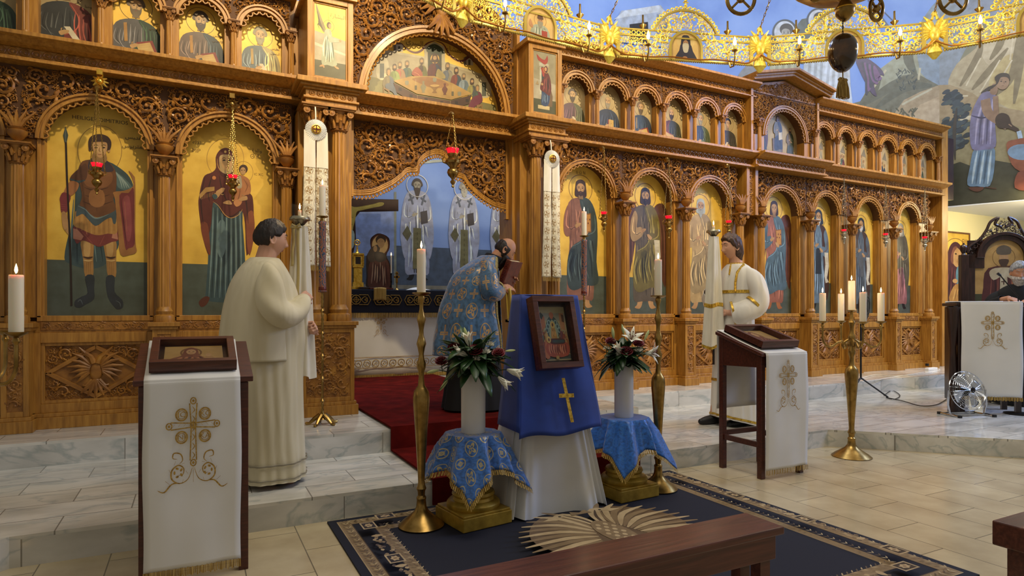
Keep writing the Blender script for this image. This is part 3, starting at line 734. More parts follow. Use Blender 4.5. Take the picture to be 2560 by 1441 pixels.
# ================================================================== painting kit: thin layers of paint on a panel
GOLD='#c7a04a';SKIN='#b98e58';DK='#3a2a20'
M['goldleaf']=noisy(mat('gold_leaf_ground','#d9b04a',.45,.12),[(.3,'#c39a3a'),(.5,'#d8b045'),(.75,'#e6c256')],(2.5,2.5,2.5),2,5)
class Paint(MB):
    def __init__(s,A=(0,6.15),B=(1,6.15)):
        super().__init__();s.A=A;s.ang=atan2(B[1]-A[1],B[0]-A[0]);s.d=(cos(s.ang),sin(s.ang));s.lay=0;s.step=.00005;s.pix()
    def pix(s):
        def T(px,py):
            t=(px-1280)/F;ux,uy=t*CS+SN,CS-t*SN      # ground direction of the view ray per metre of depth
            # A + k*d = D*(ux,uy)
            det=s.d[0]*(-uy)+ux*s.d[1]
            k=(-s.A[0]*(-uy)-ux*s.A[1])/det if abs(det)>1e-9 else 0
            x,y=s.A[0]+k*s.d[0],s.A[1]+k*s.d[1];D=x*SN+y*CS
            return (k,H+(777-py)/F*D)
        s.T=T;s.k=.0034;return s
    def local(s,u,v,h,mir=1):s.T=lambda a,b:(u+a*h*mir,v+b*h);s.h=h;s.k=h;return s
    def _put(s,pts2,faces,col):
        s.lay+=1;y=-.0005-s.lay*s.step;s.col=lin(col) if not isinstance(col,tuple) else col;g_=sum(s.col)/3;s.col=(s.col[0]*.85+g_*.15,(s.col[1]*.85+g_*.15)*.97,(s.col[2]*.85+g_*.15)*.86)
        s.add([(a,y,b) for a,b in pts2],faces)
    def poly(s,pts,col,sm=True,n=3):
        q=[s.T(*p) for p in pts]
        if sm:q=smooth_pts(q,n,True)
        s._put(q,[tuple(range(len(q)))],col);return s
    def st(s,pts,w,col,sm=True,taper=True):
        q=[s.T(*p) for p in pts]
        if sm and len(q)>2:q=smooth_pts(q,4)
        m=len(q);vs=[]
        for i,p in enumerate(q):
            a,b=q[max(i-1,0)],q[min(i+1,m-1)];dx,dz=b[0]-a[0],b[1]-a[1];L_=hypot(dx,dz) or 1
            t=i/(m-1);ww=w*.5*((.25+.75*sin(pi*t)) if taper else 1);vs+=[(p[0]-dz/L_*ww,p[1]+dx/L_*ww),(p[0]+dz/L_*ww,p[1]-dx/L_*ww)]
        s._put(vs,[(2*i,2*i+1,2*i+3,2*i+2) for i in range(m-1)],col);return s
    def el(s,cx,cy,rx,ry,col,n=20,rot=0):
        c,k=cos(rot),sin(rot)
        return s.poly([(cx+rx*cos(2*pi*i/n)*c-ry*sin(2*pi*i/n)*k,cy+rx*cos(2*pi*i/n)*k+ry*sin(2*pi*i/n)*c) for i in range(n)],col,False)
    def ring(s,cx,cy,rx,ry,w,col,n=40):return s.st([(cx+rx*cos(2*pi*i/n),cy+ry*sin(2*pi*i/n)) for i in range(n+1)],w,col,False,False)
    def text(s,tx,cx,cy,size,col):
        vs,fs=text_mesh(tx,size)
        if not vs:return s
        o=s.T(cx,cy);s.lay+=1;y=-.0005-s.lay*s.step;s.col=lin(col);s.add([(o[0]+a,y,o[1]+b) for a,b in vs],fs);return s
    def folds(s,tl,tr,bl,br,n,w,dark,light,seed=0,bend=.02):
        """n folds running from the edge tl-tr to the edge bl-br"""
        R=random.Random(seed)
        for i in range(n):
            t=(i+.5+R.uniform(-.25,.25))/n;t2=(i+.5+R.uniform(-.3,.3))/n
            a=(tl[0]+(tr[0]-tl[0])*t,tl[1]+(tr[1]-tl[1])*t);b=(bl[0]+(br[0]-bl[0])*t2,bl[1]+(br[1]-bl[1])*t2)
            e=R.uniform(.0,.25);f=R.uniform(.75,1)
            a,b=(a[0]+(b[0]-a[0])*e,a[1]+(b[1]-a[1])*e),(a[0]+(b[0]-a[0])*f,a[1]+(b[1]-a[1])*f)
            m=((a[0]+b[0])/2+R.uniform(-1,1)*bend,(a[1]+b[1])/2)
            s.st([a,m,b],w*R.uniform(.7,1.3),dark if i % 2 else light)
        return s
    def done(s,name,parent=None,off=(0,0),**tg):
        """link as a child of an Empty placed by place()"""
        u,v=s.org;s.v=[(a-u,b,c-v) for a,b,c in s.v]
        return s.build(name,M['paint'],parent,smooth=False,world=False,**tg)
    def place(s,u,v,out=0):
        s.org=(u,v);return (s.A[0]+s.d[0]*u+s.d[1]*out,s.A[1]+s.d[1]*u-s.d[0]*out,v)
def shade(h,k):
    h=h.lstrip('#');c=[int(h[i:i+2],16) for i in (0,2,4)]
    c=[min(255,int(x*k+(18 if k>1 else 0))) for x in c];return '#%02x%02x%02x' % tuple(c)
def face(P,cx,cy,s,hair='#4a3020',beard=None,blen=1.0,style='short',skin=SKIN,turn=0,hood=None,bald=False):
    """s = half height of the face, drawn in the current frame (y up)"""
    if style=='long':P.poly([(cx-s*.95,cy+s*.3),(cx-s*.75,cy+s*1.15),(cx,cy+s*1.45),(cx+s*.75,cy+s*1.15),(cx+s*.95,cy+s*.3),(cx+s*1.05,cy-s*.9),(cx+s*.6,cy-s*1.2),(cx-s*.6,cy-s*1.2),(cx-s*1.05,cy-s*.9)],hair)
    elif not hood and not bald:P.poly([(cx-s*.95,cy),(cx-s*.95,cy+s*.8),(cx-s*.4,cy+s*1.4),(cx+s*.4,cy+s*1.4),(cx+s*.95,cy+s*.8),(cx+s*.95,cy)],hair)
    if hood:P.poly([(cx-s*1.15,cy),(cx-s*.9,cy+s*1.1),(cx,cy+s*1.6),(cx+s*.9,cy+s*1.1),(cx+s*1.15,cy),(cx+s*1.3,cy-s*1.3),(cx-s*1.3,cy-s*1.3)],hood)
    P.poly([(cx-s*.32,cy-s*.6),(cx+s*.32,cy-s*.6),(cx+s*.45,cy-s*1.5),(cx-s*.45,cy-s*1.5)],shade(skin,.72),False)
    P.poly([(cx-s*.68,cy+s*.55),(cx,cy+s*1.05),(cx+s*.68,cy+s*.55),(cx+s*.68,cy-s*.1),(cx+s*.42,cy-s*.8),(cx,cy-s*1.05),(cx-s*.42,cy-s*.8),(cx-s*.68,cy-s*.1)],shade(skin,.82))
    P.poly([(cx-s*.5,cy+s*.6),(cx+turn*s*.2,cy+s*.95),(cx+s*.5,cy+s*.6),(cx+s*.46,cy-s*.2),(cx+turn*s*.3,cy-s*.8),(cx-s*.46,cy-s*.2)],skin)
    if not hood and not bald:P.poly([(cx-s*.75,cy+s*.45),(cx-s*.7,cy+s*1.05),(cx,cy+s*1.35),(cx+s*.7,cy+s*1.05),(cx+s*.75,cy+s*.45),(cx+s*.45,cy+s*.75),(cx,cy+s*.88),(cx-s*.45,cy+s*.75)],hair)
    if beard:
        P.poly([(cx-s*.66,cy-s*.05),(cx-s*.45,cy-s*.38),(cx,cy-s*.28),(cx+s*.45,cy-s*.38),(cx+s*.66,cy-s*.05),(cx+s*.6,cy-s*.8),(cx+s*.2,cy-s*(.8+.6*blen)),(cx,cy-s*(.9+.7*blen)),(cx-s*.2,cy-s*(.8+.6*blen)),(cx-s*.6,cy-s*.8)],beard)
        P.st([(cx-s*.15,cy-s*.5),(cx,cy-s*.54),(cx+s*.15,cy-s*.5)],s*.1*P.k,'#7a4034')
        for k in (-.25,0,.25):P.st([(cx+k*s,cy-s*.7),(cx+k*s*.6,cy-s*(.8+.55*blen))],s*.07*P.k,shade(beard,1.3))
    else:P.st([(cx-s*.2,cy-s*.52),(cx,cy-s*.58),(cx+s*.2,cy-s*.52)],s*.1*P.k,'#8a4a3a')
    tx=turn*s*.12
    P.st([(cx+tx,cy+s*.25),(cx+tx+turn*s*.08,cy-s*.1),(cx+tx-s*.08,cy-s*.25)],s*.10*P.k,shade(skin,.55))
    for k in (-1,1):
        P.st([(cx+tx+k*s*.14,cy+s*.30),(cx+tx+k*s*.32,cy+s*.38),(cx+tx+k*s*.52,cy+s*.28)],s*.09*P.k,'#3a261a')
        P.el(cx+tx+k*s*.32,cy+s*.16,s*.14,s*.075,'#4a3020',10);P.el(cx+tx+k*s*.32,cy+s*.16,s*.06,s*.07,'#150d08',8)
def hand(P,x,y,s,a=0,skin=SKIN):
    c,k=cos(a),sin(a);R=lambda u,v:(x+(u*c-v*k)*s,y+(u*k+v*c)*s)
    P.poly([R(-.5,-.4),R(.3,-.45),R(.55,0),R(.3,.45),R(-.5,.4)],skin)
    for i,(v,L_) in enumerate(((.35,.9),(.12,1.15),(-.12,1.05),(-.35,.8))):P.st([R(.3,v),R(.3+L_*.5,v*.9),R(.3+L_,v*.6-.1)],s*.26*P.k,skin,taper=False)
    P.st([R(0,.3),R(.3,.8),R(.6,.9)],s*.26*P.k,shade(skin,.88))
def wing(P,x,y,mir,col,h=.55):
    R=lambda u,v:(x+u*mir,y+v)
    P.poly([R(0,0),R(.03,.10),R(.10,.13),(x+.15*mir,y+.08),(x+.17*mir,y-.1),(x+.15*mir,y-h),(x+.10*mir,y-h*.9),(x+.05*mir,y-.3),(x+.02*mir,y-.1)],col)
    for k in range(6):P.st([R(.03+.02*k,.05-.02*k),R(.06+.018*k,-.15),R(.06+.018*k,-h*.9+.03*(k % 2))],.007,shade(col,.6 if k % 2 else 1.35))
def saint(P,u,v,h,robe,mantle,o={}):
    """standing figure; v = feet, h = height"""
    P.local(u,v,h);g=o.get
    if g('halo',1):P.ring(0,.915,.108,.108,.006*h,'#8a6424')
    if g('wings'):
        for m_ in (-1,1):wing(P,m_*.07,.74,m_,g('wings'))
    sk=g('skin',SKIN)
    for m_ in (-1,1):
        P.poly([(m_*.03,.07),(m_*.075,.07),(m_*.085,.02),(m_*.11,-.005),(m_*.06,-.015),(m_*.035,.02)],g('shoe',sk))
    P.poly([(-.03,.845),(-.11,.80),(-.125,.66),(-.10,.5),(-.12,.3),(-.12,.06),(-.04,.045),(.05,.05),(.12,.06),(.12,.3),(.11,.5),(.12,.66),(.11,.8),(.03,.845)],robe)
    P.folds((-.09,.55),(.09,.55),(-.10,.07),(.11,.07),g('nf',11),.012*h,shade(robe,.6),shade(robe,1.35),3)
    P.folds((-.06,.80),(.06,.80),(-.05,.55),(.06,.55),5,.008*h,shade(robe,.6),shade(robe,1.3),5)
    # mantle over the left shoulder and round the body
    k=g('mode',0);dm,lm=shade(mantle,.58),shade(mantle,1.4)
    if k==0:
        P.poly([(.0,.85),(.09,.83),(.145,.72),(.16,.55),(.15,.35),(.17,.2),(.12,.16),(.05,.16),(-.06,.12),(-.12,.17),(-.12,.35),(-.08,.46),(.02,.53),(.05,.66),(.0,.78)],mantle)
        P.folds((.03,.80),(.12,.76),(.06,.4),(.14,.3),6,.010*h,dm,lm,7)
        P.folds((-.09,.42),(.08,.5),(-.10,.18),(.12,.18),10,.012*h,dm,lm,9,.03)
        P.st([(-.08,.46),(.02,.52),(.06,.66),(.01,.82)],.008*h,lm)
    elif k==1:   # open monastic mantle
        for m_ in (-1,1):
            P.poly([(m_*.02,.84),(m_*.10,.81),(m_*.15,.68),(m_*.165,.4),(m_*.15,.12),(m_*.10,.10),(m_*.085,.4),(m_*.06,.6),(m_*.05,.75)],mantle)
            P.folds((m_*.07,.78),(m_*.12,.74),(m_*.10,.15),(m_*.15,.15),4,.010*h,dm,lm,11)
        P.poly([(-.035,.60),(.035,.60),(.045,.34),(-.045,.34)],g('scap','#26303a'),False)
    elif k==2:   # closed cloak from the head down
        P.poly([(-.07,.86),(-.13,.78),(-.16,.6),(-.17,.4),(-.13,.2),(-.09,.3),(-.05,.45),(.05,.47),(.09,.3),(.13,.2),(.17,.4),(.16,.6),(.13,.78),(.07,.86)],mantle)
        P.folds((-.10,.75),(.10,.75),(-.13,.35),(.13,.35),9,.012*h,dm,lm,13)
    # arms
    P.poly([(-.11,.79),(-.15,.70),(-.155,.58),(-.12,.535),(-.04,.58),(-.02,.62),(-.05,.66),(-.09,.655),(-.08,.74)],g('sleeve',robe))
    P.st([(-.12,.74),(-.13,.62),(-.06,.60)],.010*h,shade(g('sleeve',robe),1.35));P.st([(-.10,.72),(-.10,.60),(-.04,.62)],.008*h,shade(g('sleeve',robe),.6))
    P.poly([(.11,.79),(.15,.70),(.155,.56),(.12,.51),(.05,.54),(.03,.58),(.06,.62),(.10,.62),(.08,.74)],mantle if k != 1 else g('sleeve',robe))
    P.st([(.13,.72),(.135,.60),(.07,.56)],.010*h,lm)
    it=g('item')
    if it=='book':
        P.poly([(.02,.72),(.095,.73),(.10,.58),(.03,.57)],'#8a5a20',False);P.poly([(.027,.71),(.088,.72),(.092,.59),(.036,.58)],'#c48a30',False)
        for q in range(4):P.el(.04+.015*q,.65+.03*(q % 2),.006,.008,'#6a1f18',6)
    if it=='scroll' or it=='scroll_right':
        P.poly([(.09,.56),(.15,.56),(.16,.42),(.13,.30),(.16,.26),(.11,.25),(.09,.32),(.105,.44)],'#cfcab8',False)
        for q in range(8):P.st([(.105,.53-.03*q),(.145,.53-.03*q)],.003*h,'#6a6458')
    if it=='cross':P.st([(-.01,.75),(-.01,.60)],.012*h,'#4a2c18',taper=False);P.st([(-.04,.70),(.02,.70)],.012*h,'#4a2c18',taper=False)
    hand(P,-.035,.625,.030,.5,sk);hand(P,.05,.575,.030,2.5,sk)
    face(P,0,.912,.052,g('hair','#4a3020'),g('beard'),g('blen',1),g('style','short'),sk,g('turn',0),g('hood'),g('bald',False))
def bust(P,u,v,h,robe,mantle,o={}):
    """half-length apostle; h = height up to the top of the head"""
    P.local(u,v,h,o.get('mir',1));g=o.get;sk=g('skin','#c29a60')
    P.ring(0,.80,.20,.20,.008*h,'#7a5a26')
    P.poly([(-.08,.62),(-.24,.54),(-.30,.34),(-.30,.0),(.28,.0),(.30,.34),(.24,.54),(.08,.62)],robe)
    P.folds((-.14,.56),(.14,.56),(-.22,.05),(.2,.05),9,.014*h,shade(robe,.55),shade(robe,1.45),g('seed',1))
    P.poly([(.05,.63),(.22,.56),(.31,.40),(.33,.15),(.30,0),(.0,0),(-.12,.12),(-.05,.2),(.10,.3),(.12,.45),(.04,.58)],mantle)
    P.folds((.08,.58),(.24,.5),(.1,.1),(.3,.05),8,.014*h,shade(mantle,.55),shade(mantle,1.45),g('seed',1)+1)
    P.st([(.05,.6),(.13,.45),(.10,.3),(-.05,.2)],.012*h,shade(mantle,1.5))
    P.poly([(-.20,.52),(-.29,.38),(-.31,.2),(-.24,.12),(-.05,.16),(-.02,.24),(-.10,.28),(-.17,.30)],g('sleeve',robe))
    for q in range(3):P.st([(-.24+.03*q,.46),(-.26+.03*q,.3),(-.12,.2-.02*q)],.010*h,shade(g('sleeve',robe),1.5 if q % 2==0 else .55))
    if g('stripe'):P.poly([(-.15,.55),(-.11,.56),(-.10,.30),(-.14,.29)],g('stripe'),False)
    it=g('item','open')
    if it=='open':
        P.poly([(0,.30),(.20,.36),(.26,.20),(.06,.12)],'#8a2f28',False);P.poly([(.0,.27),(.17,.33),(.24,.16),(.08,.08)],'#c7a860',False)
        for q in range(5):P.st([(.04+.012*q,.26-.03*q),(.16+.012*q,.30-.03*q)],.004*h,'#7a5a2a')
    elif it=='closed':P.poly([(.0,.38),(.04,.40),(.04,.12),(.0,.11)],'#8a2f28',False);P.poly([(.03,.40),(.16,.39),(.16,.12),(.03,.12)],'#c9a856',False);P.ring(.095,.26,.03,.05,.005*h,'#7a4a20')
    elif it=='scroll':P.poly([(-.02,.32),(.04,.33),(.16,.16),(.12,.10)],'#cfc8b4',False)
    elif it=='jar':P.poly([(-.03,.24),(.09,.24),(.11,.05),(-.05,.05)],'#4a6a3a');P.st([(-.04,.15),(.10,.15)],.01*h,'#c0a050')
    hand(P,-.04,.24,.055,.5,sk)
    face(P,g('hx',.0),.80,.105,g('hair','#4a3020'),g('beard'),g('blen',1),g('style','short'),sk,g('turn',.6),g('hood'),g('bald',False))
def arch_outline(w_,zs,z1,n=20):return [(-w_/2,0),(w_/2,0),(w_/2,zs)]+[(w_/2*cos(pi*i/n),zs+(z1-zs)*sin(pi*i/n)) for i in range(1,n)]+[(-w_/2,zs)]
def icon_panel(P,x0,x1,z0,z1,label,draw,zs=None,name='icon_painting',ground='goldleaf',lower=None,group=None,th=.018,edge=None,cat='icon'):
    """top-level painted panel standing on the plane of P"""
    u=(x0+x1)/2;loc=P.place(u,z0,th)
    t=thing(name,label,cat,loc,P.ang,group)
    w_=x1-x0;out=arch_outline(w_,zs-z0,z1-z0) if zs else [(-w_/2,0),(w_/2,0),(w_/2,z1-z0),(-w_/2,z1-z0)]
    MB().prism(out,0,th,'y').build('panel',M[ground],t,smooth=False,world=False)
    if lower:P.poly([P_inv(P,x0+.002,z0),P_inv(P,x1-.002,z0),P_inv(P,x1-.002,lower[0]),P_inv(P,x0+.002,lower[0])],lower[1],False)
    draw(P);P.done('painting',t);return t
def P_inv(P,u,v):
    P.T=lambda a,b:(a,b);return (u,v)
# ================================================================== the painted icons of the screen
ZG=1.665;GREY='#4d5a55'
R_=lambda P:P.pix()
def d_warrior(P):
    P.pix()
    P.ring(250,378,55,62,.004,'#8a6424')
    P.text('HEILIGER DIMITRIOS',252,306,.043,'#2e2014')
    # cloak behind
    P.poly([(270,405),(305,425),(325,445),(333,470),(310,480),(300,560),(296,620),(260,665),(215,672),(175,660),(162,645),(172,590),(185,560),(190,470),(195,430),(230,405)],'#38505a')
    for k in range(7):P.st([(185+16*k,500+10*k),(180+14*k,580),(178+16*k,655)],.012,'#223640' if k % 2 else '#5f7d86')
    P.poly([(284,430),(306,442),(326,462),(332,474),(318,478),(296,470),(290,450)],'#4f6f78')
    for k in range(4):P.st([(285+6*k,425+6*k),(300+6*k,450+4*k),(306+6*k,472)],.008,'#86a0a5')
    # legs and boots
    for dx,m_ in ((0,-1),(57,1)):
        P.poly([(203+dx,600),(233+dx,600),(234+dx,650),(233+dx,692),(214+dx,692),(209+dx,650)],'#a87c3a');P.poly([(210+dx,604),(226+dx,604),(225+dx,640),(212+dx,640)],'#c29a58')
        P.st([(208+dx,643),(222+dx,646),(233+dx,643)],.018,'#4a2c14');P.st([(209+dx,651),(222+dx,653),(233+dx,651)],.008,'#e0c080')
        for k in range(4):P.st([(212+dx+5*k,656),(214+dx+4*k,688)],.006,'#7a4a20')
    P.poly([(214,692),(236,690),(236,722),(236,748),(215,762),(200,770),(188,766),(189,752),(205,742),(220,732)],'#2c3440')
    P.poly([(266,694),(287,692),(287,730),(306,750),(308,768),(296,774),(287,768),(270,742)],'#2c3440')
    P.st([(214,698),(222,736)],.006,'#10151c');P.st([(195,756),(202,750),(208,762)],.005,'#596878');P.st([(290,752),(300,758),(302,768)],.005,'#596878')
    # skirt
    P.poly([(184,580),(195,565),(290,568),(297,600),(280,606),(262,614),(247,618),(230,610),(208,602),(192,610)],'#7a3030')
    P.poly([(184,572),(195,575),(210,592),(204,602),(184,598)],'#b97a66',False);P.poly([(283,580),(293,582),(296,600),(280,596)],'#b97a66',False)
    P.st([(206,580),(232,610)],.010,'#a45248');P.st([(262,590),(250,614)],.010,'#a45248')
    P.poly([(188,545),(194,527),(240,540),(288,530),(294,582),(270,585),(250,589),(230,586),(200,572),(186,565)],'#b08036')
    for k in range(17):P.st([(194+6*k,538+2*sin(k)),(193+6.2*k,566+ (20 if 3<k<15 else 12))],.006,'#6f4416' if k % 2 else '#d8ac5c')
    P.poly([(196,512),(214,520),(228,540),(243,546),(262,538),(280,528),(290,520),(291,556),(284,560),(279,545),(262,552),(240,566),(220,548),(208,536),(196,541),(191,540)],'#3f5260')
    P.st([(196,516),(216,526),(230,541),(243,547),(264,540),(288,526)],.012,'#6d8490')
    # cuirass
    P.poly([(215,402),(262,402),(285,420),(292,445),(290,480),(284,500),(291,524),(268,538),(243,544),(226,536),(212,520),(200,514),(206,492),(200,460),(195,440),(200,415)],'#6b4220')
    P.poly([(222,430),(275,430),(282,452),(268,468),(244,472),(218,466),(210,448)],'#82532a')
    for q in ([(212,470),(240,478),(272,470)],[(214,490),(243,496),(275,488)],[(243,440),(243,530)],[(208,505),(243,515),(282,505)]):P.st(q,.010,'#4a2a12')
    P.poly([(228,478),(258,478),(262,510),(243,520),(224,508)],'#94622f')
    P.poly([(215,410),(196,425),(180,440),(176,452),(190,458),(214,452),(220,430)],'#5a3620');P.st([(176,448),(194,456),(214,452)],.020,'#354a58')
    P.poly([(228,398),(262,398),(285,425),(272,432),(246,428),(222,424)],'#3a3040')
    # right arm
    P.poly([(176,455),(198,460),(192,480),(176,492),(160,486)],'#a86c38');P.poly([(160,482),(178,492),(172,515),(168,532),(155,532),(152,508),(151,495)],'#7e2b36')
    for k in range(5):P.st([(153,512+5*k),(168,514+5*k)],.005,'#b06068')
    P.poly([(156,532),(167,534),(172,556),(178,572),(176,590),(166,580),(158,566)],SKIN);hand(P,172,572,9,1.4)
    # spear
    P.st([(166,355),(169,450),(174,560),(178,660),(180,765)],.013,'#2a1a12',taper=False);P.poly([(165,318),(172,340),(168,358),(163,358),(159,340)],'#41504c',False);P.st([(165,322),(165,356)],.006,'#8a9a90')
    # shield
    P.poly([(322,428),(334,440),(339,462),(339,600),(342,630),(325,638),(302,637),(296,580),(288,500),(284,482),(312,478),(334,466),(330,445)],'#a06c30')
    P.poly([(299,490),(322,484),(335,474),(336,560),(337,612),(322,622),(314,622),(306,560)],'#7c2c34');P.poly([(308,500),(324,494),(330,560),(326,600),(318,600),(312,550)],'#93414a')
    P.st([(302,492),(310,560),(317,615)],.006,'#4a1418');P.st([(334,480),(336,610)],.006,'#4a1418');P.st([(312,505),(318,580)],.004,'#d09a50')
    # neck and head
    P.poly([(236,380),(262,380),(268,404),(250,412),(232,404)],'#94703e')
    P.el(227,372,5,8,SKIN);P.el(273,375,4,8,SKIN)
    P.poly([(224,378),(222,355),(230,342),(250,337),(270,343),(279,357),(277,374),(268,378),(232,378)],'#3a2216')
    P.poly([(233,360),(240,357),(262,357),(269,362),(268,378),(260,392),(251,396),(242,391),(234,378)],SKIN);P.poly([(240,362),(262,362),(262,378),(251,388),(241,378)],'#c8a068')
    for x in (241,260):P.el(x,371,4,2.2,'#3a2416',8);P.st([(x-6,366),(x,364),(x+6,366)],.006,'#2a180e')
    P.st([(250,370),(249,379),(253,381)],.005,'#7a5430');P.st([(246,387),(250,388),(255,387)],.005,'#8a4434')
    P.text('\ufe8d\ufedf\ufed8\ufeaa\ufbff\ufeb2'[::-1],338,350,.045,'#4a3a20');P.text('\ufea9\ufbff\ufee4\ufe98\ufeae\ufef3\ufeee\ufeb1'[::-1],338,372,.045,'#4a3a20')
AR={'quddis':'\ufe8d\ufedf\ufed8\ufeaa\ufef3\ufeb2','dim':'\ufea9\ufef3\ufee4\ufe98\ufeae\ufef3\ufeee\ufeb1','walida':'\ufeed\ufe8d\ufedf\ufeaa\ufe93','ilah':'\ufe8d\ufef9\ufedf\ufeea',
      'rasul':'\ufe8d\ufedf\ufeae\ufeb3\ufeee\ufedd','injili':'\ufe8d\ufef9\ufee7\ufea0\ufef4\ufee0\ufef2','mata':'\ufee3\ufe98\ufef0','marqus':'\ufee3\ufeae\ufed7\ufeb2','yuhanna':'\ufef3\ufeee\ufea3\ufee8\ufe8e','butrus':'\ufe91\ufec4\ufeae\ufeb1',
      'bishara':'\ufe8d\ufedf\ufe92\ufeb8\ufe8e\ufead\ufe93','sirri':'\ufe8d\ufedf\ufeb4\ufeae\ufef1','asha':'\ufe8d\ufedf\ufecc\ufeb8\ufe8e\ufe80'}
def ar(P,k,x,y,s=.045,c='#4a3a20'):P.text(AR[k][::-1],x,y,s,c)
def d_mother(P):
    P.pix()
    P.ring(563,398,46,50,.004,'#a8802c');P.ring(608,432,24,27,.004,'#a8802c')
    P.text('MP',490,383,.055,'#7a5a20');P.text('ΘΥ',636,398,.055,'#7a5a20');ar(P,'ilah',492,362);ar(P,'walida',642,382);P.text('IC XC',646,440,.03,'#7a5a20')
    # blue tunic
    P.poly([(528,500),(600,495),(606,560),(612,640),(612,700),(600,752),(570,757),(515,752),(514,735),(520,650),(522,560)],'#35515e')
    for k in range(13):P.st([(533+5.5*k,520),(530+6*k,610+10*(k % 3)),(522+6.8*k,745)],.012,'#1e343f' if k % 2 else '#6d8b96')
    P.poly([(545,560),(562,556),(564,620),(552,646),(542,620)],'#5d7b88')
    P.poly([(497,755),(512,742),(524,745),(516,762),(503,768)],'#5a2c1c');P.poly([(590,752),(602,748),(606,760),(596,766)],'#5a2c1c')
    # maphorion
    P.poly([(562,371),(548,378),(539,395),(540,420),(530,432),(512,440),(504,460),(498,490),(496,510),(500,550),(508,600),(522,640),(520,600),(528,560),(532,510),(545,512),(560,535),(575,545),(590,540),(604,528),(612,560),(616,640),(630,600),(634,550),(632,500),(625,485),(600,460),(584,440),(586,400),(582,385),(573,374)],'#5a2018')
    P.poly([(525,640),(508,600),(502,560),(518,560),(524,600)],'#7c3a20');P.poly([(617,540),(632,530),(636,580),(624,640),(616,600)],'#8a4524')
    for q in ([(512,445),(502,500),(508,560)],[(530,440),(520,480),(524,505)],[(600,470),(614,500),(620,560)],[(545,515),(562,540),(580,542),(602,525)],[(548,440),(556,480),(572,512)]):P.st(q,.012,'#34100c')
    P.st([(532,505),(546,516),(562,538),(578,546),(596,538),(606,524)],.007,'#c09048');P.st([(543,398),(546,420),(562,440),(580,455)],.008,'#c09048');P.st([(586,400),(583,430)],.006,'#c09048')
    P.poly([(498,488),(514,470),(536,468),(536,478),(516,482),(500,498)],'#b08840',False)
    for k in range(9):P.st([(503+4*k,490-1.2*k),(503+4*k,500-1.2*k)],.007,'#c8a054')
    P.poly([(548,395),(558,388),(576,390),(584,402),(582,425),(574,436),(560,436),(550,425)],'#b59a6a');P.poly([(551,398),(562,392),(576,394),(581,405),(578,420),(568,428),(556,420)],'#c29a62')
    for x in (560,574):P.el(x,402,4,2.2,'#3a2416',8);P.st([(x-5,398),(x,396),(x+5,398)],.006,'#3a2416')
    P.st([(568,402),(569,411),(566,413)],.005,'#7a5430');P.st([(563,419),(567,420),(571,419)],.005,'#8a4434')
    P.poly([(548,428),(562,436),(578,436),(572,444),(556,442)],'#4a1a14');P.el(563,381,3,3.5,'#c8a054',8);P.el(535,446,5,5,'#c87a34',8)
    # child
    P.poly([(592,440),(606,440),(622,450),(627,472),(624,486),(612,490),(604,500),(590,514),(584,504),(590,480),(588,460)],'#b0703c')
    P.poly([(592,445),(602,443),(604,470),(592,470)],'#a8a08a')
    for q in ([(608,448),(618,466),(612,482)],[(600,470),(598,490),(592,505)],[(614,452),(624,470)]):P.st(q,.007,'#7a4420')
    P.poly([(584,505),(604,498),(602,512),(590,518)],'#c08048');P.el(608,424,11,11,'#3e2416');P.el(607,429,7,9.5,SKIN)
    for x in (604,611):P.el(x,427,1.8,1.2,'#2a180e',6)
    P.st([(605,435),(609,435)],.004,'#8a4434')
    hand(P,547,482,12,-.6);P.poly([(532,490),(545,480),(550,488),(538,500)],SKIN);P.poly([(530,490),(538,486),(544,494),(536,500)],'#35515e')
    hand(P,612,497,11,2.9);P.poly([(557,508),(572,502),(580,512),(566,512)],SKIN)
BAY=[(x0,x1) for x0,x1 in LB]
def P6():return Paint((0,6.168),(1,6.168))
def low(i,label,draw):
    x0,x1=LB[i];r=(x1-x0)/2;return icon_panel(P6(),x0-.02,x1+.02,1.20,2.97,label,draw,2.95-r,lower=(ZG,GREY))
def gen(i,robe,mantle,o,h=1.56,du=0): 
    x0,x1=LB[i]
    return lambda P:saint(P,(x0+x1)/2+du,1.30,h,robe,mantle,o)
low(0,'tall icon cut by the left edge of the photo, gold above and dark green below',gen(0,'#4a6a54','#7a5a3a',dict(beard='#5a4a3a')))
low(1,'tall icon of a young soldier saint with spear and red shield',d_warrior)
low(2,'tall icon of a mother in a dark red veil holding a child',d_mother)
def d_christ(P):
    saint(P,4.035,1.31,1.50,'#8a5a48','#34464c',dict(beard='#3a2214',blen=.3,style='long',hair='#3a2012',item='book',sleeve='#8c5a46'))
    P.local(4.035,1.31,1.50);P.text('ὁ ὤ Ν',0,1.03,.05,'#4a3418');P.text('O',-.17,.90,.04,'#4a3418');P.text('N',.17,.90,.04,'#4a3418');P.text('IC',-.20,1.0,.05,'#6a4a20');P.text('XC',.21,1.0,.05,'#6a4a20')
low(3,'tall icon of a bearded man in dark blue mantle holding a book',d_christ)
low(4,'tall icon of a winged bearded saint in olive robe with a long scroll',gen(4,'#5c5142','#6f6428',dict(beard='#2e1c12',blen=.8,style='long',hair='#3a2418',wings='#5a3424',item='scroll',sleeve='#a88a5a'),1.50))
low(5,'tall icon of an old prophet in pale tan robe behind the raised candle',gen(5,'#b79a62','#a08a5c',dict(beard='#9aa4a8',blen=1.5,style='long',hair='#a8b2b6',sleeve='#b79a62'),1.44,-.05))
low(6,'tall icon of an angel in blue mantle on the narrow side door',gen(6,'#9a5c48','#4c6a80',dict(style='long',hair='#3a2016',wings='#5a2e1c',shoe='#a8622c',item='book',sleeve='#4c6a80'),1.52))
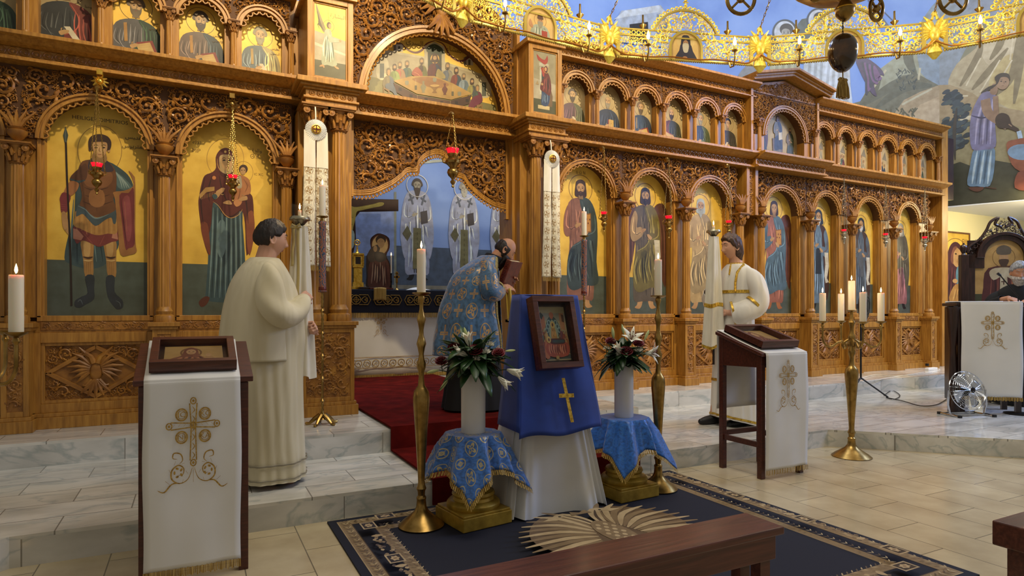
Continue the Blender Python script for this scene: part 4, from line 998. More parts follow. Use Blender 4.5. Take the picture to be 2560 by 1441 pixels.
low(7,'tall icon of a monk in brown mantle with hanging scroll, right of the angel',gen(7,'#5f7a92','#4a3024',dict(beard='#b8bcbc',blen=1.2,mode=1,item='scroll',shoe='#1a1a20',hood='#2a3440'),1.46))
low(8,'tall icon of a dark hooded monk holding a blue scroll',gen(8,'#52606e','#4a3830',dict(beard='#b0b4b8',blen=.9,mode=1,item='scroll',shoe='#1a1a20',hood='#2c3438',scap='#5a6068'),1.40))
low(9,'tall icon of a grey saint in rose robe, last one at the right end',gen(9,'#9a5f62','#5f5a48',dict(beard='#9a958a',blen=.9,mode=2,shoe='#1a1a20',hood='#8a8878'),1.38))
# ---- upper tier apostles
def up(x0,x1,label,draw,ground='goldleaf'):
    r=(x1-x0)/2-.07;cx=(x0+x1)/2;return icon_panel(Paint((0,6.168),(1,6.168)),cx-r-.01,cx+r+.01,3.345,3.965,label,draw,3.955-r,ground=ground)
M['tanground']=noisy(mat('tan_gold_ground','#a08d62',.5,.1),[(.3,'#8f7d54'),(.7,'#b09c70')],(3,3,3),2,4)
def ap(i,xs,robe,mantle,label,o,h=.53,ground='goldleaf',word=None,word2=None):
    x0,x1=xs[i],xs[i+1];cx=(x0+x1)/2
    def dr(P):
        bust(P,cx-(.01 if word else 0),3.347,h,robe,mantle,o)
        P.local(cx,3.347,h)
        if word:ar(P,word,.22,.60,.030,'#5a4620')
        if word2:ar(P,word2,.22,.52,.030,'#5a4620')
    up(x0,x1,label,dr,ground)
W2=dict()
ap(1,UPL,'#2f4a3a','#2f4a3a','small icon of an apostle in dark green at the top left edge',dict(item='scroll',hair='#4a3828',beard='#4a3828',seed=3),ground='tanground')
ap(2,UPL,'#35383a','#7a3022','small icon of an apostle in red mantle, head cut by the photo top',dict(item='scroll',hair='#5a3018',seed=5,mir=1),h=.66,ground='tanground',word='yuhanna',word2='rasul')
ap(3,UPL,'#54545a','#26402c','small icon of a brown bearded apostle in dark green mantle with open book',dict(beard='#6a5a40',hair='#6a5a44',item='open',stripe='#a87c34',seed=7),h=.60,word='mata',word2='injili')
ap(4,UPL,'#6a5a54','#33404a','small icon of a dark bearded apostle in mauve robe with red-edged book',dict(beard='#3a2a1c',hair='#4a3a2a',item='open',stripe='#b08030',seed=9),h=.58,word='marqus',word2='injili')
ap(5,UPL,'#5e6e7a','#a89a60','small icon of a pale apostle in yellow mantle beside the winged angel panel',dict(beard='#8a8464',hair='#8a8464',item='scroll',stripe='#a88a44',seed=11),h=.54,word='butrus',word2='rasul')
RD=[('#5a3a4a','#4c5238','small icon of an apostle in olive mantle, first right of the doors',dict(beard='#3a2a1a',hair='#4a3624',item='scroll',turn=-.6)),
      ('#26344c','#26385a','small icon of a bald apostle in deep blue holding an upright gold book',dict(beard='#8a8270',hair='#8a8270',bald=True,item='closed',turn=-.4)),
      ('#2e445c','#243450','small icon of an apostle in blue with fair short beard and tilted book',dict(beard='#5a4a2a',hair='#7a6238',item='open',stripe='#8a7a5a',turn=-.4)),
      ('#33382f','#5a2622','small icon of a balding apostle in dark red robe with open book',dict(beard='#33261a',hair='#33261a',bald=True,item='open',mir=-1)),
      ('#243040','#4c5a40','small icon of a curly grey apostle in green mantle with a jar',dict(beard='#8a8672',hair='#8a8672',item='jar',turn=0)),
      ('#3a3a38','#33242a','small icon of a young dark-haired apostle in brown-violet robe',dict(hair='#1c1512',item='scroll',turn=-.6,mir=-1))]
for i,(a,b,l,o) in enumerate(RD):o['seed']=20+i;ap(i,UPR,a,b,l,o,h=.52,ground='tanground')
def feast(k):
    def dr(P):
        cx=(UPF[k]+UPF[k+1])/2;P.local(cx,3.347,.5);R=random.Random(60+k)
        P.poly([(-.3,0),(.3,0),(.3,.12),(-.3,.16)],'#3a4030',False)
        for q in range(7 if k==1 else 4):
            x=-.22+.44*(q+.5)/(7 if k==1 else 4);c=R.choice(['#26384a','#5a2a22','#8a8466','#3a5040','#a09470','#6a3a2a']);hh=R.uniform(.35,.55)
            P.poly([(x-.05,.05),(x-.06,hh*.6),(x,hh),(x+.06,hh*.6),(x+.05,.05)],c);P.folds((x-.03,hh*.8),(x+.03,hh*.8),(x-.04,.08),(x+.04,.08),4,.008,shade(c,.5),shade(c,1.5),q)
            P.ring(x,hh+.06,.055,.055,.006,'#b8985a');P.el(x,hh+.06,.032,.042,'#8a6a40',10)
        P.poly([(-.28,.62),(-.1,.9),(-.02,.7),(-.12,.58)],'#6a6a58');P.poly([(.06,.62),(.2,.86),(.28,.58)],'#7a7460',False)
    return dr
FN=['a man before white pillars','a row of robed figures','a figure rising over dark rocks','a pale mountain scene','a robed figure above a dark shape','small figures in dim colours']
for k in range(6):up(UPF[k],UPF[k+1],'feast scene with %s, %s niche of far right row' % (FN[k],['first','second','third','fourth','fifth','last'][k]),feast(k),'tanground')
# ---- pediment scene
def d_three(P):
    P.poly([P_inv(P,gcx-gr,3.345),P_inv(P,gcx+gr,3.345),P_inv(P,gcx+gr,3.43),P_inv(P,gcx-gr,3.43)],'#3a3f28',False)
    saint(P,gcx-.27,3.42,.48,'#26303e','#4a2226',dict(mode=2,hood='#4a2226',halo=1));saint(P,gcx+.25,3.36,.48,'#6a5a34','#3a4428',dict(beard='#3a2a1a',style='long'))
    P.local(gcx,3.40,.56);P.poly([(-.17,.05),(.17,.05),(.19,.45),(-.19,.45)],'#6a5638',False)
    saint(P,gcx,3.42,.56,'#6a6a62','#26344c',dict(beard='#3a2414',style='long',blen=.3));P.local(gcx,3.42,.56);P.poly([(.02,.56),(.14,.60),(.15,.42),(.03,.38)],'#c8c2ae',False)
icon_panel(Paint((0,6.098),(1,6.098)),gcx-gr-.01,gcx+gr+.01,3.345,4.03,'arched icon of three figures with a seated man between, under the small gable',d_three,gz,ground='tanground')
# ---- annunciation panels on the icon boxes
def d_gabriel(P):
    x0,x1,z0,z1,Y=BOXL;P.T=lambda a,b:(x0+(x1-x0)*a,z0+(z1-z0)*b);P.k=.4
    P.poly([(0,0),(1,0),(1,.22),(0,.22)],'#5c5a3c',False);P.poly([(0,.22),(1,.22),(1,.55),(0,.62)],'#a89f86',False);P.poly([(0,.42),(1,.34),(1,.37),(0,.46)],'#c4bca4',False)
    P.ring(.45,.72,.17,.08,.004,'#a8802c');ar(P,'bishara',.75,.85,.05,'#6a5420')
    P.poly([(.28,.62),(.16,.72),(.06,.9),(.05,1.0),(.14,.9),(.25,.78),(.36,.66)],'#8a7c50')
    for q in range(6):P.st([(.30,.64),(.2-.02*q,.72),(.06+.02*q,.95-.06*q)],.006,'#5a4c2c')
    P.poly([(.35,.66),(.52,.66),(.58,.5),(.66,.3),(.72,.2),(.6,.16),(.4,.17),(.24,.16),(.22,.3),(.3,.45),(.3,.58)],'#9ea58c')
    P.folds((.35,.6),(.52,.6),(.26,.2),(.66,.2),10,.012,'#5f6a58','#d8dcc8',4,.05)
    P.poly([(.45,.6),(.6,.56),(.8,.56),(.8,.52),(.6,.5),(.48,.5)],'#a8ab94');P.el(.82,.54,.04,.018,SKIN)
    P.el(.46,.73,.075,.045,'#5a4028');P.el(.49,.72,.05,.035,SKIN);P.st([(.15,.13),(.26,.15),(.3,.12)],.02,SKIN);P.st([(.62,.17),(.72,.15),(.78,.14)],.02,SKIN);P.st([(.42,.95),(.5,.6)],.004,'#6a4a20')
def d_seated(P):
    x0,x1,z0,z1,Y=BOXR;P.T=lambda a,b:(x0+(x1-x0)*a,z0+(z1-z0)*b);P.k=.4
    P.poly([(0,0),(1,0),(1,1),(0,1)],'#8f886a',False);P.poly([(0,0),(1,0),(1,.22),(0,.22)],'#4a4c2c',False);P.poly([(0,.22),(1,.22),(1,.5),(0,.55)],'#a39c86',False)
    P.poly([(.28,.3),(.36,.3),(.36,.75),(.28,.75)],'#b5b5a4',False);P.poly([(.36,.3),(.62,.34),(.62,.78),(.36,.78)],'#2c3a3c',False);P.poly([(.25,.76),(.68,.76),(.68,.82),(.25,.82)],'#a8a898',False)
    P.poly([(.14,.95),(.3,.9),(.5,.88),(.62,.96),(.64,.86),(.5,.8),(.3,.84),(.2,.86)],'#9a2c1c');P.poly([(.32,.74),(.58,.76),(.48,.60),(.42,.60)],'#9a2c1c',False)
    P.poly([(.2,.06),(.72,.06),(.72,.12),(.2,.12)],'#c0b080',False);P.poly([(.44,.12),(.84,.12),(.86,.3),(.8,.38),(.46,.3)],'#6a5230',False)
    P.poly([(.35,.14),(.64,.13),(.74,.3),(.6,.38),(.4,.36)],'#26406a');P.folds((.42,.34),(.62,.34),(.38,.15),(.62,.14),7,.012,'#14284a','#5f80aa',3,.02)
    P.poly([(.5,.66),(.62,.68),(.74,.6),(.8,.42),(.72,.3),(.5,.34),(.3,.38),(.34,.5),(.46,.58)],'#5c1c18');P.folds((.5,.62),(.68,.6),(.4,.36),(.74,.34),8,.012,'#38100c','#8c3a30',5,.04)
    P.ring(.56,.73,.13,.065,.004,'#c09a40');P.el(.56,.735,.075,.048,'#5c1c18');P.el(.54,.728,.05,.034,SKIN);P.el(.38,.47,.05,.02,SKIN)
    P.poly([(.1,.45),(.24,.45),(.17,.52)],'#a08a5a',False)
def boxicon(B,label,dr):
    x0,x1,z0,z1,Y=B;P=Paint((0,Y+.006),(1,Y+.006));icon_panel(P,x0,x1,z0,z1,label,dr,th=.006)
boxicon(BOXL,'framed icon of a striding winged angel in pale robe, on the left pilaster box',d_gabriel)
boxicon(BOXR,'framed icon of a seated woman in red veil, on the right pilaster box',d_seated)
# ---- supper lunette
def d_supper(P):
    P.pix();q=lambda pts:[(860+a/5.338,60+b/5.338) for a,b in pts]
    def po(pts,c,sm=True):P.poly(q(pts),c,sm)
    def s_(pts,w_,c):P.st(q(pts),w_,c)
    def cl(pts,c):po(pts,c,False)
    # floor and wall kept inside the arch
    def clip(pts):
        o=[]
        for a,b in q(pts):
            x,z=P.T(a,b);r=hypot(x-lcx,z-lz)
            if r>lr-.004:k=(lr-.004)/r;x,z=lcx+(x-lcx)*k,lz+(z-lz)*k
            o.append((x,max(z,lz+.002)))
        T=P.T;P.T=lambda a,b:(a,b);P.poly(o,clip.c,False);P.T=T
    wl=[(320+i*20,760+i*5.2) for i in range(87)]; 
    clip.c='#7f7a44';clip([(250,1010),(265,900),(290,800),(320,700)]+[(320+40*i,700+9.2*i) for i in range(44)]+[(2100,1100),(2130,1250),(1700,1180),(1200,1110),(700,1050)])
    clip.c='#a69a78';clip([(310,710),(345,620),(400,520),(480,410),(540,375)]+[(700,400),(900,440),(1080,470),(1320,530),(1500,570),(1700,620),(1900,660)]+[(1990,780),(2040,880),(2060,960),(1900,960),(1500,880),(1100,830),(700,760),(500,730)])
    clip.c='#bdb491';clip([(500,390),(560,350),(1080,445),(1080,470),(560,385)]);clip([(1320,505),(1880,630),(1905,660),(1320,545)])
    for x,y,hh in ((510,450,280),(1870,700,270)):
        po([(x-70,y+hh),(x-75,y+60),(x,y),(x+75,y+60),(x+70,y+hh)],'#c4bc98');cl([(x-38,y+hh),(x-38,y+85),(x+20,y+85),(x+20,y+hh)],'#5a6258')
    for x,y in ((720,280),(1655,460)):cl([(x-65,y),(x+60,y),(x+60,y+100),(x-65,y+95)],'#6a6456');cl([(x-30,y),(x+60,y),(x+60,y+100),(x-30,y+95)],'#b8b29c');cl([(x-5,y+25),(x+25,y+25),(x+25,y+95),(x-5,y+95)],'#55513f');po([(x-70,y),(x,y-35),(x+70,y)],'#6f5230',False)
    s_([(760,265),(840,350),(950,390),(1040,350),(1100,270),(1210,230)],.022,'#6e3024');s_([(1210,230),(1320,280),(1400,420),(1520,500),(1600,490),(1670,450),(1720,520)],.022,'#6e3024')
    cl([(1065,370),(1110,370),(1115,700),(1070,690)],'#b5ad92');cl([(1290,420),(1340,420),(1340,640),(1290,620)],'#b5ad92');po([(1060,380),(1070,300),(1200,245),(1330,310),(1345,420),(1300,420),(1200,300),(1100,380)],'#b5ad92',False)
    cl([(1110,370),(1295,400),(1295,640),(1115,690)],'#3e3e2c');po([(1098,380),(1110,310),(1200,275),(1300,330),(1318,410),(1200,395)],'#33412c')
    for k in range(9):s_([(1200,285),(1110+24*k,385+2*k)],.004,'#5a6a44')
    P.el(*q([(1205,472)])[0],11,12,'#d8a83a')
    F_=[(1205,470,'#5a1f1c','#26304c',1.45,'long'),(1030,510,'#8a7c3c','#6a6a30',1.1,''),(835,545,'#3c5a54','#5a6a4a',1.1,''),(740,560,'#a8583c','#a07a50',1.1,''),(670,590,'#6a7a3c','#8a9a50',1.05,''),(590,650,'#7a7050','#5a6474',1.15,''),(1375,575,'#5a6474','#8a8470',1.15,''),(1490,635,'#7a3424','#33485c',1.1,''),(1590,712,'#7a8ea0','#5a7080',1.0,''),(1700,780,'#8a8440','#4a4c50',1.0,''),(1770,865,'#44544c','#6e2440',1.0,'')]
    for x,y,a,b,s,h_ in F_:
        s *= 52
        po([(x-s*.5,y+s*.9),(x-s*1.15,y+s*1.6),(x-s*1.2,y+s*3.4),(x+s*1.2,y+s*3.6),(x+s*1.1,y+s*1.7),(x+s*.5,y+s*.9)],a);po([(x+s*.1,y+s*.9),(x+s*1.1,y+s*1.7),(x+s*1.2,y+s*3.5),(x,y+s*3.4),(x+s*.3,y+s*2)],b)
        for k in range(3):s_([(x-s*.7+k*s*.5,y+s*1.3),(x-s*.6+k*s*.5,y+s*3)],.006,shade(a,1.5 if k % 2 else .55))
        po([(x-s*.5,y-s*.2),(x-s*.4,y-s*.75),(x,y-s*.95),(x+s*.4,y-s*.75),(x+s*.5,y-s*.2),(x+s*(.7 if h_ else .4),y+s*.6),(x-s*(.7 if h_ else .4),y+s*.6)],'#4a3420' if h_ or x in (670,1490,1700) else '#7a6a4c')
        po([(x-s*.3,y-s*.3),(x,y-s*.5),(x+s*.3,y-s*.3),(x+s*.25,y+s*.3),(x,y+s*.6),(x-s*.25,y+s*.3)],'#b8905a');po([(x-s*.28,y+s*.15),(x,y+s*.25),(x+s*.28,y+s*.15),(x+s*.15,y+s*.75),(x-s*.15,y+s*.75)],'#4a3420' if x not in (1770,590) else '#b8905a')
    po([(990,590),(1020,555),(1050,590),(1040,640),(1000,640)],'#4a3420');po([(905,640),(960,585),(1010,620),(1040,680),(1030,740),(960,710),(900,690)],'#a04a2c');s_([(920,650),(980,680),(1020,730)],.008,'#c87850')
    po([(1240,610),(1290,640),(1340,700),(1330,740),(1220,720)],'#9a8a4a')
    # seated figure legs at the front corners
    po([(545,820),(600,800),(680,860),(700,950),(720,1010),(690,1000),(640,920),(560,880)],'#5d6878');cl([(515,850),(600,890),(600,1000),(585,1000),(580,910),(530,880),(528,950),(518,950)],'#8a6a34')
    po([(1720,980),(1820,960),(1830,1050),(1740,1110),(1690,1170),(1640,1170),(1660,1080)],'#6e2440');cl([(1760,1090),(1838,1075),(1838,1190),(1825,1190),(1820,1110),(1790,1120),(1780,1200),(1765,1200)],'#8a6a34')
    # table
    cl([(650,770),(960,940),(1420,1020),(1700,940),(1440,800),(1200,705),(890,705)],'#b08c3e');cl([(650,790),(965,960),(965,1090),(690,920)],'#55361f');cl([(965,960),(1410,1035),(1410,1145),(965,1085)],'#5f3e24');cl([(1410,1035),(1690,955),(1660,1075),(1410,1150)],'#4c301c')
    po([(900,740),(1100,715),(1300,760),(1390,830),(1200,870),(1000,800)],'#9a6a30')
    for x,y in ((970,950),(1410,1030)):s_([(x,y),(x,y+130)],.010,'#b09a6a')
    for x,y in ((740,880),(885,970),(1085,1020),(1295,1060),(1490,1060),(1632,1030)):cl([(x-20,y-22),(x+20,y-18),(x+20,y+24),(x-20,y+18)],'#2a1a10')
    po([(1130,830),(1270,830),(1230,875),(1215,900),(1230,930),(1165,930),(1185,900),(1170,875)],'#8a6424');po([(1135,830),(1200,815),(1268,830),(1200,850)],'#c09a50')
    for x,y,c in ((1335,890,'#6a3424'),(1050,860,'#8a8462')):po([(x-15,y-85),(x+15,y-85),(x+12,y-50),(x+38,y-10),(x+15,y+50),(x+22,y+65),(x-22,y+65),(x-15,y+50),(x-38,y-10),(x-12,y-50)],c)
    for x,y in ((950,860),(1440,940)):cl([(x-16,y-30),(x+14,y-30),(x+14,y+30),(x-16,y+28)],'#5f5a40');s_([(x,y-30),(x,y-110)],.006,'#d8cfa8')
    for x,y in ((830,800),(1200,760),(1530,945)):po([(x-22,y-28),(x+22,y-28),(x+18,y+20),(x-18,y+20)],'#8a8a74')
    ar(P,'sirri',*q([(935,290)])[0],.075,'#6a5420');ar(P,'asha',*q([(1470,385)])[0],.075,'#6a5420')
P=Paint((0,6.165),(1,6.165))
u=lcx;loc=P.place(u,lz,.015);t=thing('icon_painting','half-round painting of a long supper table with seated figures above the doors','icon',loc,0)
MB().prism(arc(0,0,lr+.02,0,pi,40),0,.015,'y').build('panel',M['goldleaf'],t,smooth=False,world=False)
d_supper(P);P.done('painting',t)
# ================================================================== wall paintings
def mural(P,par,name,m=None):
    """link a wall painting as a child of its wall, in world position"""
    o=P.build(name,M['paint'],None,smooth=False,origin=(0,0,0));o.location=(P.A[0],P.A[1],0);o.rotation_euler=(0,0,P.ang);o.parent=par;return o
P=Paint((0,9.595),(1,9.595));P.step=.00008
# dark band and frame lines low on the apse wall
P.T=lambda a,b:(a,b)
P.poly([(-1,.33),(8.5,.33),(8.5,2.28),(-1,2.28)],'#4c5f80',False);P.poly([(-1,1.60),(8.5,1.60),(8.5,1.66),(-1,1.66)],'#8a8a86',False)
P.pix()
P.poly([(862,500),(986,500),(986,640),(862,640)],'#7f9ae0',False);P.poly([(985,480),(991,480),(991,722),(985,722)],'#8c958e',False);P.poly([(1040,404),(1115,398),(1115,404),(1040,411)],'#a8b0a8',False)
def hierarch(px,y0,y1,o,arm=False):
    u,v=wp(px,y1,9.595);_,v2=wp(px,y0,9.595);h=(v2-v)
    saint(P,u,v,h,'#98a4d0','#a4aed6',dict(o,mode=2,shoe='#20242c',halo=1,skin='#a8a090'))
    P.local(u,v,h)
    P.poly([(-.04,.50),(.04,.50),(.045,.10),(-.045,.10)],'#7f7c58',False)
    for k in range(7):P.st([(0,.46-.05*k),(0,.43-.05*k)],.02*h,'#4a4a38');P.st([(-.03,.445-.05*k),(.03,.445-.05*k)],.006*h,'#4a4a38')
    for k in range(4):P.st([(-.03+.02*k,.10),(-.03+.02*k,.06)],.008*h,'#30343c',taper=False)
    for s in (-1,1):P.st([(s*.075,.83),(s*.045,.73)],.018*h,'#54607a',taper=False);P.st([(s*.035,.80),(s*.09,.765)],.016*h,'#54607a',taper=False)
    P.poly([(.03,.66),(.10,.68),(.11,.56),(.04,.54)],'#3a3644',False);P.poly([(-.10,.52),(-.15,.44),(-.10,.37),(-.06,.44)],'#6f6c50',False)
    P.ring(0,.915,.108,.108,.006*h,'#e0e0e4')
hierarch(1043,443,698,dict(beard='#3a2c2c',blen=2.4,hair='#3a2c2c'));hierarch(1160,452,698,dict(beard='#a8a8a4',blen=1.2,hair='#8a8a8a'));hierarch(1262,458,700,dict(beard='#6a6460',blen=1.5,hair='#6a6460'))
# painted building above the screen
P.pix()
P.poly([(1533,58),(1552,28),(1650,14),(1668,40),(1668,120),(1535,105)],'#a9b8d8',False);P.poly([(1533,50),(1560,28),(1645,14),(1672,42),(1640,32),(1560,44)],'#c6d2ea',False);P.poly([(1572,62),(1618,56),(1620,110),(1572,104)],'#34343c',False);P.poly([(1640,36),(1668,50),(1668,112),(1640,108)],'#8794b4',False)
P.poly([(1540,120),(1700,130),(1735,190),(1560,160)],'#9cabc9',False);P.poly([(1690,165),(1722,168),(1722,192),(1690,188)],'#b9c6de',False)
mural(P,wb,'wall_painting')
P=Paint(AW[0],AW[1]);P.step=.00008;P.pix()
for pts,c in (([(2140,275),(2190,180),(2230,150),(2290,110),(2350,90),(2350,340),(2150,300)],'#8f9688'),([(2285,95),(2305,50),(2330,15),(2350,-5),(2350,215),(2330,213),(2300,180)],'#7b90ab'),([(2300,120),(2315,60),(2350,20),(2350,80),(2325,140)],'#8fa3b8'),
               ([(2060,300),(2120,262),(2180,245),(2250,190),(2290,183),(2350,215),(2350,350),(2060,320)],'#6c6e60'),([(2210,320),(2260,250),(2300,230),(2350,212),(2350,350)],'#a19072'),([(2250,320),(2300,262),(2350,240),(2350,350)],'#b3a080')):P.poly(pts,c,len(pts)>8)
for q in ([(2160,262),(2230,215),(2280,190)],[(2190,270),(2260,220),(2330,214)],[(2200,190),(2180,230),(2150,262)],[(2290,190),(2270,140),(2300,100)]):P.st(q,.16,'#5d6258')
for q in ([(2180,225),(2215,175)],[(2255,262),(2330,222)],[(2300,170),(2296,200)]):P.st(q,.14,'#b0ad96')
R=random.Random(4)
for i in range(40):x,y=2262+R.uniform(-20,28),205+R.uniform(-30,22);P.st([(x,y),(x+R.uniform(-7,7),y-R.uniform(4,9))],.05,'#3e4c54')
for i in range(26):x,y=2230+R.uniform(-30,60),290+R.uniform(-12,8);P.st([(x,y),(x+R.uniform(-8,8),y-9)],.07,'#5a5c48')
# angels
def angel(px,y,s,robe):
    P.poly([(px-34*s,y+60*s),(px-40*s,y+140*s),(px-46*s,y+260*s),(px+46*s,y+275*s),(px+40*s,y+140*s),(px+34*s,y+60*s),(px+12*s,y+38*s),(px-12*s,y+38*s)],robe)
    for k in range(8):P.st([(px-26*s+7.5*k*s,y+62*s),(px-30*s+8*k*s,y+160*s),(px-34*s+9.5*k*s,y+255*s)],.10*s,shade0(robe,.90) if k % 2 else shade0(robe,1.05))
    P.el(px,y,29*s,31*s,'#b5c2de');P.ring(px,y,29*s,31*s,.035,'#4a5464')
    P.el(px+4*s,y-8*s,17*s,15*s,'#4c4a4c');P.poly([(px-8*s,y-4*s),(px,y-10*s),(px+12*s,y-6*s),(px+12*s,y+10*s),(px+4*s,y+20*s),(px-6*s,y+10*s)],'#98999c');P.poly([(px-4*s,y+16*s),(px+6*s,y+18*s),(px+14*s,y+42*s),(px-14*s,y+42*s)],'#8c8f96')
    for k in (-1,1):P.el(px+3*s+k*5*s,y+1*s,2.2*s,1.2*s,'#26262a',8);P.st([(px+3*s+k*5*s-3*s,y-3*s),(px+3*s+k*5*s+3*s,y-3*s)],.025,'#26262a')
    P.st([(px+3*s,y+2*s),(px+2*s,y+9*s)],.025,'#55555a');P.st([(px-1*s,y+13*s),(px+5*s,y+13*s)],.025,'#6a4a4a')
P.poly([(2140,150),(2165,145),(2200,170),(2210,190),(2190,185),(2185,215),(2192,240),(2180,235),(2165,210),(2150,180)],'#4a3f68'); 
for k in range(6):P.st([(2155+6*k,155+2*k),(2170+5*k,195),(2178+5*k-(12*(k<3)),238-9*k)],.10,'#6c4c86' if k % 2 else '#39405a')
P.poly([(1905,95),(1930,88),(1950,130),(1925,135)],'#4a5468');P.poly([(1995,60),(2025,55),(2030,150),(1990,150)],'#5d6a70')
angel(2046,52,.95,'#a9b9d2');angel(1962,82,1.0,'#a4a892');angel(2090,90,.9,'#b4c4e0')
P.st([(2170,0),(2220,70),(2240,90)],.06,'#4a5878');P.st([(2200,20),(2240,60)],.05,'#4a5878')
P.poly([(1845,190),(1880,150),(1895,130),(1900,175),(1870,205)],'#7a8090')
mural(P,wa,'wall_painting')
P=Paint(DW[0],DW[1]);P.step=.00008;P.pix()
for pts,c in (([(2341,-20),(2600,-20),(2600,60),(2341,60)],'#7484a6'),([(2341,-20),(2372,-15),(2385,12),(2440,35),(2430,90),(2400,150),(2370,215),(2341,215)],'#7b8aa0'),([(2370,216),(2392,160),(2440,120),(2452,90),(2490,60),(2600,10),(2600,300),(2480,260),(2420,230)],'#a89c7c'),
               ([(2450,120),(2500,95),(2540,60),(2600,40),(2600,120),(2540,150),(2480,170)],'#b8ad92'),([(2470,230),(2500,150),(2560,130),(2600,150),(2600,300),(2520,270)],'#b0a06a'),
               ([(2341,213),(2375,212),(2430,232),(2470,262),(2600,285),(2600,496),(2341,518.5)],'#9a8762'),([(2341,330),(2380,300),(2440,290),(2600,330),(2600,496),(2341,518.5)],'#8d8258'),([(2341,425),(2400,405),(2440,420),(2480,400),(2600,420),(2600,496),(2341,518.5)],'#3f3f2b')):P.poly(pts,c,len(pts)>5 and 518.5 not in [q_[1] for q_ in pts])
for q in ([(2400,216),(2440,150),(2455,110)],[(2430,225),(2470,180),(2520,120)],[(2480,245),(2530,190),(2545,90)],[(2510,60),(2500,110),(2475,150)],[(2555,40),(2552,140),(2535,260)]):P.st(q,.11,'#7c7050')
for q in ([(2415,215),(2452,145)],[(2450,232),(2500,150)],[(2525,150),(2535,80)],[(2360,240),(2420,240)],[(2500,200),(2530,150)],[(2400,300),(2440,300),(2460,380)]):P.st(q,.09,'#c4bba0')
for cx,cy,n_,rr in ((2383,250,26,22),(2400,275,30,24),(2382,320,40,34),(2368,350,26,24),(2392,360,24,20)):
    for i in range(n_):x,y=cx+R.gauss(0,rr*.5),cy+R.gauss(0,rr*.32);P.st([(x-9,y+3),(x+2,y-2),(x+10,y-6)],.075,R.choice(['#26333f','#34444f','#1f2b30','#3d4d50']))
P.st([(2388,400),(2386,330),(2392,270)],.05,'#3a3226')
# woman pouring water
q=lambda pts:[(2100+a/4.367,b/4.367) for a,b in pts];r=lambda pts:[(1900+a/2.573,b/2.573) for a,b in pts]
P.poly(r([(1385,950),(1350,1080),(1335,1190),(1400,1200),(1480,1195),(1510,1060),(1500,940)]),'#5f7f9c');[P.st(r([(1400+22*k,970),(1380+24*k,1080),(1365+25*k,1185)]),.035,'#3e5a74' if k % 2 else '#a4bccc') for k in range(5)]
P.poly(r([(1480,590),(1430,600),(1390,660),(1360,740),(1350,850),(1365,960),(1440,965),(1515,945),(1515,830),(1510,700),(1520,620)]),'#6f6a90');[P.st(r([(1440+14*k,640),(1400+22*k,780),(1385+24*k,930)]),.03,'#4c4868' if k % 2 else '#9a94b8') for k in range(5)]
P.st(r([(1360,745),(1430,760),(1510,740)]),.03,'#3c3858')
P.st(r([(1450,640),(1470,730),(1560,790),(1600,815)]),.13,'#8a6c52',taper=False);P.st(r([(1515,620),(1520,740)]),.07,'#8a6c52',taper=False)
P.poly(r([(1500,540),(1530,560),(1520,610),(1480,600)]),'#8a6c52');P.el(*r([(1560,525)])[0],17,21,'#96785c');P.poly(r([(1520,540),(1510,500),(1550,472),(1600,478),(1608,520),(1590,500),(1550,500),(1530,540),(1480,580),(1420,600),(1470,560)]),'#3c3226')
P.el(*r([(1552,525)])[0],2.6,1.4,'#1c140e',8);P.el(*r([(1580,528)])[0],2.2,1.3,'#1c140e',8);P.st(r([(1545,514),(1562,514)]),.02,'#2a1c12');P.st(r([(1568,525),(1572,542)]),.02,'#5a4030');P.st(r([(1556,553),(1570,553)]),.02,'#6a3a2a')
P.poly(r([(1515,790),(1520,750),(1555,728),(1600,745),(1620,800),(1665,830),(1655,850),(1600,830),(1540,825)]),'#3c2a1a');P.st(r([(1600,800),(1620,815)]),.06,'#96785c');P.st(r([(1665,845),(1676,900),(1672,990)]),.06,'#9ab4cc',taper=False)
P.poly(r([(1585,930),(1640,900),(1740,905),(1740,1100),(1690,1110),(1620,1060)]),'#8a4a26');P.el(*r([(1690,980)])[0],38,20,'#6f8eaa');P.poly(r([(1660,1110),(1740,1110),(1740,1220),(1640,1210)]),'#7a3c22')
P.st(r([(1345,1210),(1400,1220),(1440,1208)]),.08,'#5a3420');P.st(r([(1450,1205),(1520,1215)]),.07,'#4a2c1c')
mural(P,wd,'wall_painting')
# ================================================================== furniture and liturgical things
M['emb']=noisy(mat('gold_embroidery','#b08a3c',.5,.3),[(.35,'#94702c'),(.65,'#c4a04e')],(90,90,90),1,2)
M['brocblue']=brocade('blue_gold_brocade','#2f62a8','#b3a47c',9,9)
M['brocplain']=brocade('blue_cloth_reverse','#1f5fb0','#3a74bd',9,9)
M['satinrib']=M['satin']
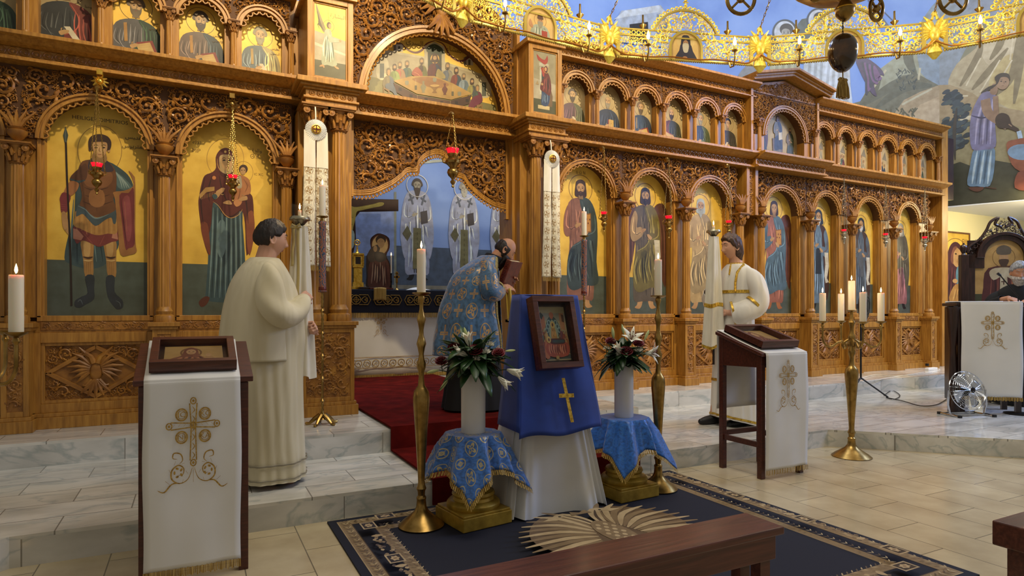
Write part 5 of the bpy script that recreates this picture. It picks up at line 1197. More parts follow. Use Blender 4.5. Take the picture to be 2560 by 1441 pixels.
# ---- candles
def candle(x,y,z,r,h,label,group=None,lit=1.2,name='candle',flame=True):
    t=thing(name,label,'candle',(x,y,z),0,group)
    w_=MB().lathe([(r*.98,0),(r,.004),(r,h-.006),(r*.96,h),(r*.7,h-.004),(r*.3,h-.006)],(0,0,0),24);w_.build('wax',M['wax'],t,world=False)
    MB().tube([(0,0,h-.008),(.001,0,h+.012)],.0015,5).build('wick',M['black'],t,world=False)
    if flame:
        MB().lathe([(.001,h+.006),(.0045,h+.012),(.0062,h+.020),(.005,h+.030),(.0025,h+.040),(.0005,h+.048)],(0,0,0),12).build('flame',M['flame'],t,world=False)
        l=light('candle_light','POINT',(0,0,h+.06),lit,(1,.70,.36),.02);l.parent=t
    return t
STEM=[(.128,0),(.132,.006),(.125,.012),(.108,.030),(.07,.060),(.042,.085),(.030,.11),(.026,.15),(.028,.155),(.028,.165),(.020,.175),(.022,.20),(.029,.215),(.022,.235),(.019,.25),(.021,.30),(.027,.40),(.034,.52),(.041,.62),(.047,.70),(.048,.74),(.043,.775),(.030,.795),(.020,.81),(.015,.86),(.018,.89),(.026,.915),(.026,.94),(.017,.965),(.014,.99),(.022,1.03),(.028,1.05),(.022,1.075),(.014,1.10),(.013,1.13),(.020,1.17),(.026,1.19),(.019,1.215),(.011,1.25),(.011,1.28),(.017,1.30),(.020,1.315),(.016,1.33)]
def stand(x,y,label):
    t=thing('candlestick',label,'candlestick',(x,y,.013 if .70<x<3.3 else 0))
    MB().lathe(STEM,(0,0,0),32).build('stem',M['brass'],t,world=False)
    MB().lathe([(.012,1.325),(.035,1.332),(.052,1.340),(.054,1.345),(.050,1.347),(.02,1.343)],(0,0,0),28).build('drip_pan',M['brass'],t,world=False);return t
stand(1.17,3.45,'tall brass floor candlestick on the rug left of the blue icon stand');candle(1.17,3.45,1.359,.0255,.25,'thick white candle burning on the tall brass candlestick left of the icon stand')
stand(2.88,3.41,'tall brass floor candlestick at the back corner of the rug, right of the icon stand');candle(2.88,3.41,1.359,.0255,.25,'thick white candle burning on the tall brass candlestick right of the icon stand')
def candelabrum(x,y,a0,label,cl,skip=()):
    t=thing('candelabrum',label,'candelabrum',(x,y,0));k=1.0
    pr=[(r*(1.2 if z<.1 else 1.12),z*.97) for r,z in STEM if z<1.2]+[(.016,1.18),(.012,1.235),(.018,1.25)]
    MB().lathe(pr,(0,0,0),32).build('stem',M['brass'],t,world=False)
    MB().lathe([(.012,1.243),(.040,1.252),(.044,1.258),(.02,1.256)],(0,0,0),24).build('drip_pan',M['brass'],t,world=False)
    for i in range(4):
        a=a0+i*pi/2;c,s=cos(a),sin(a)
        q=smooth_pts([(.0,1.02),(.05,.99),(.075,.96),(.06,.93),(.045,.95),(.07,.985),(.11,.98),(.16,.945),(.205,.955),(.232,1.0),(.235,1.07),(.235,1.15)],3)
        ar_=MB().tube([(c*u,s*u,v) for u,v in q],.0085,8).build('arm',M['brass'],t,world=False)
        MB().lathe([(.008,1.11),(.016,1.125),(.010,1.14),(.040,1.158),(.043,1.164),(.02,1.162)],(c*.235,s*.235,0),24).build('drip_pan',M['brass'],ar_,world=False)
        if i not in skip:candle(x+c*.235,y+s*.235,1.165,.0265,.24,cl[i])
    candle(x,y,1.26,.0265,.25,cl[4]) if 4 not in skip else None
    return t
candelabrum(5.03,3.45,radians(-35),'five-armed brass candelabrum on the tiles before the marble platform, right side',
    ['white candle on the right arm of the right candelabrum','white candle on the rear arm of the right candelabrum','white candle on the left arm of the right candelabrum','white candle on the front arm of the right candelabrum','tallest candle in the middle of the right candelabrum'])
candelabrum(-.877,3.397,radians(-27),'brass candelabrum mostly outside the left edge of the photo',['thick white candle at the left edge, on a curved brass arm','','','',''],skip=(1,2,3,4))
# ---- paschal candle holders: twisted slim stand, painted tube, candle
def spiral_paint():
    m=mat('painted_scroll_tube','#3a4a6a',.4);b=m.node_tree.nodes['Principled BSDF']
    tc=nn(m,'ShaderNodeTexCoord');wv=nn(m,'ShaderNodeTexWave');wv.inputs['Scale'].default_value=14;wv.inputs['Distortion'].default_value=9;wv.inputs['Detail'].default_value=2;wv.inputs['Detail Scale'].default_value=2.2
    lk(m,tc.outputs['Object'],wv.inputs[0]);lk(m,ramp(m,wv.outputs[0],[(.0,'#31415e'),(.3,'#54617a'),(.45,'#c89a50'),(.6,'#a8482c'),(.85,'#b8683a'),(1,'#47586e')]),b.inputs['Base Color']);return m
M['tube']=spiral_paint();M['redwood']=mat('red_lacquer','#5e1c10',.35)
def paschal(x,y,z,top,label,cl,full=True):
    t=thing('paschal_candle_stand',label,'candlestick',(x,y,z));L_=top-.62
    if full:
        f=MB().lathe([(.045,.045),(.03,.06),(.016,.085),(.010,.11)],(0,0,0),20)
        for i in range(5):
            a=2*pi*i/5+.3;c,s=cos(a),sin(a);f.tube([(c*.02,s*.02,.075),(c*.06,s*.06,.05),(c*.10,s*.10,.014),(c*.125,s*.125,.012),(c*.135,s*.135,.018)],[.022,.018,.012,.014,.008],8)
        f.build('foot',M['brass'],t,world=False)
    pr=[];n=int((L_-.1)/.018)
    for i in range(n+1):pr.append((.007+(.006 if i % 2 else 0)+(.006 if i % 10==5 else 0),.10+(L_-.1)*i/n))
    MB().lathe(pr,(0,0,0),14).build('pole',M['brass'],t,world=False)
    MB().lathe([(.012,L_),(.034,L_+.008),(.036,L_+.014),(.028,L_+.02),(.028,L_+.55),(.030,L_+.555),(.032,L_+.57),(.026,L_+.58)],(0,0,0),24).build('painted_tube',M['tube'],t,world=False)
    MB().lathe([(.030,L_+.012),(.031,L_+.014),(.031,L_+.045),(.029,L_+.048)],(0,0,0),24).build('band',M['redwood'],t,world=False)
    MB().lathe([(.022,L_+.57),(.016,L_+.59),(.016,L_+.605),(.045,L_+.614),(.047,L_+.62),(.02,L_+.618)],(0,0,0),24).build('drip_pan',M['brass'],t,world=False)
    candle(x,y,z+top,.026,.25,cl);return t
_x,_y=gp(806,1062,Z2)
paschal(_x,_y,Z2,1.69,'slim twisted brass stand with painted tube on the step left of the doors','white candle on the painted stand beside the left pilaster')
paschal(3.60,5.42,Z2,1.70,'slim brass stand with painted tube right of the doors, behind the blue icon stand','white candle on the painted stand in front of the bearded man icon')
# ---- embroidery
def embroider(cx,cz,s,seed=0,P=None):
    """cross with medallions and vines; s = overall height"""
    P=P or Paint((0,0),(1,0));P.T=lambda a,b:(cx+a*s*.78,cz+b*s);w_=.0048*s/.5;g=(.5,.35,.1);c='#a8833a';c2='#c7ab68'
    for m_ in (-1,1):
        P.poly([(-.012,.1),(m_*.03,.44),(0,.46),(0,.1)],c2,False) if 0 else None
    for a,b,d,e in ((-.035,.45,-.02,.26),(.035,.45,.02,.26),(-.02,.26,-.03,-.02),(.02,.26,.03,-.02),(-.21,.30,0,.285),(.21,.30,0,.285),(-.21,.24,0,.255),(.21,.24,0,.255)):P.st([(a,b),(d,e)],w_,c,taper=False)
    for x,y in ((0,.47),(-.225,.27),(.225,.27),(0,.27),(0,-.04)):P.ring(x,y,.026,.026,w_,c,14);P.el(x,y,.012,.012,c2,8)
    for x,y in ((-.11,.36),(.11,.36),(-.11,.175),(.11,.175)):P.ring(x,y,.052,.048,w_*1.3,c,18);P.ring(x,y,.038,.034,w_*.6,c2,14);P.text({-.11:'I',.11:'X'}[x]+'C' if y>.3 else {-.11:'NI',.11:'KA'}[x],x,y-.018,.06*s,c)
    for k in range(6):P.st([(-.015,-.01+.075*k),(.012,.02+.075*k),(-.01,.05+.075*k)],w_*.8,c)
    for k in range(4):P.st([(-.19+.05*k,.265),(-.17+.05*k,.285)],w_*.8,c);P.st([(.19-.05*k,.265),(.17-.05*k,.285)],w_*.8,c)
    for m_ in (-1,1):
        P.st([(m_*.01,-.08),(m_*.05,-.17),(m_*.13,-.20),(m_*.20,-.16),(m_*.20,-.09),(m_*.14,-.05),(m_*.09,-.08),(m_*.10,-.13),(m_*.14,-.13)],w_*1.2,c)
        P.st([(m_*.13,-.04),(m_*.10,-.01),(m_*.12,.04),(m_*.18,.05),(m_*.19,.01),(m_*.15,.0)],w_*1.1,c)
        P.st([(m_*.12,-.20),(m_*.20,-.20),(m_*.27,-.26),(m_*.33,-.24)],w_*1.2,c);P.st([(m_*.22,-.2),(m_*.26,-.17)],w_,c)
        for q in range(5):a=q*1.25;P.el(m_*(.14+.035*cos(a)),-.11+.035*sin(a),.010,.016,c2,8,a)
        for q in range(6):a=q;P.st([(m_*(.14+.07*cos(a)),-.11+.075*sin(a)),(m_*(.14+.09*cos(a+.3)),-.11+.10*sin(a+.3))],w_*.9,c)
    P.st([(0,-.06),(0,-.2)],w_,c);return P
def fringe_mb(mb,x0,x1,z0,z1,y,n=60):
    for i in range(n):
        a=x0+(x1-x0)*i/n;b=x0+(x1-x0)*(i+.75)/n;d=.003*sin(i*2.3)
        mb.add([(a,y+d,z1),(b,y+d,z1),(b+.002*sin(i),y+d*1.5,z0+.004*sin(i*1.7)),(a+.002*sin(i),y+d*1.5,z0+.004*sin(i*1.7))],[(0,1,2,3)])
    return mb
def strip_cloth(path,x0,x1,wav=.004,nu=14,seed=1):
    """cloth strip following path of (y,z) points, spanning x0..x1"""
    q=smooth_pts(path,6);n=len(q)-1;mb=MB()
    def fn(u,v):
        i=min(n,int(v*n+.5));y,z=q[i];return (x0+(x1-x0)*u+.003*sin(z*9+u*3),y+wav*sin(u*7+z*6+seed)+wav*.6*sin(u*15+seed*2),z)
    return mb.grid(fn,nu,n)
# ---- lecterns (wooden reading desks with a framed icon)
def lectern(x,y,label,w_=.46,d=.42,hf=.95,hb=1.085):
    t=thing('lectern',label,'lectern',(x,y,0));L_=.042
    for i,(a,b) in enumerate(((0,0),(w_-L_,0),(0,d-L_),(w_-L_,d-L_))):
        MB().box(a,a+L_,b,b+L_,0,(hf if b==0 else hb)-.04).build('leg',M['mahogany'],t,smooth=False,world=False,bevel=.003)
    for a in (.004,w_-.022):MB().prism([(.02,.83),(d-.02,.82),(d-.02,hb-.02),(.02,hf-.02)],a,a+.018,'x').build('side_panel',M['mahogany'],t,smooth=False,world=False)
    MB().box(.02,w_-.02,.004,.022,.83,hf-.02).build('front_panel',M['mahogany'],t,smooth=False,world=False);MB().box(.02,w_-.02,d-.022,d-.004,.82,hb-.02).build('back_panel',M['mahogany'],t,smooth=False,world=False)
    MB().prism([(-.02,hf-.012),(d+.02,hb+.003),(d+.02,hb-.022),(-.02,hf-.038)],-.02,w_+.02,'x').build('sloped_top',M['mahogany'],t,smooth=False,world=False,bevel=.003)
    for a in (.01,w_-.032):MB().box(a,a+.022,L_,d-L_,.23,.27).build('stretcher',M['mahogany'],t,smooth=False,world=False)
    MB().box(L_,w_-L_,d-.034,d-.012,.26,.30).build('stretcher',M['mahogany'],t,smooth=False,world=False)
    return t
def lectern_cloth(x,y,label,x0,x1,w_=.46,d=.42,hf=.95,hb=1.085,zb=.07,back=.45):
    t=thing('lectern_cloth',label,'cloth',(x,y,zb-.035))
    b0=zb-.035
    path=[(-.032,.035),(-.034,.3-b0),(-.033,hf-.10-b0),(-.030,hf-.02-b0),(-.012,hf-.006-b0),(.1,hf-.004+.1*(hb-hf)/d-b0),(d*.6,hf+.6*(hb-hf)-.002-b0),(d+.01,hb+.008-b0),(d+.030,hb-.015-b0),(d+.032,hb-.2-b0),(d+.034,hb-back-b0)]
    strip_cloth(path,x0,x1,.003).build('cloth',M['whitecloth'],t,world=False,solid=.003)
    f=fringe_mb(MB(),x0,x1,0,.037,-.036);f.build('fringe',M['fringe'],t,world=False)
    return t
def icon_case(x,y,z,tilt,w_,dd,th,label,draw,rz=0):
    """shallow glazed box holding a small painting; lies on a slope"""
    t=thing('icon_case',label,'icon',(x,y,z));t.rotation_euler=(tilt,0,rz)
    b=.035;mb=MB()
    for q in ((0,w_,0,b),(0,w_,dd-b,dd),(0,b,b,dd-b),(w_-b,w_,b,dd-b)):mb.box(q[0],q[1],0,th,q[2],q[3])
    mb.box(0,w_,th-.012,th,0,dd)
    mb.build('frame',M['mahogany'],t,smooth=False,world=False,bevel=.002)
    MB().box(b,w_-b,th-.02,th-.012,b,dd-b).build('mount',M['darkwood'],t,smooth=False,world=False)
    P=Paint((0,0),(1,0));P.T=lambda a,c:(w_/2+(a-.5)*(w_-2*b)*.86,b+.02+c*(dd-2*b-.04));P.k=(w_-2*b)
    P.org=(0,0);draw(P);P.v=[(a,q+th-.02,c) for a,q,c in P.v];P.build('painting',M['paint'],t,smooth=False,world=False)
    MB().box(b-.004,w_-b+.004,.004,.007,b-.004,dd-b+.004).build('glass',M['glass'],t,smooth=False,world=False)
    return t
def d_book_icon(P):
    P.poly([(0,0),(1,0),(1,1),(0,1)],'#b08c48',False);P.ring(.45,.62,.17,.26,.010,'#7a5424')
    P.poly([(.08,0),(.12,.3),(.28,.45),(.34,.8),(.45,.93),(.56,.8),(.60,.45),(.74,.25),(.78,0)],'#7a4428');P.folds((.3,.4),(.6,.4),(.15,.03),(.72,.03),8,.02,'#4a2414','#a86c44',4)
    P.el(.45,.66,.085,.15,'#b98e5c');P.el(.42,.67,.02,.015,'#2a180c',8);P.el(.49,.67,.02,.015,'#2a180c',8);P.st([(.42,.58),(.48,.58)],.01,'#7a3a2a')
    P.poly([(.62,.05),(.68,.35),(.76,.4),(.84,.32),(.86,.05)],'#9a7440');P.el(.75,.46,.05,.09,'#b98e5c')
def d_dormition(P):
    P.poly([(0,0),(1,0),(1,1),(0,1)],'#a59a74',False);P.poly([(0,.02),(1,.02),(1,.1),(0,.1)],'#4a5450',False);P.poly([(0,.88),(1,.88),(1,.74),(0,.74)],'#8d8f84',False)
    P.poly([(.02,.86),(.14,.90),(.25,.80),(.24,.62),(.1,.55),(.02,.6)],'#a8653f',False);P.poly([(.02,.84),(.12,.90),(.22,.84),(.14,.76)],'#2c3a2c',False);P.poly([(.78,.88),(.95,.88),(.95,.55),(.78,.58)],'#b0784e',False);P.poly([(.86,.86),(.95,.84),(.95,.7),(.86,.72)],'#5a3a28',False)
    for m_ in (-1,1):P.poly([(.5,.82),(.5+m_*.16,.76),(.5+m_*.27,.60),(.5+m_*.30,.48),(.5+m_*.2,.42),(.5+m_*.08,.55)],'#2c4c54');[P.ring(.5+m_*(.12+.05*k),.70-.07*k,.05,.045,.008,'#7a9aa0',14) for k in range(3)]
    P.poly([(.42,.86),(.5,.90),(.58,.86),(.54,.78),(.46,.78)],'#b8643c');P.poly([(.5,.76),(.38,.62),(.35,.42),(.64,.42),(.62,.62)],'#8fa08c')
    P.poly([(.44,.60),(.40,.40),(.60,.40),(.56,.60),(.5,.64)],'#b0802e');P.ring(.5,.66,.055,.05,.01,'#c8a850');P.el(.5,.66,.03,.033,'#5a3018');P.folds((.45,.58),(.55,.58),(.42,.42),(.58,.42),5,.010,'#7a5418','#d0a050',3)
    R=random.Random(5)
    for i in range(22):
        m_=-1 if i % 2 else 1;x=.5+m_*(.2+.25*R.random());y=.30+.22*R.random();c=R.choice(['#8a3a24','#4a5a44','#a0582c','#b08a50','#6a3040','#34484c'])
        P.poly([(x-.06,y-.16),(x-.05,y),(x,y+.04),(x+.05,y),(x+.06,y-.16)],c);P.el(x,y+.05,.026,.028,'#7a5432',10);P.el(x,y+.045,.016,.02,'#b8905e',8)
    P.poly([(.08,.06),(.14,.34),(.22,.36),(.24,.06)],'#b8683e');P.poly([(.2,.32),(.92,.32),(.9,.08),(.22,.08)],'#a8452e');P.folds((.25,.3),(.88,.3),(.25,.1),(.88,.1),16,.012,'#7a2a1c','#cc7a5c',8)
    P.poly([(.30,.37),(.42,.40),(.80,.39),(.86,.34),(.78,.30),(.40,.30)],'#4a1016');P.poly([(.42,.37),(.80,.375),(.83,.34),(.78,.32),(.44,.325)],'#2c4450');P.ring(.27,.38,.05,.045,.012,'#c8a850',16);P.el(.28,.38,.028,.03,'#5a2a20');P.poly([(.45,.02),(.56,.02),(.56,.08),(.45,.08)],'#b08a44',False)
LY=3.28
lectern(-.225,LY,'dark wooden lectern at the lower left, mostly covered by its white cloth');lectern_cloth(-.225,LY,'white cloth with a large gold cross on the left lectern',.02,.425)
P=embroider(.222,.54,.56);P.v=[(a,b-.043,c) for a,b,c in P.v]
def attach(P,par,name='embroidery',m=None,dy=0,**k):
    P.c=[];P.col=None;P.v=[(a,b+dy,c) for a,b,c in P.v];return P.build(name,m or M['emb'],par,smooth=False,world=False,**k)
LC1=[o for o in bpy.data.objects if o.name.startswith('lectern_cloth')][0]
attach(P,LC1,dy=0)
sl=atan2(.135,.42)
icon_case(-.225+.04,LY+.015,1.018,sl-pi/2,.37,.34,.055,'glazed wooden case with a golden veiled figure, lying on the left lectern',d_book_icon)
lectern(3.745,LY,'dark wooden lectern on the right with open side and four legs');c2=lectern_cloth(3.745,LY,'white cloth with gold cross hanging down the front of the right lectern',.012,.462,back=.62)
P=embroider(.235,.60,.50);P.v=[(a,b-.043,c) for a,b,c in P.v];attach(P,c2)
icon_case(3.745+.03,LY+.01,1.025,sl-pi/2,.40,.39,.06,'glazed wooden case with a small golden painting, lying on the right lectern',d_book_icon)
# ---- central icon stand
def icon_stand():
    x0,x1,yb,yt=1.70,2.36,3.24,3.46
    t=thing('icon_stand','tall stand draped in a white cloth under the blue one, on the rug','stand',(2.03,3.45,.013))
    for a in (x0+.12,x1-.14):
        for b in (3.30,3.62):MB().tube([(a,b,.013),(2.02+(a-2.02)*.35,3.46+(b-3.46)*.12,1.26)],.016,6).build('leg',M['mahogany'],t)
    MB().box(1.88,2.16,3.43,3.49,1.26,1.30).build('top_rail',M['mahogany'],t,smooth=False)
    # white skirt
    def fn(u,v):
        a=2*pi*u;k=v;z=.016+(1.05-.016)*v
        hx=.375+(.17-.375)*k;hy=.20+(.09-.20)*k
        # rounded rectangle
        c,s=cos(a),sin(a);e=.35;px=hx*abs(c)**e*(1 if c>0 else -1);py=hy*abs(s)**e*(1 if s>0 else -1)
        w_=.026*(1-k)*sin(a*11+.6*sin(a*3))+.012*(1-k)*sin(a*23+z*3)
        return (1.995+px*(1+w_*.4),3.46+py+w_*(1 if s>0 else -1)*-1,z+.012*(1-k)*sin(a*5))
    MB().grid(fn,220,14,True).build('white_drape',M['whitecloth'],t,world=True)
    # blue cloth: over the top, front apron flares
    c=thing('blue_cloth','royal blue cloth with a gold cross draped over the icon stand','cloth',(2.03,3.3,.45))
    def bf(u,v):
        z=1.352-(1.352-.53)*max(0,v)*1.0;s=u*2-1
        hw=.205+.082*v;y=yt-.06-.20*v;zz=z
        zz-=.025*(1-u)*v*v;zz+=.012*v*v*sin(u*9)
        return (2.0-.03*v+s*hw,y+.010*v*sin(u*12+1)+.006*sin(u*5+v*7)-.02*v*(1-abs(s)),zz)
    mb=MB();mb.grid(bf,40,30)
    mb.grid(lambda u,v:(2.0+(u*2-1)*.205,yt-.06+.12*v,1.352+.004*sin(pi*v)),10,3)
    mb.grid(lambda u,v:(2.0-.02*v+(u*2-1)*(.205+.06*v),yt+.06+.02*v,1.352-.7*v),10,10)
    for sg in (-1,1):mb.grid(lambda u,v:((2.0-.03*v)+sg*(.205+.082*v-.02*u*v)+sg*.002,(yt-.06-.20*v)*(1-u)+(yt+.06+.02*v)*u,1.352-.81*v),6,20)
    mb.build('cloth',M['bluecloth'],c,solid=.003)
    g=MB(); 
    def on(x,z):v=(1.352-z)/.822;return yt-.06-.20*v-.034-.012*v
    for (a,b,p,q) in ((1.997,.845,2.020,.585),):
        n=8;pts=[(a+(p-a)*i/n,b+(q-b)*i/n) for i in range(n+1)]
        vs=[]
        for x,z in pts:vs+=[(x-.011,on(x,z),z),(x+.011,on(x,z),z)]
        g.add(vs,[(2*i,2*i+1,2*i+3,2*i+2) for i in range(n)])
    g.add([(1.950,on(2,.745)-.002,.756),(2.055,on(2,.745)-.002,.752),(2.055,on(2,.73)-.002,.728),(1.950,on(2,.73)-.002,.732)],[(0,1,2,3)])
    g.build('gold_cross',M['goldtrim'],c,smooth=False,label='gold cross sewn on the blue cloth',solid=.002)
icon_stand()
icon_case(1.812,3.165,.915,radians(-15),.305,.445,.075,'deep wooden frame with a crowded golden scene, leaning on the blue cloth',d_dormition,rz=radians(3))
# ---- gilded pedestals with brocade cloth and vases
def pedestal_col(x,y,rz,label):
    t=thing('pedestal',label,'pedestal',(x,y,.013),rz);a=.165
    mb=MB().box(-a,a,-a,a,0,.075);mb.box(-a+.008,a-.008,-a+.008,a-.008,.075,.088);mb.build('plinth',M['giltplaster'],t,smooth=False,world=False,bevel=.004)
    MB().lathe([(.15,.088),(.158,.10),(.158,.115),(.145,.13),(.125,.135),(.118,.15),(.128,.165),(.122,.18),(.105,.185),(.09,.20)],(0,0,0),32).build('column_base',M['giltplaster'],t,world=False)
    MB().lathe([(.085,.195),(.080,.21),(.078,.42),(.085,.44)],(0,0,0),48,.10).build('shaft',M['giltplaster'],t,world=False)
    MB().lathe([(.085,.43),(.10,.45),(.13,.48),(.14,.49),(.14,.51)],(0,0,0),24).build('capital',M['giltplaster'],t,world=False);return t
def drape_sq(x,y,z,rz,half,label,m,R0=.155,seed=0):
    t=thing('table_cloth',label,'cloth',(x,y,z-.40),rz);n=44;mb=MB();mb.pv=[]
    def fn(u,v):
        a,b=(u*2-1)*half,(v*2-1)*half;r=hypot(a,b);an=atan2(b,a)
        if r<R0:p=(a,b,.40)
        else:
            e=r-R0;fl=.36+.10*cos(4*an+pi);k=min(1,e/.12)
            rr=R0+e*fl+.022*k*sin(an*9+seed)+.012*k*sin(an*17+seed*3);p=(rr*cos(an),rr*sin(an),.40-max(0,e-.02)*(.90+.03*sin(an*5)))
        mb.pv.append((a,b));return p
    mb.grid(fn,n,n);mb.build('cloth',m,t,world=False,solid=.003)
    # fringe on the four edges
    f=MB();N=46
    for e in range(4):
        for i in range(N):
            q=[]
            for k in (i/N,(i+.7)/N):
                u,v=[(k,0),(1,k),(1-k,1),(0,1-k)][e];p=fn(u,v);mb.pv.pop();q.append(p)
            o=.028;nx,ny=[(0,-1),(1,0),(0,1),(-1,0)][e]
            f.add([q[0],q[1],(q[1][0]+nx*.012,q[1][1]+ny*.012,q[1][2]-o),(q[0][0]+nx*.012,q[0][1]+ny*.012,q[0][2]-o+.003*sin(i*2))],[(0,1,2,3)])
    f.build('fringe',M['fringe'],t,world=False);return t
PLx,PLy,PRx,PRy=1.475,3.40,2.60,3.43
pedestal_col(PLx,PLy,radians(8),'short gilded column pedestal left of the icon stand, under the patterned cloth');pedestal_col(PRx,PRy,radians(4),'short gilded column pedestal right of the icon stand, under the plain blue cloth')
drape_sq(PLx,PLy,.533,radians(18),.385,'blue brocade cloth with gold medallions and fringe on the left pedestal',M['brocblue'],seed=1)
drape_sq(PRx,PRy,.533,radians(8),.385,'plainer bright blue cloth with gold fringe on the right pedestal',M['brocplain'],seed=2.2)
def vase(x,y,z,r,h,label):
    return MB().lathe([(r*.97,0),(r,.006),(r,h-.004),(r*.98,h),(r*.9,h-.003),(r*.9,h-.08),(.001,h-.081)],(x,y,z),36).build('vase',M['vase'],label=label,cat='vase')
VZ=.535
vase(PLx,PLy,VZ,.072,.40,'tall white cylinder vase on the left blue cloth, with the larger bouquet');vase(PRx,PRy,VZ,.064,.37,'tall white cylinder vase on the right blue cloth, with the smaller bouquet')
# ---- flowers
def ribbon_leaf(mb,p0,d,L_,w_,bend,up=Vector((0,0,1)),n=6):
    d=d.normalized();s=d.cross(up);s=s.normalized() if s.length>.05 else Vector((1,0,0));nrm=s.cross(d);vs=[]
    for i in range(n+1):
        t=i/n;c=p0+d*L_*t+Vector((0,0,-1))*bend*L_*t*t;w=w_*sin(pi*min(1,t*.93+.05))**.8
        vs+=[c-s*w+nrm*w*.25,c,c+s*w+nrm*w*.25]
    fs=[]
    for i in range(n):fs+=[(3*i,3*i+1,3*i+4,3*i+3),(3*i+1,3*i+2,3*i+5,3*i+4)]
    mb.add(vs,fs)
def lily(p,d,s,label,group,openk=1.0):
    """six long petals flaring from a tube"""
    p=Vector(p);d=Vector(d).normalized();a=d.orthogonal().normalized();b=d.cross(a);t=thing('lily',label,'flower',p,0,group);pt=MB()
    for k in range(6):
        an=k*pi/3;o=a*cos(an)+b*sin(an);wd=s*(.17 if k % 2 else .13);side=d.cross(o);vs=[]
        for i in range(8):
            u=i/7;c=d*s*(u*(1-.35*openk*u))+o*s*(.05+openk*(.55*u**2.2)+.06*u)
            w=wd*sin(pi*min(1,u*.9+.08));vs+=[c-side*w-o*w*.25,c-d*w*.1,c+side*w-o*w*.25]
        fs=[]
        for i in range(7):fs+=[(3*i,3*i+1,3*i+4,3*i+3),(3*i+1,3*i+2,3*i+5,3*i+4)]
        pt.add(vs,fs)
    pt.build('petals',M['petal'],t,world=False,solid=.001)
    st=MB()
    for k in range(6):an=k*1.05;o=a*cos(an)+b*sin(an);st.tube([d*s*.1,d*s*.5+o*s*.08,d*s*.68+o*s*.17],s*.012,4);st.ball(d*s*.68+o*s*.17,s*.035,6,4)
    if openk>.7:st.build('stamens',M['redwood'],t,world=False)
    MB().tube([Vector((0,0,0)),-d*s*.25+Vector((0,0,-.01)),-d*s*.9+Vector((0,0,-.05))],.0028,6).build('stem',M['leaf'],t,world=False);return t
def rose(p,r,label,group):
    t=thing('rose',label,'flower',p,0,group);mb=MB()
    for ring,(n,rr,hh,tilt) in enumerate(((3,.25,1.0,.1),(4,.5,.95,.35),(5,.78,.85,.7),(6,1.0,.62,1.15))):
        for k in range(n):
            an=2*pi*k/n+ring*.7;vs=[]
            for i in range(5):
                for j in range(5):
                    u=(j/4-.5)*2*pi/n*1.35;v=i/4;q=rr*r*(.35+.65*v**.7)*(1+.12*tilt*v);z=hh*r*(v**.8)*1.0-(.25*r*tilt*max(0,v-.6))
                    vs.append((q*cos(an+u),q*sin(an+u),z-.35*r+.04*r*sin(j*2+k)))
            mb.add(vs,[(i*5+j,i*5+j+1,i*5+j+6,i*5+j+5) for i in range(4) for j in range(4)])
    mb.build('petals',M['rose'],t,world=False,solid=.0015);MB().tube([(0,0,-.3*r),(0,.005,-2.6*r)],.003,6).build('stem',M['leaf'],t,world=False);t.rotation_euler=(radians(38),0,radians(-27));return t
def mum(p,r,label,group):
    R=random.Random(int(p[0]*1e4));t=thing('chrysanthemum',label,'flower',p,0,group);mb=MB()
    for k in range(70):
        z=R.uniform(-.1,1);an=R.uniform(0,6.28);q=sqrt(max(0,1-z*z));d=Vector((q*cos(an),q*sin(an),z));L_=r*R.uniform(.8,1.05);s=d.orthogonal().normalized()*r*.10
        mb.add([d*L_*.2-s*.4,d*L_*.2+s*.4,d*L_*.75+s,d*L_+Vector((0,0,r*.1)),d*L_*.75-s],[(0,1,2,3,4)])
    mb.build('petals',M['petal'],t,world=False,smooth=False);MB().tube([(0,0,0),(0,0,-2.2*r)],.0025,5).build('stem',M['leaf'],t,world=False);return t
def bud(p,d,s,label,group):
    p=Vector(p);d=Vector(d).normalized();t=thing('lily_bud',label,'flower bud',p,0,group);mb=MB()
    mb.tube([d*s*(i/8) for i in range(9)],[s*.13*sin(pi*min(1,i/8*.92+.06))**.7 for i in range(9)],8);mb.build('bud',M['bud'],t,world=False);MB().tube([Vector((0,0,0)),-d*s*.6+Vector((0,0,-.02))],.0028,5).build('stem',M['leaf'],t,world=False);return t
RV=Vector((CS,-SN,0));FW=Vector((SN,CS,0));UPV=Vector((0,0,1))
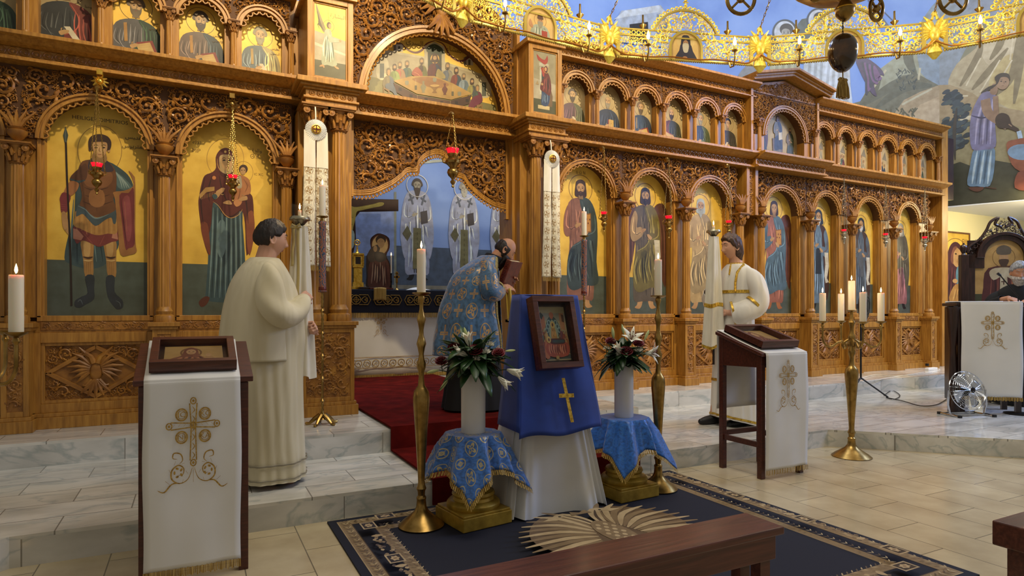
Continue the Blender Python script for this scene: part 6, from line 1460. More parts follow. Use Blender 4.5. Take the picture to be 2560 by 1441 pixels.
def bouquet(cx,cy,z,r,which,items,seed,nleaf,spread):
    R=random.Random(seed);mb=MB();base=Vector((cx,cy,z))
    for i in range(nleaf):
        an=R.uniform(0,6.28);el=R.uniform(-.45,1.1);d=Vector((cos(an)*cos(el),sin(an)*cos(el),sin(el)));L_=R.uniform(.10,.20)*spread;p0=base+Vector((cos(an),sin(an),0))*r*R.uniform(.1,.6)+UPV*R.uniform(.0,.10)
        ribbon_leaf(mb,p0,d,L_,R.uniform(.020,.036),R.uniform(.1,.55))
    for i in range(nleaf//8):
        an=R.uniform(0,6.28);d=Vector((cos(an),sin(an),R.uniform(-.2,.9)));q=[base,base+d*.08,base+d*R.uniform(.12,.2)*spread];mb.tube(q,.0022,4)
    for i in range(nleaf//3):   # round glossy leaves near the rim
        an=R.uniform(0,6.28);d=Vector((cos(an),sin(an),R.uniform(-.5,.4)));ribbon_leaf(mb,base+Vector((cos(an),sin(an),0))*r*.5,d,R.uniform(.07,.10),R.uniform(.028,.038),.3)
    mb.build('foliage',M['leaf'],label='dense dark green leaves of the %s bouquet in its white vase' % which,cat='foliage',kind='stuff',solid=.0012)
    for kind,a,b,f,s,dr,lab in items:
        dr=dr or (0,1,0);p=base+RV*a+UPV*b+FW*f;d=RV*dr[0]+UPV*dr[1]+FW*dr[2]
        if kind=='rose':rose(p,s,lab,None)
        elif kind=='mum':mum(p,s,lab,None)
        elif kind=='bud':bud(p,d,s,lab,None)
        else:lily(p,d,s,lab,None,.95 if kind=='lily' else .45)
bouquet(PLx,PLy,VZ+.39,.07,'left',[
    ('rose',.015,.10,-.09,.042,0,'open dark red rose at the front centre of the left bouquet'),('rose',.15,.08,-.05,.036,0,'dark red rose at the right side of the left bouquet'),('rose',-.11,.11,-.03,.036,0,'dark red rose at the upper left of the left bouquet'),('rose',-.19,.03,.0,.034,0,'shaded red rose at the far left of the left bouquet'),
    ('halflily',-.03,.07,-.09,.11,(-.8,.35,-.4),'cream half-open lily pointing left below the centre rose of the left bouquet'),('halflily',-.02,.12,-.05,.10,(-.2,1,-.2),'upright white lily above the centre rose of the left bouquet'),
    ('halflily',.20,-.015,-.05,.115,(.9,-.25,-.2),'upper white lily hanging out right over the blue cloth'),('halflily',.15,-.055,-.08,.105,(.75,-.6,-.3),'lower white lily drooping right of the left vase'),
    ('mum',.08,.085,-.09,.032,0,'white chrysanthemum between the two front roses of the left bouquet'),('mum',.10,.125,-.03,.028,0,'white chrysanthemum behind the right rose of the left bouquet'),('mum',.025,.045,-.10,.030,0,'white chrysanthemum below the centre rose of the left bouquet'),
    ('bud',-.03,.15,0,.085,(-.3,1,0),'tall green bud at the top of the left bouquet'),('bud',-.13,.13,0,.06,(-.9,.4,0),'pale bud at the upper left of the left bouquet'),('bud',-.15,-.08,-.02,.08,(-.6,-.8,0),'green bud drooping at the lower left of the left bouquet'),('bud',-.20,-.02,-.02,.075,(-.9,-.2,0),'green bud pointing left from the left bouquet'),('bud',.19,.09,-.02,.06,(.9,.1,0),'green bud at the right edge of the left bouquet')],11,100,1.2)
bouquet(PRx,PRy,VZ+.36,.06,'right',[
    ('rose',.0,.09,-.09,.040,0,'dark red rose at the front of the right bouquet'),('rose',.09,.14,-.04,.036,0,'dark red rose at the right of the right bouquet'),('rose',-.09,.15,0,.034,0,'dark red rose at the back left of the right bouquet'),
    ('lily',.03,.14,-.04,.13,(.15,.8,-.7),'wide open white lily at the top of the right bouquet'),('lily',.13,.07,-.06,.12,(.9,.1,-.5),'ragged white lily at the right side of the right bouquet'),('halflily',-.03,.07,-.08,.10,(-.5,.8,-.3),'half-open lily beside the front rose of the right bouquet'),
    ('mum',.08,.09,-.08,.036,0,'white chrysanthemum right of the front rose of the right bouquet'),('mum',-.045,.065,-.08,.030,0,'white chrysanthemum left of the front rose of the right bouquet'),('mum',-.12,.10,-.02,.028,0,'white chrysanthemum at the left edge of the right bouquet'),
    ('bud',-.07,.17,0,.08,(-.1,1,0),'green bud standing at the upper left of the right bouquet'),('bud',.0,.20,0,.07,(-.2,1,0),'highest bud of the right bouquet'),('bud',.14,.16,0,.075,(.4,.9,0),'green bud at the upper right of the right bouquet')],12,80,1.0)
# ================================================================== rug and benches
def rug():
    x0,x1,y0,y1=.70,3.30,1.62,3.775
    t=thing('rug','dark navy rug with tan leafy border and a two-headed eagle, before the platform','rug',(x0,y0,0))
    MB().box(0,x1-x0,0,y1-y0,0,.010).build('pile',M['navy'],t,smooth=False,world=False)
    P=Paint((0,0),(1,0));P.step=.00003;W_,D=x1-x0,y1-y0;P.T=lambda a,b:(a,b);P.k=1
    T1,T2,T3='#8c7452','#c0a880','#4e3a28';R=random.Random(3)
    def fr(i,j,c):
        for q in ((i,i,W_-i,j),(i,D-j,W_-i,D-i),(i,j,j,D-j),(W_-j,j,W_-i,D-j)):P.poly([(q[0],q[1]),(q[2],q[1]),(q[2],q[3]),(q[0],q[3])],c,False)
    fr(.05,.12,'#9a8260');fr(.22,.285,'#9a8260')
    fr(.115,.12,T3);fr(.22,.225,T3);fr(.045,.05,T2)
    def leafrow(a,b,horiz,off):
        n=int(abs(b-a)/.035)
        for k in range(n):
            s=a+(b-a)*(k+.5)/n;c='#5f4c36' if k % 2 else '#c8b48c'
            for d in (-1,1):
                pts=[(s,off),(s+.012,off+d*.014),(s+.026,off+d*.020),(s+.014,off+d*.004)];P.poly([(p if horiz else (p[1],p[0])) for p in pts],c,False)
    for off in (.082,.258):
        leafrow(off,W_-off,True,off);leafrow(off,W_-off,True,D-off);leafrow(off,D-off,False,off);leafrow(off,D-off,False,W_-off)
    def floral(cx,cy,L_,horiz):
        q=lambda a,b:(cx+a,cy+b) if horiz else (cx+b,cy+a)
        n=int(L_/.03)
        for k in range(n):
            a=-L_/2+L_*(k+.5)/n
            for _ in range(3):u,v=a+R.uniform(-.015,.015),R.uniform(-.032,.032);P.poly([q(u-.014,v),q(u,v+.010),q(u+.014,v),q(u,v-.010)],R.choice([T1,T2,'#8c7450','#5c4a40']))
        for s in (-1,1):P.poly([q(s*L_*.46,-.03),q(s*L_*.50,0),q(s*L_*.46,.03),q(s*L_*.40,0)],T2)
    def cart(cx,cy,horiz):
        q=lambda a,b:(cx+a,cy+b) if horiz else (cx+b,cy+a)
        P.poly([q(-.055,-.04),q(.055,-.04),q(.055,.04),q(-.055,.04)],T2,False);P.poly([q(-.045,-.032),q(.045,-.032),q(.045,.032),q(-.045,.032)],'#2a1d16',False)
        P.poly([q(.034*cos(a*.524)*(1.0 if a % 2 else .7),.024*sin(a*.524)*(1.0 if a % 2 else .7)) for a in range(12)],T2,False);P.el(*q(0,0),.010,.008,'#8a6a4a')
    for y in (.17,D-.17):
        for k in range(4):floral(.42+(W_-.84)*(k+.5)/4+0,y,.36,True)
        for k in range(5):cart(.30+(W_-.60)*k/4+ (0 if 0<k<4 else 0),y,True)
    for x in (.17,W_-.17):
        for k in range(3):floral(x,.42+(D-.84)*(k+.5)/3,.36,False)
        for k in range(4):cart(x,.30+(D-.60)*k/3,False)
    # eagle
    cx,cy=1.33,1.16
    for s in (-1,1):
        P.poly([(cx+s*.05,cy+.16),(cx+s*.12,cy+.30),(cx+s*.22,cy+.36),(cx+s*.36,cy+.26),(cx+s*.46,cy+.08),(cx+s*.44,cy-.10),(cx+s*.30,cy-.24),(cx+s*.14,cy-.22),(cx+s*.06,cy-.1)],'#6b543a')
    for s in (-1,1):
        for k in range(13):
            t_=k/12;a=radians(75-118*t_);L_=.40-.10*t_;bx,by=cx+s*(.07+.08*t_),cy+.10-.24*t_
            P.st([(bx,by),(bx+s*cos(a)*L_*.5,by+sin(a)*L_*.5+.03),(bx+s*cos(a)*L_*1.25,by+sin(a)*L_*.85)],.040,T2 if k % 2 else T1);P.st([(bx+s*cos(a)*L_*.3,by+sin(a)*L_*.3),(bx+s*cos(a)*L_,by+sin(a)*L_*.75)],.008,T3)
        P.st([(cx+s*.02,cy+.06),(cx+s*.05,cy+.22),(cx+s*.11,cy+.33),(cx+s*.20,cy+.30)],.075,T2);P.st([(cx+s*.02,cy+.06),(cx+s*.05,cy+.22),(cx+s*.11,cy+.33)],.02,T3);P.poly([(cx+s*.17,cy+.34),(cx+s*.27,cy+.29),(cx+s*.18,cy+.27)],T2,False);P.el(cx+s*.14,cy+.32,.010,.010,'#1a1410',8)
        P.st([(cx+s*.05,cy-.22),(cx+s*.16,cy-.30),(cx+s*.20,cy-.28)],.03,T1)
    P.el(cx,cy-.03,.09,.20,T1)
    for r in range(6):
        for k in range(5):P.el(cx-.05+.025*k,cy+.10-.045*r,.014,.018,T2 if (r+k) % 2 else '#8a7350',8)
    for k in range(7):a=radians(-90+(k-3)*14);P.st([(cx,cy-.2),(cx+cos(a)*.26,cy-.2+sin(a)*.26)],.035,T2 if k % 2 else T1)
    P.poly([(cx-.07,cy+.30),(cx-.05,cy+.36),(cx,cy+.33),(cx+.05,cy+.36),(cx+.07,cy+.30)],T1,False)
    p=P.build('woven_pattern',M['paint'],t,smooth=False,world=False);p.rotation_euler=(-pi/2,0,0);p.location=(0,0,.010)
rug()
def bench():
    t=thing('bench','dark reddish wooden bench in the foreground, standing on the rug','bench',(1.2,1.7,.01))
    x0,x1=-.6,1.95
    MB().box(x0,x1,1.60,1.785,.425,.455).build('seat',M['bench'],t,smooth=False,bevel=.006)
    MB().box(x0+.02,x1-.03,1.745,1.77,.33,.425).build('back_rail',M['bench'],t,smooth=False,bevel=.003)
    MB().box(x0+.02,x1-.03,1.615,1.64,.335,.425).build('front_rail',M['bench'],t,smooth=False,bevel=.003)
    for a in (x0+.02,x1-.10):
        for b in (1.625,1.72):MB().box(a,a+.05,b,b+.045,.010,.34).build('leg',M['bench'],t,smooth=False)
        MB().box(a+.01,a+.04,1.66,1.72,.10,.15).build('stretcher',M['bench'],t,smooth=False)
bench()
def bench2():
    a=gp(2513,1384,0);bx,by=2.90,1.28
    t=thing('bench','dark wooden pew end cut off by the right edge of the photo','bench',(bx+.3,by-.1,0))
    MB().box(bx,bx+1.2,by-.06,by+.10,.30,.40).build('seat',M['bench'],t,smooth=False,bevel=.006)
    MB().box(bx+.05,bx+.11,by-.03,by+.07,0,.30).build('leg',M['bench'],t,smooth=False,bevel=.004)
    MB().box(bx+.05,bx+.10,by-.05,by-.0,.40,.62).build('back_post',M['bench'],t,smooth=False,bevel=.004)
    MB().box(bx+.045,bx+1.2,by-.08,by-.03,.45,.60).build('backrest',M['bench'],t,smooth=False,bevel=.006)
bench2()
# ================================================================== people
def sm(a,b,x):t=max(0,min(1,(x-a)/(b-a)));return t*t*(3-2*t)
def gs(x,m,s):return math.exp(-((x-m)/s)**2)
def head_point(ph,th,k=1.0,off=0.0,nose=1.0,jaw=1.0,fat=0.0):
    """surface of a head facing +x; ph = angle round z (0 = front), th = polar angle"""
    d=Vector((sin(th)*cos(ph),sin(th)*sin(ph),cos(th)))
    x,y,z=d.x*.098,d.y*.077,d.z*.120
    if z<0:
        t=-z/.12
        y *= 1-(.30-.12*fat)*t**1.5
        if x<0:x *= 1-.45*sm(.15,.8,t)
        else:x *= 1-.05*t
        z *= .98 if x>0 else .85
    if x>0:x *= 1-.06*gs(y,0,.05)
    f=max(0,d.x)**.7
    yy=abs(y)
    x+=f*(.006*gs(z,.034,.012)*gs(yy,.025,.03)-.012*gs(z,.012,.014)*gs(yy,.031,.015)
            +nose*(.030*gs(z,-.030,.014)*gs(yy,0,.012)+.018*gs(z,-.008,.020)*gs(yy,0,.008)+.010*gs(z,-.033,.008)*gs(yy,.012,.007))
            +.009*gs(z,-.058,.005)*gs(yy,0,.020)+.009*gs(z,-.069,.006)*gs(yy,0,.018)-.006*gs(z,-.0635,.0025)*gs(yy,0,.022)
            -.005*gs(z,-.080,.007)*gs(yy,0,.02)+jaw*.010*gs(z,-.098,.013)*gs(yy,0,.022)+.004*gs(z,-.02,.02)*gs(yy,.045,.018))
    p=Vector((x,y,z))*k
    return p+d*off
def head_frame(c,pitch,yaw=0,roll=0):return Matrix.Translation(c) @ Matrix.Rotation(yaw,4,'Z') @ Matrix.Rotation(pitch,4,'Y') @ Matrix.Rotation(roll,4,'X')
def add_head(mb,T,**k):
    mb.grid(lambda u,v:tuple(T @ head_point(2*pi*u,pi*(.0005+.999*v),**k)),96,72,True)
    for s in (-1,1):   # ears
        q=[]
        for i in range(13):
            a=2*pi*i/12;q.append(tuple(T @ Vector((-.008+.016*cos(a)-.005*sin(a),s*(.078+.006*sin(a*.5)),-.010+.030*sin(a)))))
        mb.tube(q,.0055,6);mb.ball(tuple(T @ Vector((-.008,s*.074,-.014))),(.014,.008,.022),10,8)
def shell(T,mask,name,m,par,base=-.008,n=(96,64),noise_=0,drop=None,**k):
    """hair or beard: a shell over the head where mask(ph,th,point) > 0"""
    mb=MB()
    def fn(u,v):
        ph,th=2*pi*u,pi*(.0005+.999*v);ph=ph-2*pi if ph>pi else ph
        p0=head_point(ph,th,**k);t=mask(ph,th,p0)
        o=base+t
        if noise_ and t>.004:o+=noise_*(noise.noise(Vector((p0.x*60,p0.y*60,p0.z*18)))+.5*noise.noise(Vector((p0.x*160,p0.y*160,p0.z*40))))
        p=head_point(ph,th,off=o,**k)
        if drop:p=p+drop(ph,th,p0,t)
        return tuple(T @ p)
    mb.grid(fn,n[0],n[1],True);return mb.build(name,m,par,world=False,angle=180)
def hand3(mb,w,d,nrm,side,curl,s=1.0,spread=.12,thumb=.6):
    """palm, four fingers and a thumb; w wrist, d direction of the fingers, nrm back-of-hand normal, side +1/-1 thumb side along d x nrm"""
    w=Vector(w);d=Vector(d).normalized();nrm=Vector(nrm);nrm=(nrm-d*nrm.dot(d)).normalized();c=d.cross(nrm)*side
    for k in range(4):    # palm: four rays of tapered tubes
        o=c*(.026-.0175*k)*s
        mb.tube([w+o*.55-d*.005,w+o*.9+d*.045*s,w+o+d*(.088-.004*abs(k-1))*s],[.014*s,.0145*s,.0105*s],8)
    mb.ball(tuple(w+d*.04*s),(.024*s,.024*s,.024*s),10,8)
    for k in range(4):
        L_=[.043,.048,.044,.034][k]*s;p=w+c*(.026-.0175*k)*s+d*(.086-.004*abs(k-1))*s;a=0;q=[p]
        dd=(d+c*spread*(1.2-k*.8)*.5).normalized()
        for j,f in enumerate((1,.62,.5)):
            a+=curl[k]*(1.0,1.15,.8)[j];q.append(q[-1]+(dd*cos(a)-nrm*sin(a))*L_*f)
        mb.tube(q,[.0088*s,.0088*s,.0078*s,.0066*s],8);mb.ball(tuple(q[-1]),.0068*s,8,6)
        for e in q[:3]:mb.ball(tuple(e),.0090*s,8,6)
    p=w+c*.024*s+d*.022*s;t1=(d*.75+c*.75*thumb-nrm*.45).normalized();t2=(d*.95+c*.15*thumb-nrm*.5).normalized()
    q=[p,p+t1*.038*s,p+t1*.038*s+t2*.030*s,p+t1*.038*s+t2*.055*s]
    mb.tube(q,[.014*s,.0105*s,.0095*s,.0075*s],8);mb.ball(tuple(q[-1]),.0076*s,8,6)
def limb(mb,pts,rad,n=14):
    q=smooth_pts([tuple(p) for p in pts],4);r=[v[0] for v in smooth_pts([(x,) for x in rad],4)]
    mb.tube(q,r,n)
    for p,x in zip(pts,rad):mb.ball(tuple(p),x*.99,12,8)
def body(par,parts,m,vox=.0042):
    o=parts.build('body',m,par,world=False)
    r=o.modifiers.new('one_surface','REMESH');r.mode='VOXEL';r.voxel_size=vox;r.use_smooth_shade=True
    s=o.modifiers.new('soft','SMOOTH');s.factor=.5;s.iterations=3
    return o
def loft(rings,nu=120,folds=None,nv=40,a0=0,a1=2*pi,cap=False):
    """rings: (z, cx, cy, rx, ry); smooth vertical interpolation; folds(a, t, z) -> radial factor"""
    R=smooth_pts(rings,6);n=len(R)-1;cl=abs(a1-a0-2*pi)<1e-6
    mb=MB();mb.pv=[];per=0
    def fn(u,v):
        x=v*n;i=min(n-1,int(x));f=x-i;r=[R[i][j]*(1-f)+R[i+1][j]*f for j in range(len(R[0]))]
        a=a0+(a1-a0)*u;k=1+(folds(a,v,r[0]) if folds else 0)
        p=(r[1]+r[3]*cos(a)*k,r[2]+r[4]*sin(a)*k,r[0]+(r[5]*cos(a) if len(r)>5 else 0))
        mb.pv.append((a*.26,v*(abs(rings[0][0]-rings[-1][0])+.2)));return p
    mb.grid(fn,nu,nv,cl);return mb
def sleeve(pts,rads,n=26,folds=6,amp=.08,flat=None):
    q=smooth_pts([tuple(p) for p in pts],6);r=[x[0] for x in smooth_pts([(x,) for x in rads],6)];m=len(q)
    mb=MB();mb.pv=[];up=None
    for i,p in enumerate(q):
        t=(Vector(q[min(i+1,m-1)])-Vector(q[max(i-1,0)])).normalized();up0=Vector((0,0,1)) if up is None else up
        a=(up0-t*up0.dot(t)).normalized();up=a;b=t.cross(a)
        for k in range(n):
            an=2*pi*k/n;rr=r[i]*(1+amp*sin(i*.55+sin(an)*2.2)*(.6+.4*cos(an))+amp*.5*sin(an*3+i*.4))
            v=Vector(p)+a*cos(an)*rr+b*sin(an)*rr*.85;mb.v.append(tuple(v));mb.pv.append((an*.12,i*.02))
    for i in range(m-1):
        for k in range(n):mb.f.append((i*n+k,i*n+(k+1) % n,(i+1)*n+(k+1) % n,(i+1)*n+k))
    return mb
SURF={}
def surf(y,z,**k):
    """x of the face surface at (y, z)"""
    key=tuple(sorted(k.items()))
    if key not in SURF:SURF[key]=[head_point(-1.15+2.3*i/110,.9+1.75*j/110,**k) for i in range(111) for j in range(111)]
    q=sorted(((p.y-y)**2+(p.z-z)**2,p.x) for p in SURF[key] if abs(p.y-y)<.004 and abs(p.z-z)<.004)[:3]
    return sum(x for d,x in q)/max(1,len(q)) if q else .09
def features(par,T,brow,eye='#2a1c12',lip='#a05a50',closed=False,skin=None,**k):
    e=MB();b=MB();l=MB();i_=MB();lid=MB();S=lambda y,z,o=.0:tuple(T @ Vector((surf(y,z,**k)+o,y,z)))
    for s in (-1,1):
        x=surf(s*.031,.010,**k)-.0082
        b.tube([S(s*(.013+.036*f),.0335+.006*sin(pi*f),.0005) for f in (0,.3,.6,1)],[.0024,.0034,.003,.001],6)
        if closed:b.tube([S(s*(.019+.027*f),.006-.004*sin(pi*f),.0) for f in (0,.3,.6,1)],[.0012,.0024,.0024,.0012],5)
        else:
            e.ball(tuple(T @ Vector((x,s*.031,.010))),.0118,16,10);i_.ball(tuple(T @ Vector((x+.0075,s*.031,.0095))),(.0046,.0052,.0052),10,6)
            for z0,dz,r in ((.0105,.0062,.0032),(.0095,-.0050,.0022)):lid.tube([tuple(T @ Vector((x+.0112*cos(f*1.1),s*.031+.0128*sin(f*1.1),z0+dz*cos(f*1.3)))) for f in (-1,-.6,-.2,.2,.6,1)],r,6)
            b.tube([tuple(T @ Vector((x+.0128*cos(f*1.1),s*.031+.0128*sin(f*1.1),.0115+.0040*cos(f*1.3)))) for f in (-1,-.5,0,.5,1)],.0009,4)
    if not closed:
        e.build('eyes',mat('eye_white','#b8aea4',.3),par,world=False);i_.build('iris',mat('iris',eye,.2),par,world=False);lid.build('eyelids',skin or M['skinpale'],par,world=False)
    b.build('eyebrows',brow,par,world=False)
    for z,r in ((-.0600,.0030),(-.0672,.0038)):l.tube([S(.020*f,z,-.0012) for f in (-1,-.5,0,.5,1)],[.0008,r*.8,r,r*.8,.0008],6)
    l.build('lips',mat('lips',lip,.5),par,world=False)
def torso(mb,sh=1.38,hip=.95,w_=.17,lean=0,n=.0):
    mb.ball((n*.5,0,(sh+hip)/2),(.12,w_,(sh-hip)*.62),20,14)
def short_hair(ph,th,p):
    a=abs(ph);line=.060-.020*sm(.3,.9,a)-.030*sm(.9,1.25,a)-.065*sm(1.5,1.95,a)
    return .020*sm(line-.006,line+.014,p.z)+.006*gs(a,0,.8)*sm(.04,.08,p.z)
# ---------------- left server
def left_server():
    t=thing('person','person in a long cream robe with short dark hair, holding a draped candle at left','person',(.44,4.27,Z1),0);t.rotation_euler=(0,0,radians(4))
    T=head_frame(Vector((.0,0,1.560)),radians(7),radians(4));mb=MB();add_head(mb,T,fat=.8,nose=.8)
    limb(mb,[(-.045,0,1.36),(-.035,0,1.42),(-.015,0,1.50)],[.075,.064,.060]);torso(mb,w_=.19)
    limb(mb,[(-.02,0,1.15),(-.04,0,1.33)],[.14,.12])
    for s in (-1,1):
        limb(mb,[(.0,s*.09,.92),(.01,s*.09,.50),(-.01,s*.09,.10)],[.10,.07,.05]);limb(mb,[(-.02,s*.09,.05),(.10,s*.10,.035)],[.045,.038]);limb(mb,[(-.03,0,1.33),(-.04,s*.14,1.31)],[.05,.045])
    limb(mb,[(-.04,-.17,1.30),(-.03,-.24,1.12),(.10,-.18,1.12),(.175,-.10,1.175)],[.058,.045,.036,.028]);hand3(mb,(.178,-.097,1.180),(.55,.62,.25),(.3,-.7,.5),1,(1.0,1.05,1.1,1.15))
    limb(mb,[(-.04,.17,1.30),(-.02,.23,1.10),(.12,.14,1.00),(.205,.05,.99)],[.058,.045,.036,.028]);hand3(mb,(.208,.045,.992),(.75,-.5,.1),(.2,.75,.4),-1,(1.1,1.15,1.2,1.2))
    body(t,mb,M['skinpale']);features(t,T,M['hair'],fat=.8,nose=.8)
    shell(T,short_hair,'hair',M['hair'],t,noise_=.004,fat=.8)
    def fo(a,v,z):k=1-v;return .038*k*sin(a*9+1.5*sin(a*2))+.020*k*sin(a*21+3*v)+.010*sin(a*5+z*9)+.010*sin(z*31+a*2)*gs(z,1.02,.16)
    r=loft([(.035,.0,0,.215,.225),(.10,.0,0,.21,.22),(.40,-.01,0,.205,.215),(.75,-.02,0,.215,.215),(.95,-.02,0,.225,.215),(1.10,-.03,0,.215,.215),(1.24,-.035,0,.185,.215),(1.34,-.04,0,.145,.205),(1.395,-.04,0,.115,.165),(1.425,-.035,0,.092,.11),(1.435,-.03,0,.078,.082),(1.43,-.03,0,.070,.072)],150,fo,60)
    r.build('robe',M['robe'],t,world=False,angle=180)
    # outer cape-like back panel
    c=loft([(.79,-.06,0,.245,.235),(.90,-.06,0,.240,.232),(1.10,-.055,0,.225,.232),(1.25,-.05,0,.195,.23),(1.345,-.045,0,.155,.215),(1.40,-.04,0,.12,.17),(1.432,-.035,0,.09,.10)],90,lambda a,v,z:.02*(1-v)*sin(a*7)+.01*sin(a*3+z*6),30,radians(62),radians(298))
    c.build('back_panel',M['robe'],t,world=False,angle=180,solid=.006)
    for s,pts in ((-1,[(-.04,-.11,1.345),(-.05,-.215,1.27),(-.03,-.255,1.13),(.03,-.235,1.07),(.12,-.175,1.11),(.185,-.105,1.17)]),(1,[(-.04,.11,1.345),(-.05,.215,1.25),(-.01,.24,1.08),(.08,.18,1.01),(.19,.07,.995)])):
        sleeve(pts,[.06,.088,.10,.098,.075,.048][:len(pts)] if s<0 else [.06,.09,.10,.08,.05],48,amp=.10).build('sleeve',M['robe'],t,world=False,angle=180,solid=.004)
    m=mat('grey_braid','#8e8672',.6)
    for z in (.06,.15):
        b=MB();q=[]
        for i in range(121):
            a=2*pi*i/120;v=(z-.035)/1.4;k=1+fo(a,v,z)+.014;rr=.214;q.append((rr*cos(a)*k,.224*sin(a)*k,z))
        b.tube(q[:-1],.0045 if z<.1 else .006,5,closed=True,flat=.6);b.build('hem_braid',m,t,world=False)
    for s in (-1,1):
        mb=MB();mb.grid(lambda u,v:((.085+.15*(v-.5)*1.0+.0)+(.0),s*.10+.045*cos(2*pi*u)*(1-.45*(2*v-1)**4)**.5*(1 if v<.96 else .3),.030+.032*sin(2*pi*u)*(1-.35*v)*(1 if sin(2*pi*u)>0 else .9)),20,12,True)
        mb.build('shoe',M['black'],t,world=False)
# ---------------- right server
def right_server():
    t=thing('person','person in white robe with gold bands, holding a draped candle at right','person',(4.64,4.40,Z1),pi+radians(-6))
    T=head_frame(Vector((.02,0,1.715)),radians(6),radians(-6));mb=MB();add_head(mb,T,fat=-.2,nose=.8)
    limb(mb,[(-.04,0,1.53),(-.025,0,1.60),(-.0,0,1.67)],[.068,.056,.054]);mb.ball((-.02,0,1.22),(.10,.14,.26),20,14)
    for s in (-1,1):
        limb(mb,[(-.03,0,1.44),(-.04,s*.12,1.38)],[.045,.04])
        limb(mb,[(.0,s*.09,1.02),((.06 if s<0 else -.02),s*.09,.55),((.14 if s<0 else -.04),s*.09,.10)],[.095,.065,.05])
    limb(mb,[(-.04,.13,1.38),(-.09,.24,1.22),(.06,.17,1.09),(.13,.07,1.08)],[.055,.043,.035,.027]);hand3(mb,(.132,.068,1.08),(.8,-.5,.1),(.2,.75,.4),-1,(1.1,1.15,1.2,1.2))
    limb(mb,[(-.04,-.13,1.38),(-.02,-.24,1.24),(.13,-.16,1.25),(.17,-.08,1.30)],[.055,.043,.035,.027]);hand3(mb,(.172,-.075,1.30),(.55,.7,.3),(.3,-.7,.5),1,(1.1,1.15,1.2,1.2))
    body(t,mb,M['skinpale']);features(t,T,M['hairbrown'],fat=-.2,nose=.8)
    def hm(ph,th,p):
        a=abs(ph);line=.062-.022*sm(.3,.9,a)-.045*sm(.9,1.3,a)-.12*sm(1.35,1.8,a);return (.022+.014*sm(1.7,2.4,a)*sm(.0,-.07,p.z))*sm(line-.006,line+.016,p.z)+.010*gs(a,.35,.5)*sm(.045,.085,p.z)
    def dr(ph,th,p,k):a=abs(ph);q=sm(1.5,2.1,a)*sm(-.01,-.08,p.z);return Vector((-.028*q,0,-.045*q))
    shell(T,hm,'hair',M['hairbrown'],t,noise_=.007,drop=dr,fat=-.2)
    def fo(a,v,z):k=1-v;return .032*k*sin(a*8+1.2*sin(a*2))+.014*k*sin(a*19+2*v)+.007*sin(a*4+z*8)
    rr=[(.03,-.03,0,.235,.25,.06),(.12,-.03,0,.225,.24,.05),(.45,-.02,0,.20,.22,.02),(.85,-.02,0,.175,.205,0),(1.08,-.02,0,.160,.20,0),(1.28,-.03,0,.155,.205,0),(1.42,-.035,0,.135,.20,0),(1.50,-.04,0,.11,.165,0),(1.545,-.035,0,.085,.10,0),(1.56,-.03,0,.066,.072,0),(1.555,-.03,0,.06,.062,0)]
    loft(rr,150,fo,60).build('robe',M['whiterobe'],t,world=False,angle=180)
    def band(z,w_,nm='gold_band'):
        RR=smooth_pts(rr,6);n=len(RR)-1
        def at(zz):
            i=min(range(n),key=lambda j:abs(RR[j][0]-zz));return RR[i],i/n
        b=MB()
        def fn(u,v):
            zz=z+w_*v;r,vv=at(zz);a=2*pi*u;k=1+fo(a,vv,r[0])+.022;return (r[1]+r[3]*cos(a)*k,r[2]+r[4]*sin(a)*k,zz+r[5]*cos(a))
        b.grid(fn,120,2,True);b.build(nm,M['goldtrim'],t,world=False,angle=180)
    band(.045,.022);band(.40,.030);band(1.265,.030)
    band(1.548,.012,'collar_band')
    b=MB();b.tube([(.045,.025,1.55),(.075,.045,1.50),(.100,.06,1.44)],[.010,.012,.008],6,flat=.5);b.tube([(-.02,.125,1.54),(.07,.135,1.46),(.10,.145,1.36),(.105,.15,1.28)],.013,6,flat=.6);b.build('shoulder_band',M['goldtrim'],t,world=False)
    sleeve([(-.035,.10,1.475),(-.065,.205,1.38),(-.085,.255,1.24),(-.05,.24,1.14),(.04,.18,1.09),(.105,.115,1.075)],[.055,.085,.09,.105,.11,.105],32,amp=.05).build('sleeve',M['whiterobe'],t,world=False,angle=180,solid=.004)
    sleeve([(-.035,-.10,1.475),(-.04,-.21,1.36),(.0,-.25,1.24),(.09,-.19,1.22),(.15,-.11,1.28)],[.055,.085,.10,.105,.085],30,amp=.05).build('sleeve',M['whiterobe'],t,world=False,angle=180,solid=.004)
    sleeve([(.094,.124,1.077),(.110,.112,1.073)],[.112,.112],32,amp=0).build('cuff_band',M['goldtrim'],t,world=False,solid=.003)
    sleeve([(-.062,.246,1.155),(-.045,.237,1.138)],[.110,.112],32,amp=0).build('sleeve_band',M['goldtrim'],t,world=False,solid=.003)
    for s,x0,z0 in ((-1,.14,.0),(1,-.04,.0)):
        mb=MB();limb(mb,[(x0-.02,s*.09,.05),(x0+.10,s*.10,.035),(x0+.16,s*.10,.03)],[.048,.042,.028]);limb(mb,[(x0-.02,s*.09,.05),(x0-.03,s*.09,.22)],[.050,.055]);mb.build('boot',M['black'],t,world=False)
